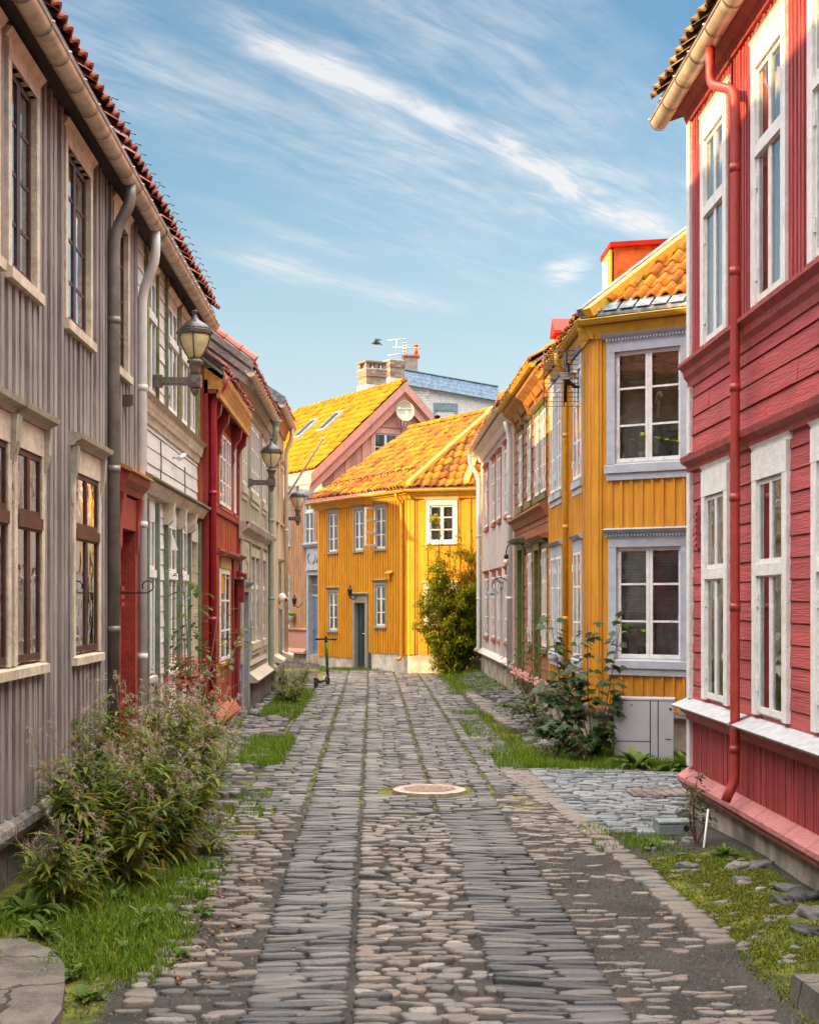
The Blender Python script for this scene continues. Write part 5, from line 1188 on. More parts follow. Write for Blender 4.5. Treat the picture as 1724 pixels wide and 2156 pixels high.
# ---- white brick house with the blue metal roof -----------------------------------------------------
h = house('white brick building with blue metal roof edge behind the roofs', 'house', (3.5, 54, 0), 'houses at the far end of the street')
Yw = 54.0; w0, w1 = at(846, 800, Yw), at(1044, 830, Yw + 1.5)
fw = Fr((w0.x - 1.2, Yw), (w1.x, Yw + 1.5), (0, -1)); Lw = fw.len
B = MB(); zt0, zt1 = at(848, 806, Yw).z, at(1043, 845, Yw + 1.5).z; k = 0; z = 4.5
while z < zt0:
    u = -(k % 2) * .12; umax = Lw if z < zt1 else 1.2 + (Lw - 1.2) * (zt0 - z) / (zt0 - zt1)
    while u < umax - .05:
        u2 = min(umax, u + .245); B.box(fw, max(u, 0) + .004, u2 - .004, z + .004, z + .086, -.05, R.uniform(.0, .006), 0, R.random()); u = u2
    z += .09; k += 1
B.plate([fw.p(0, 0, -.02), fw.p(Lw, 0, -.02), fw.p(Lw, zt1, -.02), fw.p(1.2, zt0, -.02), fw.p(0, zt0 - .4, -.02)], -fw.n * 5.0); B.build('wall', M['mortar_white'], h)
B = MB(); P0, P1 = fw.p(1.2, zt0, .0), fw.p(Lw + .1, zt1, .0)
for i in range(4):
    a, b = i * .15, (i + 1) * .15 - .006; n = .16 - i * .05
    B.plate([P0 + fw.n * n + Vector((0, 0, a)), P1 + fw.n * n + Vector((0, 0, a)), P1 + fw.n * (n - .05) + Vector((0, 0, b)), P0 + fw.n * (n - .05) + Vector((0, 0, b))], fw.n * -.1, 0, R.random())
B.plate([P0 + Vector((0, 0, .58)), P1 + Vector((0, 0, .58)), P1 + Vector((0, 5, .58)), P0 + Vector((0, 5, .58))], (0, 0, .03)); B.build('roof', M['blue_metal'], h)
B = MB(); B.plate([P0 + Vector((-.75, .0, -.35)), P0 + Vector((-.02, 0, -.05)), P0 + Vector((-.02, 0, .6)), P0 + Vector((-.75, .0, .3))], (0, 3, 0)); B.build('parapet', M['mortar_white'], h)
(a, c), (b, d) = z4(1375, 490), z4(1480, 560); window(h, fw, fw.ux(a), fw.ux(b), 5.6, fw.z(c, Lw * .6), 'teal_paint', 'teal_paint', cw=.1, head=.3, cap=0, sill=None, leafs=2, rows=1, cur=None)
B = MB(); q = fw.ux(z4(1335, 360)[0]); B.tube([fw.p(q, fw.z(z4(0, 410)[1], q), .04), fw.p(q, fw.z(z4(0, 355)[1], q), .04)], .03, 6); B.build('wall_rod', M['white_plastic'], h)
c_, f_ = chimney(h, at(829, 760, 51.5), .30, .28, 9.0, 10.65, 'brick', None, .95)
B = MB(); p = at(864, 760, 55.2); B.cube((p.x - .28, p.y, 9.8), (p.x + .28, p.y + .5, 11.42)); B.build('metal_chimney', M['dark_zinc'], h)
B = MB(); B.cube((p.x - .34, p.y - .06, 11.42), (p.x + .36, p.y + .56, 11.48)); B.tube([(p.x + .22, p.y + .2, 11.48), (p.x + .22, p.y + .2, 11.85)], .075, 10); B.tube([(p.x + .22, p.y + .2, 11.85), (p.x + .22, p.y + .2, 11.9)], .1, 10); B.build('chimney_cap', M['copper'], h)
B = MB(); p = at(1046, 845, 56)
for i in range(9): B.tube([p + Vector((i * .12, 0, 0)), p + Vector((i * .12, 0, .28))], .012, 4)
B.tube([p + Vector((0, 0, .28)), p + Vector((1.0, 0, .24))], .015, 4); B.build('roof_railing', M['iron'], h)
# ================================================================= GROUND AND PAVING
def sst(x, a, b):
    t = min(1, max(0, (x - a) / (b - a))); return t * t * (3 - 2 * t)
def gz(x, y):
    """lie of the land: nearly flat, with soft banks at the walls"""
    z = .018 * noise.noise(Vector((x * .9, y * .5, 0))) + .008 * noise.noise(Vector((x * 3, y * 3, 4)))
    z -= .03 * math.exp(-((x + 1.33) / .16) ** 2) * sst(y, 9, 13)
    z += .05 * sst(x, 1.98, 2.75) * (1 - sst(y, 10.5, 12.5))
    z += .10 * sst(-x, 1.35, 2.1) * (1 - sst(y, 12, 15))
    z += .12 * sst(x, 2.05, 2.7) * sst(y, 16.6, 18)
    return z
def moss(x, y):
    n1 = noise.noise(Vector((x * 1.6, y * .8, 9))) ; n2 = noise.noise(Vector((x * 5, y * 3, 2)))
    m = 0
    for c in (-.645, -.115, .585, 1.215): m = max(m, math.exp(-((x - c + .03 * n1) / .05) ** 2) * sst(y, 9, 15) * (.55 + .9 * n2))
    m = max(m, sst(x, 1.94, 2.12) * (1 - sst(x, 2.72, 2.9)) * (1 - sst(y, 10.4, 11.2)) * (1.0 + .55 * n1 + .35 * n2))
    m = max(m, (.42 + .9 * n2 + .35 * n1) * sst(y, 10, 14) * (1 - sst(abs(x - .2), 1.5, 1.9)))
    m = max(m, math.exp(-((x + 1.15) / .25) ** 2) * math.exp(-((y - 13.2) / 1.5) ** 2) * (1 + n1))
    m = max(m, math.exp(-((x - 1.75) / .35) ** 2) * sst(y, 15.6, 17) * (1 - sst(y, 23, 26)) * (.9 + n1))
    m = max(m, sst(x, 1.6, 2.2) * sst(y, 16.2, 16.9) * (1 - sst(y, 19.5, 21)) * (.9 + n1 * .6))
    m = max(m, sst(-x, 1.0, 1.5) * (1 - sst(y, 10, 11.5)) * (.7 + n1))
    m = max(m, math.exp(-((x + 1.32) / .14) ** 2) * sst(y, 16, 18) * (.8 + n1))
    m = max(m, math.exp(-((x - 1.95) / .3) ** 2) * sst(y, 29, 31) * (.9 + n1)); m = max(m, math.exp(-((y - 40.3) / .9) ** 2) * .9)
    return max(0, min(1, m))
t, b, o = newmat('earth')
pos = t.node('ShaderNodeNewGeometry').outputs['Position']
ma = t.node('ShaderNodeAttribute', attribute_name='moss').outputs['Fac']
gr = t.noise(pos, 60, 5, .7); gb = t.noise(pos, 2.2, 5, .6); fl_ = t.noise(pos, 160, 3, .7)
c0 = t.mix(t.step(gb, .35, .65), (.030, .027, .024), (.066, .058, .051))
c0 = t.mix(t.step(gr, .54, .74), c0, (.15, .137, .125))
mo = t.mix(t.step(t.noise(pos, 7, 5, .7), .35, .65), (.05, .07, .010), (.20, .20, .018))
c0 = t.mix(t.step(t.m('ADD', ma, t.m('MULTIPLY', t.m('SUBTRACT', gr, .5), .9)), .35, .6), c0, mo)
t.l.new(c0, b.inputs['Base Color']); b.inputs['Roughness'].default_value = .95
bp = t.node('ShaderNodeBump'); bp.inputs['Strength'].default_value = .8; bp.inputs['Distance'].default_value = .02
t.l.new(t.m('ADD', gr, t.m('MULTIPLY', fl_, .5)), bp.inputs['Height']); t.l.new(bp.outputs[0], b.inputs['Normal'])
xs = [-400, -120, -40, -15, -6, -3.2] + [-3 + .07 * i for i in range(int(6.4 / .07))] + [3.4, 3.7, 4, 4.5, 5, 6, 8, 12, 40, 120, 400]
ys = [-400, -60, -10, 0, 3, 5] + [6 + .09 * i for i in range(int(20 / .09))] + [26 + .25 * i for i in range(64)] + [42.2, 43, 45, 50, 60, 100, 300, 900]
me = bpy.data.meshes.new('ground'); nx = len(xs)
vv = [(x, y, gz(x, y) if -3.1 < x < 6 and 4 < y < 45 else 0) for y in ys for x in xs]
me.from_pydata(vv, [], [(j * nx + i, j * nx + i + 1, (j + 1) * nx + i + 1, (j + 1) * nx + i) for j in range(len(ys) - 1) for i in range(nx - 1)])
a_ = me.attributes.new('moss', 'FLOAT', 'POINT'); a_.data.foreach_set('value', [moss(x, y) if -3.1 < x < 3.3 else 0 for x, y, z in vv])
me.polygons.foreach_set('use_smooth', [True] * len(me.polygons)); me.materials.append(M['earth'])
go = bpy.data.objects.new('ground', me); S.collection.objects.link(go); go['kind'] = 'structure'

def grime(t, pos, c):
    m_ = t.m('MULTIPLY', t.step(t.noise(pos, 11.0, 6.0, .7), .52, .70), .55)
    c = t.mix(m_, c, (.05, .045, .035))
    return t.mix(t.m('MULTIPLY', t.step(t.noise(pos, 2.3, 5.0, .7), .60, .72), .5), c, (.085, .10, .025))
ramped('slab_stone', [(0, (.03, .03, .034)), (.3, (.075, .074, .08)), (.6, (.12, .11, .106)), (.85, (.17, .16, .155)), (1, (.25, .225, .205))], .48, 75, .9, .008, .75, grime, .5)
ramped('cobble_stone', [(0, (.05, .05, .052)), (.3, (.13, .115, .105)), (.55, (.21, .165, .135)), (.8, (.15, .142, .142)), (1, (.32, .275, .23))], .6, 75, .9, .008, .6, grime, .5)
ramped('blue_sett', [(0, (.08, .092, .107)), (.5, (.145, .16, .18)), (1, (.23, .245, .26))], .6, 75, .8, .008, .6, grime, .5)
def stone(mb, cx, cy, lx, ly, h, rot, p=3.0, mat=0, r=None, jag=.08, seg=12, base=None):
    r = R.random() if r is None else r
    zb = gz(cx, cy) if base is None else base; ca, sa = math.cos(rot), math.sin(rot); b = len(mb.v); tx, ty = R.uniform(-.06, .06), R.uniform(-.10, .10)
    p1_, p2_ = R.random() * 6.28, R.random() * 6.28; jj = [1 + R.uniform(-jag, jag) * .6 + jag * .9 * math.sin(2 * 6.2832 * i / seg + p1_) + jag * .7 * math.sin(3 * 6.2832 * i / seg + p2_) for i in range(seg)]
    for sc, z in ((1.0, -.05), (1.0, h * .62), (.93, h * .93), (.72, h)):
        for i in range(seg):
            g = 2 * math.pi * (i + .5) / seg; c, s_ = math.cos(g), math.sin(g)
            x = math.copysign(abs(c) ** (2 / p), c) * lx / 2 * jj[i] * (sc if sc == 1 else 1 - (1 - sc) * .8); y = math.copysign(abs(s_) ** (2 / p), s_) * ly / 2 * jj[i] * sc
            mb.v.append((cx + x * ca - y * sa, cy + x * sa + y * ca, zb + z + (x * tx + y * ty + R.uniform(-.14, .10) * h if z > 0 else 0)))
    mb.v.append((cx, cy, zb + h * 1.01))
    for k in range(3):
        for i in range(seg):
            i2 = (i + 1) % seg; q = b + k * seg; mb.face((q + i, q + i2, q + seg + i2, q + seg + i), mat, True, r)
    q = b + 3 * seg
    for i in range(seg): mb.face((q + i, q + (i + 1) % seg, b + 4 * seg), mat, True, r)
CB2 = MB(); SP = MB(); CB = MB(); BS = MB(); BL = MB()
MH = at(904, 1670, 14.45)                                # manhole cover
def on_cover(x, y): return ((x - MH.x) ** 2 + (y - 14.45) ** 2) < .44 ** 2
def lane(mb, x0, x1, y0, y1, ncol, pitch, h=.03, p=4.5, fill=1.0, jag=.05, skew=0.0, tone=(.0, 1.0), minsplit=.75, wob=.012):
    y = y0
    while y < y1:
        d = pitch * R.uniform(.78, 1.25); cuts = [x0 + (x1 - x0) * i / ncol + (R.uniform(-.07, .07) if 0 < i < ncol else R.uniform(-.012, .012)) for i in range(ncol + 1)]
        if ncol == 2 and R.random() > minsplit: cuts.pop(1)
        for a, b_ in zip(cuts, cuts[1:]):
            if R.random() > fill: continue
            cx, cy = (a + b_) / 2, y + d / 2 + R.uniform(-wob, wob) + skew * ((a + b_) / 2 - x0)
            if on_cover(cx, cy) or on_cover(a, cy) or on_cover(b_, cy): continue
            stone(mb, cx, cy, (b_ - a) - R.uniform(.004, .02), d * R.uniform(.80, .99), h * R.uniform(.55, 1.45), math.atan(skew) + R.uniform(-.05, .05), R.uniform(p * .55, p * 1.1), 0, R.uniform(*tone), jag)
        y += d
def cobbles(mb, x0, x1, y0, y1, lx, ly, h=.04, fill=.9, tone=(0, 1), p=2.5, rot=0.0):
    y = y0; k = 0
    while y < y1:
        d = ly * R.uniform(.85, 1.2); x = x0 - (k % 2) * lx * .5 * R.random()
        while x < x1:
            l = lx * R.uniform(.6, 1.5)
            cx, cy = x + l / 2, y + R.uniform(-.02, .02)
            if x0 - .05 < cx < x1 + .03 and R.random() < fill and not on_cover(cx, cy):
                stone(mb, cx, cy, l * .93, d * R.uniform(.75, 1.1), h * R.uniform(.5, 1.3), rot + R.uniform(-.12, .12), p, 0, R.uniform(*tone), .12)
            x += l + .012
        y += d
F = lambda n: noise.noise(Vector(n))
# near part of the road: two bands of upright slabs, round cobbles between them
lane(SP, -.62, -.12, 5.6, 13.2, 2, .068, .022, 4.5, skew=.10, tone=(.05, .85), minsplit=.8)
lane(SP, .60, 1.20, 5.6, 13.0, 2, .062, .019, 4.5, skew=-.06, tone=(.0, .75), minsplit=.7)
cobbles(CB, -.10, .58, 5.6, 12.9, .15, .080, .028, .92, (.05, 1))
# far part: slabs right across
for a, b_, n in ((-1.28, -.66, 3), (-.62, -.12, 2), (-.10, .57, 3), (.60, 1.20, 3), (1.23, 1.80, 3)):
    lane(SP, a, b_, 13.1 if b_ < 1.3 else 14.4, 25.0, n, .082, .019, 5, fill=.97 if b_ > -.6 else .85, skew=R.uniform(-.05, .05), tone=(.1, .95), jag=.07)
    lane(SP, a, b_, 25.0, 40.2, n, .14, .022, 5, fill=.97, skew=R.uniform(-.05, .05), tone=(.2, 1.0), jag=.08)
# left of the road, and sparse cobbles in the grit
cobbles(CB, -1.22, -.68, 5.6, 9.3, .15, .085, .022, .55, (.1, .95)); cobbles(CB, -1.35, -.68, 9.3, 13.0, .15, .088, .026, .78, (.15, .95))
y = 5.6
while y < 14.4:
    for x in [1.26 + .11 * i for i in range(6)]:
        f = .72 if y > 10.9 else .22 + .6 * F((x * 2, y * 1.2, 3)) + (.35 if x < 1.42 else 0) + (.25 if y < 6.9 else 0)
        if R.random() < f: stone(CB, x + R.uniform(-.03, .03), y + R.uniform(-.03, .03), R.uniform(.08, .18), R.uniform(.04, .075), R.uniform(.005, .018), R.uniform(-.15, .15), 2.4, 0, R.uniform(.25, 1), .15)
    y += .095
# kerb rows
def row(mb, pts, w_, d, h, tone, gap=.9, side=0.0):
    for (xa, ya), (xb, yb) in zip(pts, pts[1:]):
        L_ = math.hypot(xb - xa, yb - ya); k = max(1, int(L_ / d)); g = math.atan2(yb - ya, xb - xa) - math.pi / 2
        for i in range(k):
            s = (i + .5) / k
            stone(mb, xa + (xb - xa) * s + R.uniform(-.015, .015), ya + (yb - ya) * s, w_ * R.uniform(.85, 1.15), d * R.uniform(.75, .95), h * R.uniform(.8, 1.2), g + R.uniform(-.08, .08), 4, 0, R.uniform(*tone), .07)
row(CB, [(1.98, 8.0), (1.90, 10.6), (1.76, 13.6), (1.66, 16.2)], .20, .125, .032, (.2, .9))
row(CB, [(1.66, 13.6), (1.52, 16.4)], .17, .12, .03, (.2, .85))
row(CB, [(2.14, 22.0), (2.04, 27.5), (2.0, 31)], .26, .12, .045, (.45, 1))
# alley of bluish setts between the red and the ochre houses
y = 11.9
while y < 16.35:
    x = 1.86 + (y - 11.9) * -.02 + (0 if y > 12.9 else (12.9 - y) * .0)
    xr = 6.4 if y > 13.2 else 2.25 + (y - 11.9) * .45
    while x < xr:
        l = R.uniform(.13, .22); stone(BS, x + l / 2, y + R.uniform(-.012, .012), l - .012, .088 * R.uniform(.85, 1.05), .03 * R.uniform(.6, 1.2), R.uniform(-.04, .04), 5, 0, R.random(), .06); x += l
    y += .098
# uneven pavements at the foot of both rows
for k in range(560):
    y = R.uniform(17.2, 36); x = R.uniform(2.15, 2.72)
    stone(BL, x, y, R.uniform(.10, .24), R.uniform(.07, .13), R.uniform(.02, .06), R.uniform(-.3, .3), 3, 0, R.uniform(.1, .9), .15)
for k in range(760):
    y = R.uniform(12.4, 33); x = R.uniform(-2.12, -1.40)
    stone(BL, x, y, R.uniform(.10, .26), R.uniform(.08, .14), R.uniform(.02, .06), R.uniform(-.3, .5), 3, 0, R.uniform(.2, 1.0), .15)
for k in range(60):                                     # stones half sunk in the mossy bank
    y = R.uniform(6.4, 10.8); x = R.uniform(2.06, 2.75)
    stone(CB2, x, y, R.uniform(.05, .13), R.uniform(.035, .07), R.uniform(.004, .022), R.uniform(.3, .9), 2.6, 0, R.uniform(.2, 1.0), .2)
for mb_, nm, mt in ((SP, 'slab_paving', 'slab_stone'), (CB, 'cobble_paving', 'cobble_stone'), (BS, 'alley_paving', 'blue_sett'), (BL, 'pavement_stones', 'slab_stone'), (CB2, 'bank_stones', 'cobble_stone')):
    mb_.build(nm, M[mt], kind='structure')
# grit strewn over the road edges
G_ = MB()
for k in range(5200):
    if k < 3600: x, y = R.uniform(1.2, 2.0), R.uniform(5.8, 11.5)
    else: x, y = R.uniform(-1.5, -.6), R.uniform(5.8, 11.5)
    s = R.uniform(.004, .011); z = gz(x, y); b0 = len(G_.v); r = R.random()
    for dx_, dy_, dz_ in ((s, 0, 0), (-s * .5, s * .8, 0), (-s * .5, -s * .8, 0), (0, 0, s * 1.2)): G_.v.append((x + dx_, y + dy_, z + dz_ - .001))
    for q in ((0, 1, 3), (1, 2, 3), (2, 0, 3)): G_.face(tuple(b0 + i for i in q), 0, False, r)
G_.build('grit', M['cobble_stone'], kind='stuff')
# dry leaves caught in the left gutter
leafmat('dry_leaf', [(0, (.10, .04, .015)), (.6, (.22, .09, .03)), (1, (.30, .17, .05))], .1)
D_ = MB()
for k in range(420):
    x, y = -1.0 + R.gauss(0, .14), R.uniform(7.2, 10.2); x += .25 * F((y, 0, 1))
    g = R.random() * 6.28; add_leaf(D_, (x, y, gz(x, y) + .008 + R.random() * .01), (math.cos(g), math.sin(g), R.uniform(-.1, .3)), R.uniform(.02, .05), R.uniform(.012, .028), .4)
for k in range(120):
    x, y = R.uniform(1.3, 2.7), R.uniform(8, 12.2); g = R.random() * 6.28; add_leaf(D_, (x, y, gz(x, y) + .012), (math.cos(g), math.sin(g), .1), R.uniform(.015, .035), R.uniform(.01, .02), .4)
D_.build('leaf_litter', M['dry_leaf'], kind='stuff')

# manhole cover
mh = thing('manhole_cover', 'round pinkish cast iron manhole cover in the middle of the road', 'manhole cover', (MH.x, 14.45, gz(MH.x, 14.45) + .015))
P = MB(); P.lathe([(.37, -.05), (.37, .018), (.345, .026), (.335, .026), (.33, .018), (.29, .018), (.285, .026), (.27, .026), (.265, .016)], (0, 0, 0), 40, smooth=False); P.build('rim', M['cast_iron'], mh, local=True)
P = MB(); P.lathe([(.262, .0), (.262, .0175)], (0, 0, 0), 36, smooth=False); P.build('plate', M['dark_plinth'], mh, local=True)
P = MB()
for i in range(-6, 7):
    for j in range(-6, 7):
        x, y = i * .04 + (j % 2) * .02, j * .04
        if x * x + y * y < .058: P.cube((x - .011, y - .012, .0176), (x + .011, y + .012, .028))
P.build('studs', M['cast_iron'], mh, local=True)
gp_ = at(1380, 1677, 14.2); P = MB(); P.cube((2.55, 13.95, .0), (3.4, 14.45, .045))
for i in range(8): P.cube((2.6 + i * .1, 14.0, .0455), (2.65 + i * .1, 14.4, .052))
tag(P.build('drain_plate', M['dark_plinth']), 'flat rusty drain plate set in the alley setts', 'drain cover')

# concrete slab and corner block at the bottom corners
P = MB(); P.plate([(-3.2, 4.0, .085), (-1.40, 4.0, .085), (-1.42, 6.5, .085), (-1.50, 6.95, .085), (-1.58, 7.3, .09), (-1.72, 7.62, .09), (-1.95, 7.88, .09), (-2.35, 8.0, .10), (-3.2, 8.0, .10)], (0, 0, -.2)); tag(P.build('concrete_slab', M['concrete_old']), 'worn concrete slab at the bottom left street edge', 'slab')
P = MB(); P.prism(Fr((2.02, 6.9), (2.9, 6.95), (0, -1)), 0, .9, [(0, -.1), (0, .12), (.03, .15), (.9, .15), (.9, -.1)]); P.build('x', M['concrete_old']); o = bpy.data.objects['x']; o.name = 'stone_block'; tag(o, 'rough grey stone block at the bottom right corner', 'block')

# ================================================================= PLANTS
leafmat('grass', [(0, (.05, .09, .008)), (.4, (.10, .19, .012)), (.75, (.18, .27, .02)), (.9, (.28, .30, .04)), (1, (.34, .28, .08))], .4)
leafmat('weed_leaf', [(0, (.045, .085, .016)), (.42, (.13, .19, .024)), (.68, (.25, .26, .03)), (.88, (.30, .22, .03)), (1, (.30, .10, .03))], .35)
leafmat('low_leaf', [(0, (.045, .085, .015)), (.6, (.10, .17, .03)), (1, (.17, .24, .05))], .35)
leafmat('maple_leaf', [(0, (.018, .042, .014)), (.6, (.04, .085, .024)), (.9, (.08, .13, .03)), (1, (.12, .09, .02))], .3, .5)
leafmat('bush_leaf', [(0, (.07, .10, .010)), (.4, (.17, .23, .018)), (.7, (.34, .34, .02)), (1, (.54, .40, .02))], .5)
leafmat('rose_leaf', [(0, (.03, .06, .015)), (.7, (.09, .15, .02)), (1, (.20, .28, .04))], .35)
leafmat('fluff', [(0, (.42, .33, .30)), (.6, (.58, .49, .46)), (1, (.7, .64, .6))], .4)
leafmat('petal', [(0, (.35, .01, .015)), (.6, (.55, .02, .015)), (1, (.25, .02, .03))], .2)
def blades(mb, area, n, h0, h1, lean=.35, dens=None):
    x0, x1, y0, y1 = area; k = 0; tries = 0
    while k < n and tries < n * 8:
        tries += 1; x, y = R.uniform(x0, x1), R.uniform(y0, y1)
        if dens and R.random() > dens(x, y): continue
        k += 1; h = R.uniform(h0, h1); g = R.random() * 6.28; w_ = R.uniform(.003, .006); ln = R.uniform(.1, lean) * h
        z = gz(x, y); ex, ey = math.cos(g) * ln, math.sin(g) * ln; wx, wy = -math.sin(g) * w_, math.cos(g) * w_; b0 = len(mb.v); r = min(1, max(0, R.gauss(.45, .22)))
        mb.v.extend([(x - wx, y - wy, z - .01), (x + wx, y + wy, z - .01), (x + ex * .35 + wx * .8, y + ey * .35 + wy * .8, z + h * .6), (x + ex * .35 - wx * .8, y + ey * .35 - wy * .8, z + h * .6), (x + ex, y + ey, z + h)])
        mb.face((b0, b0 + 1, b0 + 2, b0 + 3), 0, False, r); mb.face((b0 + 3, b0 + 2, b0 + 4), 0, False, r)
GR = MB()
blades(GR, (-2.2, -.9, 6.9, 10.6), 12500, .025, .085, 1.0, lambda x, y: max(.06, min(1, .62 + 1.7 * F((x * 2.2, y * 1.6, 21)))) * (1 - sst(x, -1.25 + .12 * F((y * 2, 0, 0)), -.98 + .1 * F((y * 2, 1, 0)))) * sst(y - (.0 if x > -1.7 else .6), 7.0, 7.6) * (1 if x < -1.2 or y < 9 else .8))
blades(GR, (-1.6, -1.0, 12.2, 14.6), 1300, .02, .06, .8, lambda x, y: max(0, F((x * 3, y * 1.5, 1)) + .3))
blades(GR, (-1.75, -1.05, 16.8, 20.2), 5200, .05, .13, .6, lambda x, y: 1 - sst(abs(x + 1.38), .15, .4 + .15 * F((y, 0, 2))))
blades(GR, (-1.9, -1.05, 23.5, 31), 5500, .05, .16, .6, lambda x, y: 1 - sst(x, -1.5, -1.1))
blades(GR, (1.45, 4.2, 15.7, 18.0), 9500, .04, .13, .6, lambda x, y: sst(y, 15.9 + (.1 if x > 2 else .4), 16.5) * (1 if x > 1.75 else .5) * (1 - sst(y + .56 / .83 * max(0, x - 2.8), 17.7, 18.1)))
blades(GR, (1.35, 2.6, 17.5, 25), 4200, .03, .09, .7, lambda x, y: max(0, .35 + F((x * 2, y * .7, 5))))
blades(GR, (1.4, 2.7, 29, 38), 4500, .05, .14, .6, lambda x, y: sst(x, 1.5, 1.9))
blades(GR, (1.98, 2.85, 6.5, 11), 2400, .012, .035, .9, lambda x, y: max(0, F((x * 2.5, y * 1.4, 8)) + .25))
blades(GR, (1.75, 2.6, 11.0, 12.3), 900, .03, .07, .8, lambda x, y: max(0, F((x * 2.5, y * 2, 8)) + .25))
blades(GR, (-1.6, 3.0, 39.4, 40.8), 4200, .05, .12, .6, lambda x, y: max(0, .5 + F((x, y, 8))))
blades(GR, (-1.3, 1.25, 13.2, 26), 2600, .015, .04, .9, lambda x, y: max(math.exp(-((x - c) / .03) ** 2) for c in (-.645, -.115, .585, 1.215)) * max(0, .3 + F((x, y * .8, 11)) * 1.3))
GR.build('grass', M['grass'], kind='stuff')
leafmat('moss_tips', [(0, (.07, .09, .010)), (.5, (.15, .165, .014)), (.85, (.24, .23, .025)), (1, (.26, .17, .05))], .3)
MO = MB()
blades(MO, (1.95, 2.85, 5.8, 11.1), 20000, .006, .022, 1.6, lambda x, y: moss(x, y) * max(.05, .55 + 1.2 * F((x * 4, y * 3, 31))))
blades(MO, (-1.9, -.9, 6.6, 14.6), 6000, .006, .02, 1.6, lambda x, y: moss(x, y) * max(0, .3 + 1.2 * F((x * 4, y * 3, 31))))
blades(MO, (1.3, 2.4, 15.6, 25), 7000, .008, .025, 1.6, lambda x, y: moss(x, y) * max(0, .4 + 1.2 * F((x * 3, y * 2, 31))))
MO.build('moss', M['moss_tips'], kind='stuff')

def seed_head(mb, p, n, s, mat=0):
    for k in range(n):
        d = Vector((R.gauss(0, 1), R.gauss(0, 1), R.gauss(0, 1))).normalized(); q = p + d * R.uniform(0, s * .4); e = d.orthogonal().normalized() * R.uniform(.0012, .0026)
        b0 = len(mb.v); mb.v.extend([tuple(q - e), tuple(q + e), tuple(q + d * s * R.uniform(.6, 1.2) + Vector((R.uniform(-.3, .3), R.uniform(-.3, .3), R.uniform(-.2, .3))) * s)]); mb.face((b0, b0 + 1, b0 + 2), mat, False, R.random())
def fireweed(base, n, hgt, spread, label, lean=(0, 0), fluffy=1.0, green=1.0):
    t = thing('fireweed', label, 'weed', base, 'tall weeds along the left house wall')
    St, Lf, Fl = MB(), MB(), MB()
    for k in range(n):
        g = R.random() * 6.28; rr = spread * math.sqrt(R.random()) * .6; p = Vector((math.cos(g) * rr * .8, math.sin(g) * rr, -.03)); h = hgt * R.uniform(.6, 1.08)
        d = Vector((lean[0] + math.cos(g) * .22 + R.uniform(-.15, .15), lean[1] + math.sin(g) * .22 + R.uniform(-.15, .15), 1)).normalized(); pts = [p]; m_ = 9
        for i in range(m_):
            d = (d + Vector((R.uniform(-.08, .08) + .02 * math.cos(g), R.uniform(-.08, .08) + .02 * math.sin(g), -.012))).normalized(); pts.append(pts[-1] + d * h / m_)
        St.tube(pts, [.0055 * (1 - i / (m_ + 1) * .75) for i in range(m_ + 1)], 5, 0, False, R.random())
        nl = int(h * 52 * green)
        for i in range(nl):
            s = R.uniform(.06, .80) * m_; a = int(s); q = pts[a].lerp(pts[a + 1], s - a); gg = i * 2.4 + R.uniform(-.4, .4); e_ = R.uniform(-.1, .75)
            old = max(0, .62 - s / m_) * 1.1
            add_leaf(Lf, q, (math.cos(gg) * math.cos(e_), math.sin(gg) * math.cos(e_), math.sin(e_)), R.uniform(.13, .27) * (1.1 - .45 * s / m_), R.uniform(.02, .04), R.uniform(.3, .9), min(1, max(0, R.gauss(.36 + old * .6, .22))), prof=((0, .2), (.25, .9), (.5, 1), (.78, .6), (1, 0)))
        for i in range(int(R.uniform(7, 13))):           # branching seed stalks
            s = R.uniform(.72, 1.0) * m_; a = min(int(s), m_ - 1); q = pts[a].lerp(pts[a + 1], s - a); gg = R.random() * 6.28
            e = Vector((math.cos(gg) * .7, math.sin(gg) * .7, R.uniform(.4, 1.1))).normalized(); ln = R.uniform(.05, .13)
            q2 = q + e * ln + Vector((0, 0, R.uniform(0, .02))); St.tube([q, q.lerp(q2, .5) + Vector((0, 0, -.006)), q2], [.002, .0015, .001], 3, 0, False, R.random())
            if R.random() < .6 * fluffy: seed_head(Fl, q2, 12, R.uniform(.015, .034)); seed_head(Fl, q.lerp(q2, .55), 5, .02)
    St.build('stems', M['dry_stem'], t, local=True); Lf.build('leaves', M['weed_leaf'], t, local=True); Fl.build('seed_fluff', M['fluff'], t, local=True)
    return t
def P3(x, y): return (x, y, gz(x, y))
fireweed(P3(-1.92, 8.75), 13, .62, .3, 'short fireweed nearest the concrete slab, thin seed stalks', fluffy=.5)
fireweed(P3(-1.78, 9.6), 25, 1.02, .36, 'dense green fireweed with long drooping leaves against the grey wall', (.05, 0), .6, 1.4)
fireweed(P3(-1.62, 10.5), 25, 1.12, .36, 'tallest leaning fireweed with yellow lower leaves in front of grey house', (.08, 0), .9, 1.3)
fireweed(P3(-1.88, 11.2), 22, 1.35, .34, 'tall fireweed with fluffy pink seed heads beside the grey drainpipe', (.0, 0), 1.3)
fireweed(P3(-1.72, 11.9), 22, 1.22, .34, 'fluffy whitish fireweed in front of the red doorway', (.03, 0), 1.1, 1.1)
fireweed(P3(-1.84, 13.0), 21, 1.3, .34, 'greyish fireweed gone to seed in front of the white house', (.0, 0), 1.4, 1.0)
fireweed(P3(-1.72, 13.9), 18, .85, .3, 'thin dry fireweed leaning over the pavement by the white house', (.06, 0), .9, .8)
fireweed(P3(-1.78, 15.2), 15, .95, .3, 'dry fireweed at the foot of the rose bush', (.1, 0), 1.6, .6)
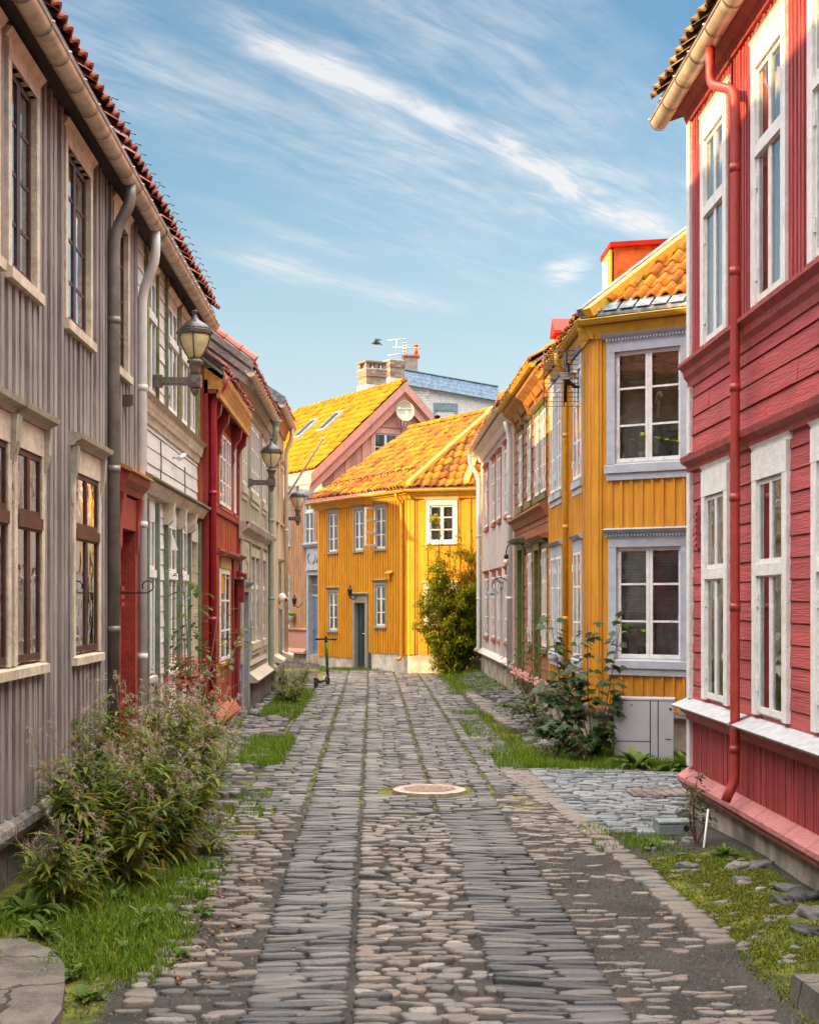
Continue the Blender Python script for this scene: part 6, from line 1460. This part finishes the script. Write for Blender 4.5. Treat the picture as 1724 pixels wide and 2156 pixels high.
fireweed(P3(-1.66, 12.6), 16, 1.0, .26, 'loose fluffy fireweed spilling over the pavement edge', (.03, 0), 1.1, 1.2)
fireweed(P3(-1.30, 10.9), 7, .42, .18, 'small sprig of fireweed at the cobble edge', (.2, -.1), .4, .9)
fireweed(P3(-1.62, 28.4), 21, .75, .3, 'yellowing meadow weeds by the celadon house near the scooter', fluffy=.8)
fireweed(P3(-1.60, 26.6), 18, .55, .3, 'low straw coloured weeds below the celadon house plinth', fluffy=.5)
def herb(base, n, hgt, wd, label, matn='low_leaf', name='weed', cat='weed', up=.9, grp='low weeds at the edges of the paving'):
    t = thing(name, label, cat, base, grp); L_ = MB()
    for i in range(n):
        g = i * 2.4 + R.uniform(-.4, .4); e_ = R.uniform(.35, up + .3)
        add_leaf(L_, (R.uniform(-.03, .03), R.uniform(-.03, .03), 0), (math.cos(g) * math.cos(e_), math.sin(g) * math.cos(e_), math.sin(e_)), hgt * R.uniform(.6, 1.1), wd * R.uniform(.7, 1.2), .6)
    L_.build('leaves', M[matn], t, local=True); return t
herb(P3(-2.02, 8.35), 26, .26, .06, 'bright green dock leaves by the concrete slab', name='dock_plant')
for i_ in range(26):
    y_ = R.uniform(7.3, 10.4); herb(P3(R.uniform(-1.75, -1.05), y_), R.randint(9, 16), R.uniform(.06, .15), R.uniform(.025, .05), 'small broad leaved weed growing in the left grass verge', grp='small weeds in the left grass verge')
herb(P3(-1.55, 7.25), 26, .10, .05, 'flat pale weed rosette at the slab corner'); herb(P3(-1.38, 6.9), 22, .10, .05, 'small pale weed rosette at the bottom left edge')
herb(P3(-1.85, 7.95), 20, .18, .05, 'leafy weed at the top edge of the concrete slab')
herb(P3(2.35, 6.75), 14, .12, .035, 'small green weed beside the stone block'); herb(P3(2.20, 11.2), 16, .14, .03, 'small weed in the gravel by the red house'); herb(P3(2.62, 10.6), 20, .16, .035, 'low weed tuft under the red skirting')
cab = at(1345, 1600, 16.9)
for x, y, n, hh, w_, lab in ((3.02, 16.35, 34, .36, .09, 'dandelion clump at the left foot of the grey cabinet'), (3.30, 16.15, 20, .2, .06, 'small dandelion clump below the middle of the cabinet'), (3.55, 16.2, 40, .38, .08, 'dandelion clump at the right foot of the grey cabinet'), (3.85, 16.0, 30, .3, .06, 'dandelion clump by the red house corner')):
    herb(P3(x, y), n, hh, w_, lab, name='dandelion', cat='plant', grp='dandelions in front of the cabinet')

LOBES = [(0, -.05), (.16, -.12), (.30, -.02), (.50, -.14), (.44, .08), (.62, .16), (.48, .24), (.60, .46), (.40, .44), (.26, .50), (.24, .66), (.12, .72), (0, 1.0)]
LOBES = LOBES + [(-x, y) for x, y in LOBES[-2:0:-1]]
def maple_leaf(mb, p, d, n_, s, rnd):
    d = Vector(d).normalized(); n_ = Vector(n_); n_ = (n_ - d * n_.dot(d)).normalized(); sx = d.cross(n_); b0 = len(mb.v)
    mb.v.append(tuple(Vector(p) + d * s * .25))
    for x, y in LOBES: mb.v.append(tuple(Vector(p) + sx * x * s + d * y * s - n_ * s * (.25 * x * x + .28 * max(0, y) ** 2)))
    k = len(LOBES)
    for i in range(k): mb.face((b0, b0 + 1 + i, b0 + 1 + (i + 1) % k), 0, True, rnd)
def sapling(base, stems, leafs, size, label, name='maple_sapling', mat='maple_leaf', cat='sapling', grp='self-sown saplings by the right row'):
    t = thing(name, label, cat, base, grp); St, Lf = MB(), MB(); B0 = Vector(base)
    for tip, bend, n in stems:
        e = Vector(tip) - B0; pts = [Vector((0, 0, -.03)) + (e * (i / 8)) + Vector(bend) * math.sin(math.pi * i / 8) for i in range(9)]
        St.tube(pts, [.011 * (1 - .75 * i / 8) for i in range(9)], 6, 0, False)
        for i in range(int(n * 1.5)):
            s = R.uniform(.22, 1.0) ** .8 * 8; a = min(int(s), 7); q = pts[a].lerp(pts[a + 1], s - a); g = R.random() * 6.28
            o_ = Vector((math.cos(g), math.sin(g), R.uniform(-.1, .7))).normalized(); l_ = R.uniform(.04, .16) * size / .1; q2 = q + o_ * l_
            St.tube([q, q.lerp(q2, .5) + Vector((0, 0, .01)), q2], [.002, .0018, .0014], 3, 0, False)
            dl = (o_ * .8 + Vector((0, 0, -.75 * R.random()))).normalized()
            nl = (Vector((0, 0, 1)) + Vector((R.uniform(-.5, .5), R.uniform(-.9, .2), 0)))
            if leafs == 'maple': maple_leaf(Lf, q2, dl, nl, size * R.uniform(.8, 1.6), min(1, max(0, R.gauss(.4, .22))))
            else: add_leaf(Lf, q2, dl, size * R.uniform(.6, 1.2), size * .5, .3, min(1, max(0, R.gauss(.5, .25))))
    St.build('stems', M['red_stem'], t, local=True); Lf.build('leaves', M[mat], t, local=True)
    return t
bs = at(1250, 1600, 17.2)
sapling((bs.x, 17.2, .05), [(at(1311, 1270, 17.1), (.02, 0, 0), 24), (at(1150, 1420, 17.3), (0, 0, .1), 24), (at(1236, 1310, 17.15), (-.03, 0, 0), 30), (at(1220, 1400, 17.0), (-.05, 0, 0), 34), (at(1285, 1440, 16.9), (.05, 0, 0), 26), (at(1170, 1530, 16.9), (0, 0, .1), 34), (at(1268, 1520, 16.8), (.05, 0, 0), 34)], 'maple', .085, 'dark leaved maple sapling with one tall stem before the ochre window')
bs = at(1200, 1575, 18.0)
sapling((2.5, 17.9, .05), [(at(1158, 1290, 18.2), (-.02, 0, .05), 30), (at(1186, 1350, 18.2), (.02, 0, 0), 26), (at(1150, 1450, 18.0), (0, 0, .1), 30), (at(1205, 1430, 18.0), (0, 0, 0), 30), (at(1130, 1530, 17.9), (0, 0, .1), 36), (at(1200, 1540, 17.6), (0, 0, .1), 44)], 'maple', .08, 'bushy maple sapling beside the ochre house drainpipe')
sapling((2.42, 21.0, .05), [(at(1112, 1310, 21.0), (0, 0, 0), 24), (at(1075, 1380, 21.0), (-.03, 0, .05), 34), (at(1100, 1420, 21.0), (.02, 0, .05), 40), (at(1060, 1480, 20.8), (0, 0, .1), 40), (at(1120, 1480, 20.6), (0, 0, .1), 44)], 'plain', .095, 'light green shrub in front of the red brown house', 'shrub', 'rose_leaf', 'shrub')
for x, y, lab in ((2.15, 17.0, 'low leafy weeds at the left foot of the maples'), (2.5, 16.7, 'low leafy weeds between the maple and the cabinet'), (2.3, 19.6, 'low leafy weeds by the ochre house wall')):
    t_ = sapling((x, y, .05), [((x + R.uniform(-.3, .3), y + R.uniform(-.2, .2), R.uniform(.2, .42)), (0, 0, .05), 34) for _ in range(4)], 'plain', .06, lab, 'leafy_weed', 'maple_leaf', 'weed', 'low weeds at the edges of the paving')
sapling((2.55, 11.25, .06), [((2.58, 11.3, .62), (-.03, 0, 0), 34), ((2.50, 11.2, .45), (-.03, 0, 0), 26), ((2.66, 11.3, .42), (.03, 0, 0), 22)], 'plain', .055, 'small dark seedling tied to the white stick by the red house', 'seedling', 'maple_leaf', 'seedling')
# climbing rose in front of the white house
RB = (-1.98, 15.1, .05)
sapling(RB, [((-2.05, 15.3, 2.35), (.05, 0, 0), 46), ((-1.92, 15.6, 2.15), (.08, 0, 0), 30), ((-1.55, 17.2, 1.62), (.10, .0, .35), 26), ((-2.0, 15.0, 1.75), (.03, 0, 0), 46), ((-1.75, 16.2, 1.95), (.05, 0, .1), 16), ((-1.9, 15.5, 1.35), (.05, 0, .1), 40)], 'plain', .105, 'sprawling climbing rose on thin stems before the white house', 'climbing_rose', 'rose_leaf', 'rose', None)
t = thing('red_flower_pot', 'dark red and white bedding flowers at the foot of the white house', 'flowers', (-1.95, 14.75, .1)); P = MB()
for k in range(240):
    p = Vector((R.gauss(0, .13), R.gauss(0, .36), R.uniform(.75, 1.28))); g = R.random() * 6.28
    add_leaf(P, p, (math.cos(g), math.sin(g), R.uniform(-.2, .9)), R.uniform(.04, .08), R.uniform(.03, .05), .5)
P.build('petals', M['petal'], t, local=True, kind='stuff'); P = MB()
for k in range(240):
    p = Vector((R.gauss(0, .13), R.gauss(0, .36), R.uniform(.2, 1.2))); g = R.random() * 6.28
    add_leaf(P, p, (math.cos(g), math.sin(g), R.uniform(-.2, .9)), R.uniform(.06, .1), R.uniform(.03, .05), .5)
P.build('leaves', M['maple_leaf'], t, local=True); P = MB()
P.lathe([(.14, -.1), (.2, .25), (.21, .28)], (0, .2, 0), 14); P.lathe([(.14, -.1), (.2, .25), (.21, .28)], (0, -.3, 0), 14); P.build('pots', M['ceramic'], t, local=True)
# the big shrub in front of the yellow house
def shrub(base, rx_, ry, h, n, label, seed=3):
    Q = random.Random(seed); t = thing('shrub', label, 'shrub', base); St, Lf = MB(), MB(); tips = []
    for k in range(34):
        g = Q.random() * 6.28; rr = Q.random() ** .6; top = Vector((math.cos(g) * rx_ * rr, math.sin(g) * ry * rr, h * Q.uniform(.35, 1.0) * (1 - .35 * rr * rr) )); top.x += .12 * top.z / h
        pts = [Vector((R.uniform(-.12, .12), R.uniform(-.1, .1), -.03)) + (top * (i / 7)) + Vector((math.cos(g), math.sin(g), 0)) * .22 * math.sin(math.pi * i / 7) for i in range(8)]
        St.tube(pts, [.02 * (1 - .8 * i / 7) for i in range(8)], 5, 0, False); tips.append(pts)
        for j in range(7):
            a = Q.randint(0, 6); q = pts[a].lerp(pts[a + 1], Q.random()); e = Vector((Q.gauss(0, 1.2), Q.gauss(0, .8), Q.gauss(.2, .6))).normalized() * Q.uniform(.2, .6); St.tube([q, q + e], [.005, .002], 3, 0, False); tips.append([q + e * (i / 7) for i in range(8)])
    for k in range(n):
        pts = Q.choice(tips); a = Q.randint(0, 6); q = pts[a].lerp(pts[a + 1], Q.random()) + Vector((Q.gauss(0, .055), Q.gauss(0, .055), Q.gauss(0, .055)))
        if q.z < .05: continue
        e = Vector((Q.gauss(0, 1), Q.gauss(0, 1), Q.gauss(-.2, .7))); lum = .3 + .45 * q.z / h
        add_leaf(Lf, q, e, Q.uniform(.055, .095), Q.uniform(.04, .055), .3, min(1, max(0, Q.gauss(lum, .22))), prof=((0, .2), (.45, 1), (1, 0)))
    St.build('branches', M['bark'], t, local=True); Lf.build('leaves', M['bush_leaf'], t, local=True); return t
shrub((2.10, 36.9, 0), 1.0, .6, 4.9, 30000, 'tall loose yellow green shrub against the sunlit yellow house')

# ================================================================= STREET FURNITURE
def street_lamp(loc, wall_dx, label, k=1.0):
    """wall lantern: cast bracket, square boss, urn, acorn glass with ribs, hood and finial; local origin at the boss"""
    t = thing('street_lamp', label, 'street lamp', loc, 'cast iron wall lanterns along the left row')
    f_ = Fr((0, 0), (1, 0), (0, -1)); A = wall_dx / (k * 1.12)
    P = MB(); P.box(f_, A, -.06, -.045, .045, -.03, .03); P.box(f_, A + .09, -.1, -.03, .03, .0305, .036); P.box(f_, A, A + .08, -.07, .07, -.035, .035); P.box(f_, -.065, .065, -.07, .07, -.062, .062); P.box(f_, -.05, .05, -.052, .052, .0625, .069)
    P.tube([(0, -.069, 0), (0, -.078, 0)], .034, 6); P.tube([(A + .01, 0, .09), (A + .01, 0, -.11)], .018, 8); P.lathe([(.01, -.17), (.025, -.15), (.045, -.11), (.05, -.09), (.035, -.085), (.05, -.071)], (0, 0, 0), 14)
    P.lathe([(.05, .0705), (.046, .12), (.055, .15), (.06, .19), (.085, .215), (.08, .235), (.055, .25), (.05, .262)], (0, 0, 0), 18); P.build('bracket', M['lamp_iron'], t, local=True)
    prof = [(.055, .265), (.075, .30), (.105, .36), (.128, .42), (.143, .48), (.148, .53)]
    P = MB(); P.lathe(prof, (0, 0, 0), 24); P.build('globe', M['lamp_glass'], t, local=True)
    P = MB()
    for j in range(4):
        g = math.pi / 4 * 0 + j * math.pi / 2 + math.pi / 2; P.tube([((r + .006) * math.cos(g), (r + .006) * math.sin(g), z) for r, z in prof], .007, 6)
    P.lathe([(.160, .528), (.170, .535), (.170, .555), (.162, .562), (.170, .568), (.166, .58)], (0, 0, 0), 26, smooth=False)
    for j in range(4): g = j * math.pi / 2; P.tube([(.168 * math.cos(g), .168 * math.sin(g), .555), (.185 * math.cos(g), .185 * math.sin(g), .555)], .022, 8)
    P.build('ribs', M['iron'], t, local=True)
    P = MB(); P.lathe([(.165, .581), (.158, .60), (.125, .64), (.075, .675), (.045, .695), (.03, .72), (.022, .745), (.016, .76), (.028, .775), (.03, .80), (.026, .806)], (0, 0, 0), 26); P.build('hood', M['lamp_hood'], t, local=True)
    t.scale = (k * 1.12, k * 1.12, k); return t
street_lamp(at(411, 803, 15.2), -.43, 'nearest cast iron wall lantern, fixed to the white clapboard house', .94)
street_lamp(at(572, 1016, 25.1), -.42, 'middle cast iron wall lantern, fixed to the celadon house', .97)
street_lamp(at(627, 1092, 33.6), -.36, 'farthest cast iron wall lantern, at the end of the left row', .95)

# grey street cabinet
cf = Fr((3.0, 17.0), (3.95, 16.80), (-.2, -1)); a, b_ = cf.ux(1290), cf.ux(1380)
z0, z1 = .0, cf.z(1474, .2)
t = thing('street_cabinet', 'light grey metal utility cabinet in front of the ochre house', 'utility cabinet', cf.p(a, 0))
P = MB(); c_ = cf.ux(1418); P.box(cf, a, c_, -.08, z1, -.32, 0.0); P.box(cf, a - .01, c_ + .01, z1, z1 + .02, -.33, .012); P.build('body', M['cabinet_grey'], t)
P = MB(); P.box(cf, a + .004, c_ - .004, .02, z1 - .004, .0003, .003); P.build('seam_shade', M['black_plastic'], t)  # black sheet behind the panels paints the shade in their gaps
P = MB(); sp = a + (b_ - a) * .86; zm = z0 + (z1 - z0) * .36
P.box(cf, a + .012, sp, zm + .006, z1 - .012, .0035, .018); P.build('door', M['cabinet_grey'], t)
P = MB(); P.box(cf, a + .012, sp, .10, zm - .006, .0035, .018); P.build('lower_panel', M['cabinet_grey'], t)
P = MB(); P.box(cf, sp + .012, b_ + .02, .02, z1 - .012, .0035, .014); P.box(cf, b_ + .032, c_ - .006, .02, z1 - .012, .0035, .024); P.build('side_panel', M['cabinet_grey'], t)
P = MB(); P.tube([cf.p((a + sp) / 2, z1 - .06, .0141), cf.p((a + sp) / 2, z1 - .06, .02)], .012, 8); P.tube([cf.p(c_ - .04, z1 - .1, .0201), cf.p(c_ - .04, z1 - .1, .03)], .018, 10); P.box(cf, c_ - .1, c_ - .03, .3, .315, .0201, .026); P.build('lock', M['iron'], t)

# bait box, white stick, stones
p = at(1423, 1750, 11.75); t = thing('bait_box', 'grey plastic bait box with round hole by the red house corner', 'bait box', (p.x, 11.75, gz(p.x, 11.75)))
bf = Fr((-.14, 0), (.14, .03), (0, -1)); P = MB(); P.prism(bf, 0, .28, [(-.16, 0), (.0, 0), (.0, .07), (-.02, .10), (-.14, .10), (-.16, .07)]); P.build('body', M['bait_grey'], t, local=True)
P = MB(); P.prism(bf, -.006, .286, [(-.165, .095), (.005, .095), (.0, .108), (-.03, .118), (-.13, .118), (-.16, .108)]); P.build('lid', M['bait_grey'], t, local=True)
P = MB(); P.tube([bf.p(.23, .05, .0005), bf.p(.23, .05, .004)], .026, 12); P.build('entry_hole', M['black_plastic'], t, local=True)
P = MB(); P.tube([at(1476, 1826, 10.95), at(1490, 1704, 11.15)], .008, 8); tag(P.build('stick', M['white_plastic']), 'thin white stick leaning by the seedling at the red house', 'stick')
rocks = [(1395, 1722, 11.9, .13, 'dark rock'), (1407, 1783, 11.3, .12, 'brown round rock'), (1452, 1766, 11.4, .15, 'pale round rock'), (1372, 1788, 11.1, .14, 'flat dark rock'), (1445, 1835, 10.3, .16, 'long brown rock'), (1425, 1838, 10.2, .10, 'small grey rock'), (1555, 1850, 10.2, .16, 'light grey rock'), (1602, 1838, 10.2, .20, 'big grey rock'), (1562, 1868, 9.7, .15, 'wedge rock'), (1660, 1880, 9.4, .2, 'slate grey rock'), (1690, 1905, 9.1, .24, 'broad blue grey rock'), (1648, 1915, 9.0, .2, 'greenish flat rock'), (1715, 1950, 8.6, .26, 'tan flat rock'), (1700, 1985, 8.2, .2, 'dark bottom rock')]
spots = ['behind the bait box', 'right of the gravel patch', 'beside the bait box', 'in the gravel patch', 'below the white stick', 'left of the white stick', 'under the red skirting', 'at the concrete foundation', 'in front of the big grey rock', 'near the right edge by the foundation', 'highest of the stones by the foundation edge', 'on the mossy bank', 'at the right frame edge', 'on the mossy bank near the right edge']
for (x, y, Y, s, nm), sp_ in zip(rocks, spots):
    p = at(x, y, Y); x_ = min(p.x, 2.80); P = MB(); na, nr = 22, 13; ang = R.uniform(0, 3); sx_, sy_, sz_ = s * R.uniform(.5, .62), s * R.uniform(.3, .42), s * R.uniform(.2, .32); sd_ = R.random() * 50; rr = R.random()
    for k in range(nr + 1):
        th_ = math.pi * k / nr
        for q in range(na):
            ph_ = 2 * math.pi * q / na; v = Vector((math.sin(th_) * math.cos(ph_), math.sin(th_) * math.sin(ph_), math.cos(th_)))
            f_ = 1 + .42 * noise.noise(v * 1.4 + Vector((sd_, 0, 0))) + .24 * noise.noise(v * 3.2 + Vector((0, sd_, 0))) + .10 * noise.noise(v * 7 + Vector((0, 0, sd_)))
            v = Vector((v.x * sx_, v.y * sy_, max(-.4, min(.55, v.z)) * sz_ * 1.15)) * f_; P.v.append((v.x * math.cos(ang) - v.y * math.sin(ang), v.x * math.sin(ang) + v.y * math.cos(ang), v.z))
    for k in range(nr):
        for q in range(na): q2 = (q + 1) % na; P.face((k * na + q, (k + 1) * na + q, (k + 1) * na + q2, k * na + q2), 0, True, rr)
    o = P.build('rock', M['slab_stone']); o.location = (x_, Y, gz(x_, Y)); tag(o, f'{nm} {sp_}', 'rock', 'loose rocks beside the red house')

# e-scooter
sc = Vector((-1.16, 32.6, 0)); t = thing('kick_scooter', 'black and lime green electric scooter parked by the weeds', 'scooter', (sc.x, sc.y, gz(sc.x, sc.y)))
d = Vector((.24, .80, 0)).normalized(); sd = Vector((d.y, -d.x, 0)); up = Vector((0, 0, 1))
rw, fw_ = -d * .42, d * .42
for c in (rw, fw_):
    P = MB(); P.tube([c + up * .1 + (d * math.cos(g) + up * math.sin(g)) * .085 for g in [2 * math.pi * i / 18 for i in range(19)]], .024, 8, caps=False); P.tube([c + up * .1 - sd * .025, c + up * .1 + sd * .025], .065, 14); P.build('wheel', M['black_plastic'], t, local=True)
P = MB(); P.plate([rw + d * .12 + up * .10 + sd * .07, rw + d * .68 + up * .10 + sd * .07, rw + d * .68 + up * .10 - sd * .07, rw + d * .12 + up * .10 - sd * .07], up * .05); P.tube([rw + d * .68 + up * .13, fw_ + up * .26], .035, 8); P.tube([rw + up * .2 - d * .1, rw + up * .21, rw + up * .16 + d * .14], .03, 6); P.build('deck', M['black_plastic'], t, local=True)
top = fw_ - d * .14 + up * 1.08; bot = fw_ + up * .1
P = MB(); P.tube([bot, bot.lerp(top, .42)], .032, 10); P.build('fork', M['black_plastic'], t, local=True)
P = MB(); P.tube([bot.lerp(top, .40), bot.lerp(top, .92)], .036, 10); P.build('stem', M['lime'], t, local=True)
P = MB(); hb_ = (sd * 1 + d * .15).normalized(); P.tube([bot.lerp(top, .9), top], .034, 8); P.tube([top - hb_ * .25, top + hb_ * .25], .02, 8); P.tube([top - hb_ * .25, top - hb_ * .14], .026, 8); P.tube([top + hb_ * .14, top + hb_ * .25], .026, 8); P.tube([top + up * .0, top + up * .07], .03, 8); P.build('handlebar', M['black_plastic'], t, local=True)

# flagpole with furled flag
p0, p1 = at(594, 1062, 33.9), at(680, 924, 31.5)
t = thing('flagpole', 'slanting white flagpole with furled flag at the last left house', 'flagpole', p0)
P = MB(); P.tube([p0, p1], [.028, .022], 8); P.lathe([(.01, -.03), (.035, 0), (.01, .035)], p1, 8); P.build('pole', M['white_plastic'], t)
P = MB(); q = p0.lerp(p1, .06); P.tube([q + Vector((-.02, 0, .1)), q + Vector((0, 0, -.1)), q + Vector((.02, 0, -.6)), q + Vector((.03, .02, -1.05))], [.03, .06, .07, .05], 9)
B0 = q + Vector((-.02, 0, 0)); P.build('flag', M['flag_cloth'], t)
# TV aerials
c = at(1190, 797, 19.2); t = thing('grid_aerial', 'grid reflector television aerial on the ochre house wall', 'aerial', c)
P = MB(); gx, gzz = .29, .375
for i in range(13):
    z = -gzz + 2 * gzz * i / 12; P.tube([(-gx, 0, z), (gx, 0, z)], .005, 5)
for x in (-gx, -.02, gx): P.tube([(x, .004, -gzz), (x, .004, gzz)], .007, 5)
P.build('reflector_grid', M['iron'], t, local=True)
P = MB(); P.tube([(0, 0, -.32), (0, -.05, .34)], .02, 6); P.tube([(.02, -.02, .2), (.02, -.06, -.1)], .035, 8); P.tube([(.05, -.03, -.08), (.12, -.02, -.12), (.26, .05, -.1), (.28, .1, .12)], .014, 6); P.tube([(0, 0, 0), (.17, .1, -.1)], .014, 5); P.build('mast_arm', M['black_iron'], t, local=True)
P = MB()
for i in range(5): P.tube([(-.1 + i * .0, -.08 - i * .07, .06 - i * .03), (.12, -.08 - i * .07, .06 - i * .03)], .008, 5)
P.tube([(0.01, 0, 0), (.01, -.4, -.05)], .012, 5); P.build('dipoles', M['dark_zinc'], t, local=True)
c = at(851, 760, 52.5); ra = t = thing('roof_aerial', 'white rooftop television aerial on a thin mast above the chimneys', 'aerial', c)
P = MB(); P.tube([(0, 0, -.3), (0, 0, .9)], .02, 6); P.build('mast', M['iron'], t, local=True)
P = MB(); P.tube([(-.5, 0, .62), (.75, 0, .58)], .022, 6)
for i in range(9): x = .1 + i * .08; P.tube([(x, -.12, .6), (x, .12, .6)], .014, 5)
for k in range(5): P.tube([(-.08, 0, .3 + k * .13), (.25 - abs(k - 2) * .03, -.02, .3 + k * .13)], .016, 5)
P.tube([(-.35, 0, .28), (-.35, 0, .98)], .022, 6); P.tube([(-.75, 0, .92), (.1, 0, 1.0)], .022, 6); P.tube([(-.75, 0, .25), (.1, 0, .36)], .022, 6); P.build('elements', M['pale_metal'], t, local=True); ra.scale = (.82, .82, .82)
# lamps on the pale house
def goose(loc, label, shade):
    t = thing('goose_neck_lamp', label, 'wall lamp', loc)
    P = MB(); P.tube([(.34, 0, .16)] + [(.17 + .17 * math.cos(g), 0, .16 + .17 * math.sin(g)) for g in [math.pi * i / 8 for i in range(1, 9)]] + [(0, 0, .09)], .012, 6); P.box(Fr((.34, -.04), (.34, .04), (-1, 0)), 0, .08, .08, .24, -.01, .02); P.build('arm', M['black_iron'], t, local=True)
    P = MB()
    if shade: P.lathe([(.15, 0), (.145, .008), (.06, .07), (.04, .10), (.02, .11)], (0, 0, 0), 18); P.build('lamp_shade', M['lead'], t, local=True)
    else: P.lathe([(.04, .02), (.04, .1)], (0, 0, 0), 12); P.build('lamp_holder', M['black_iron'], t, local=True)
    P = MB(); P.lathe([(.01, -.11 if not shade else -.04), (.045, -.07 if not shade else -.02), (.04, .01)], (0, 0, 0), 12); P.build('bulb', M['lamp_glass'], t, local=True)
p = at(1044, 1248, 29.2); goose((2.44, 29.2, p.z - .02), 'black shaded gooseneck lamp over the pale house door', True)
p = at(1066, 1180, 27.0); goose((2.43, 26.0, p.z - .02), 'bare bulb gooseneck lamp on the red brown house', False)
# bird
c = at(790, 724, 50); t = thing('bird', 'dark bird gliding above the brick chimney', 'bird', c)
P = MB(); P.tube([(-.14, 0, .02), (-.08, 0, .03), (0, 0, .03), (.1, 0, .01), (.2, 0, 0)], [.012, .04, .06, .04, .012], 8); P.build('body', M['feather'], t, local=True)
for sg in (-1, 1):
    P = MB(); P.plate([(-.06, 0, .04), (.06, 0, .04), (.12, sg * .2, .12), (.26, sg * .55, .03), (.02, sg * .28, .13)], (0, 0, .012)); P.build('wing', M['feather'], t, local=True)
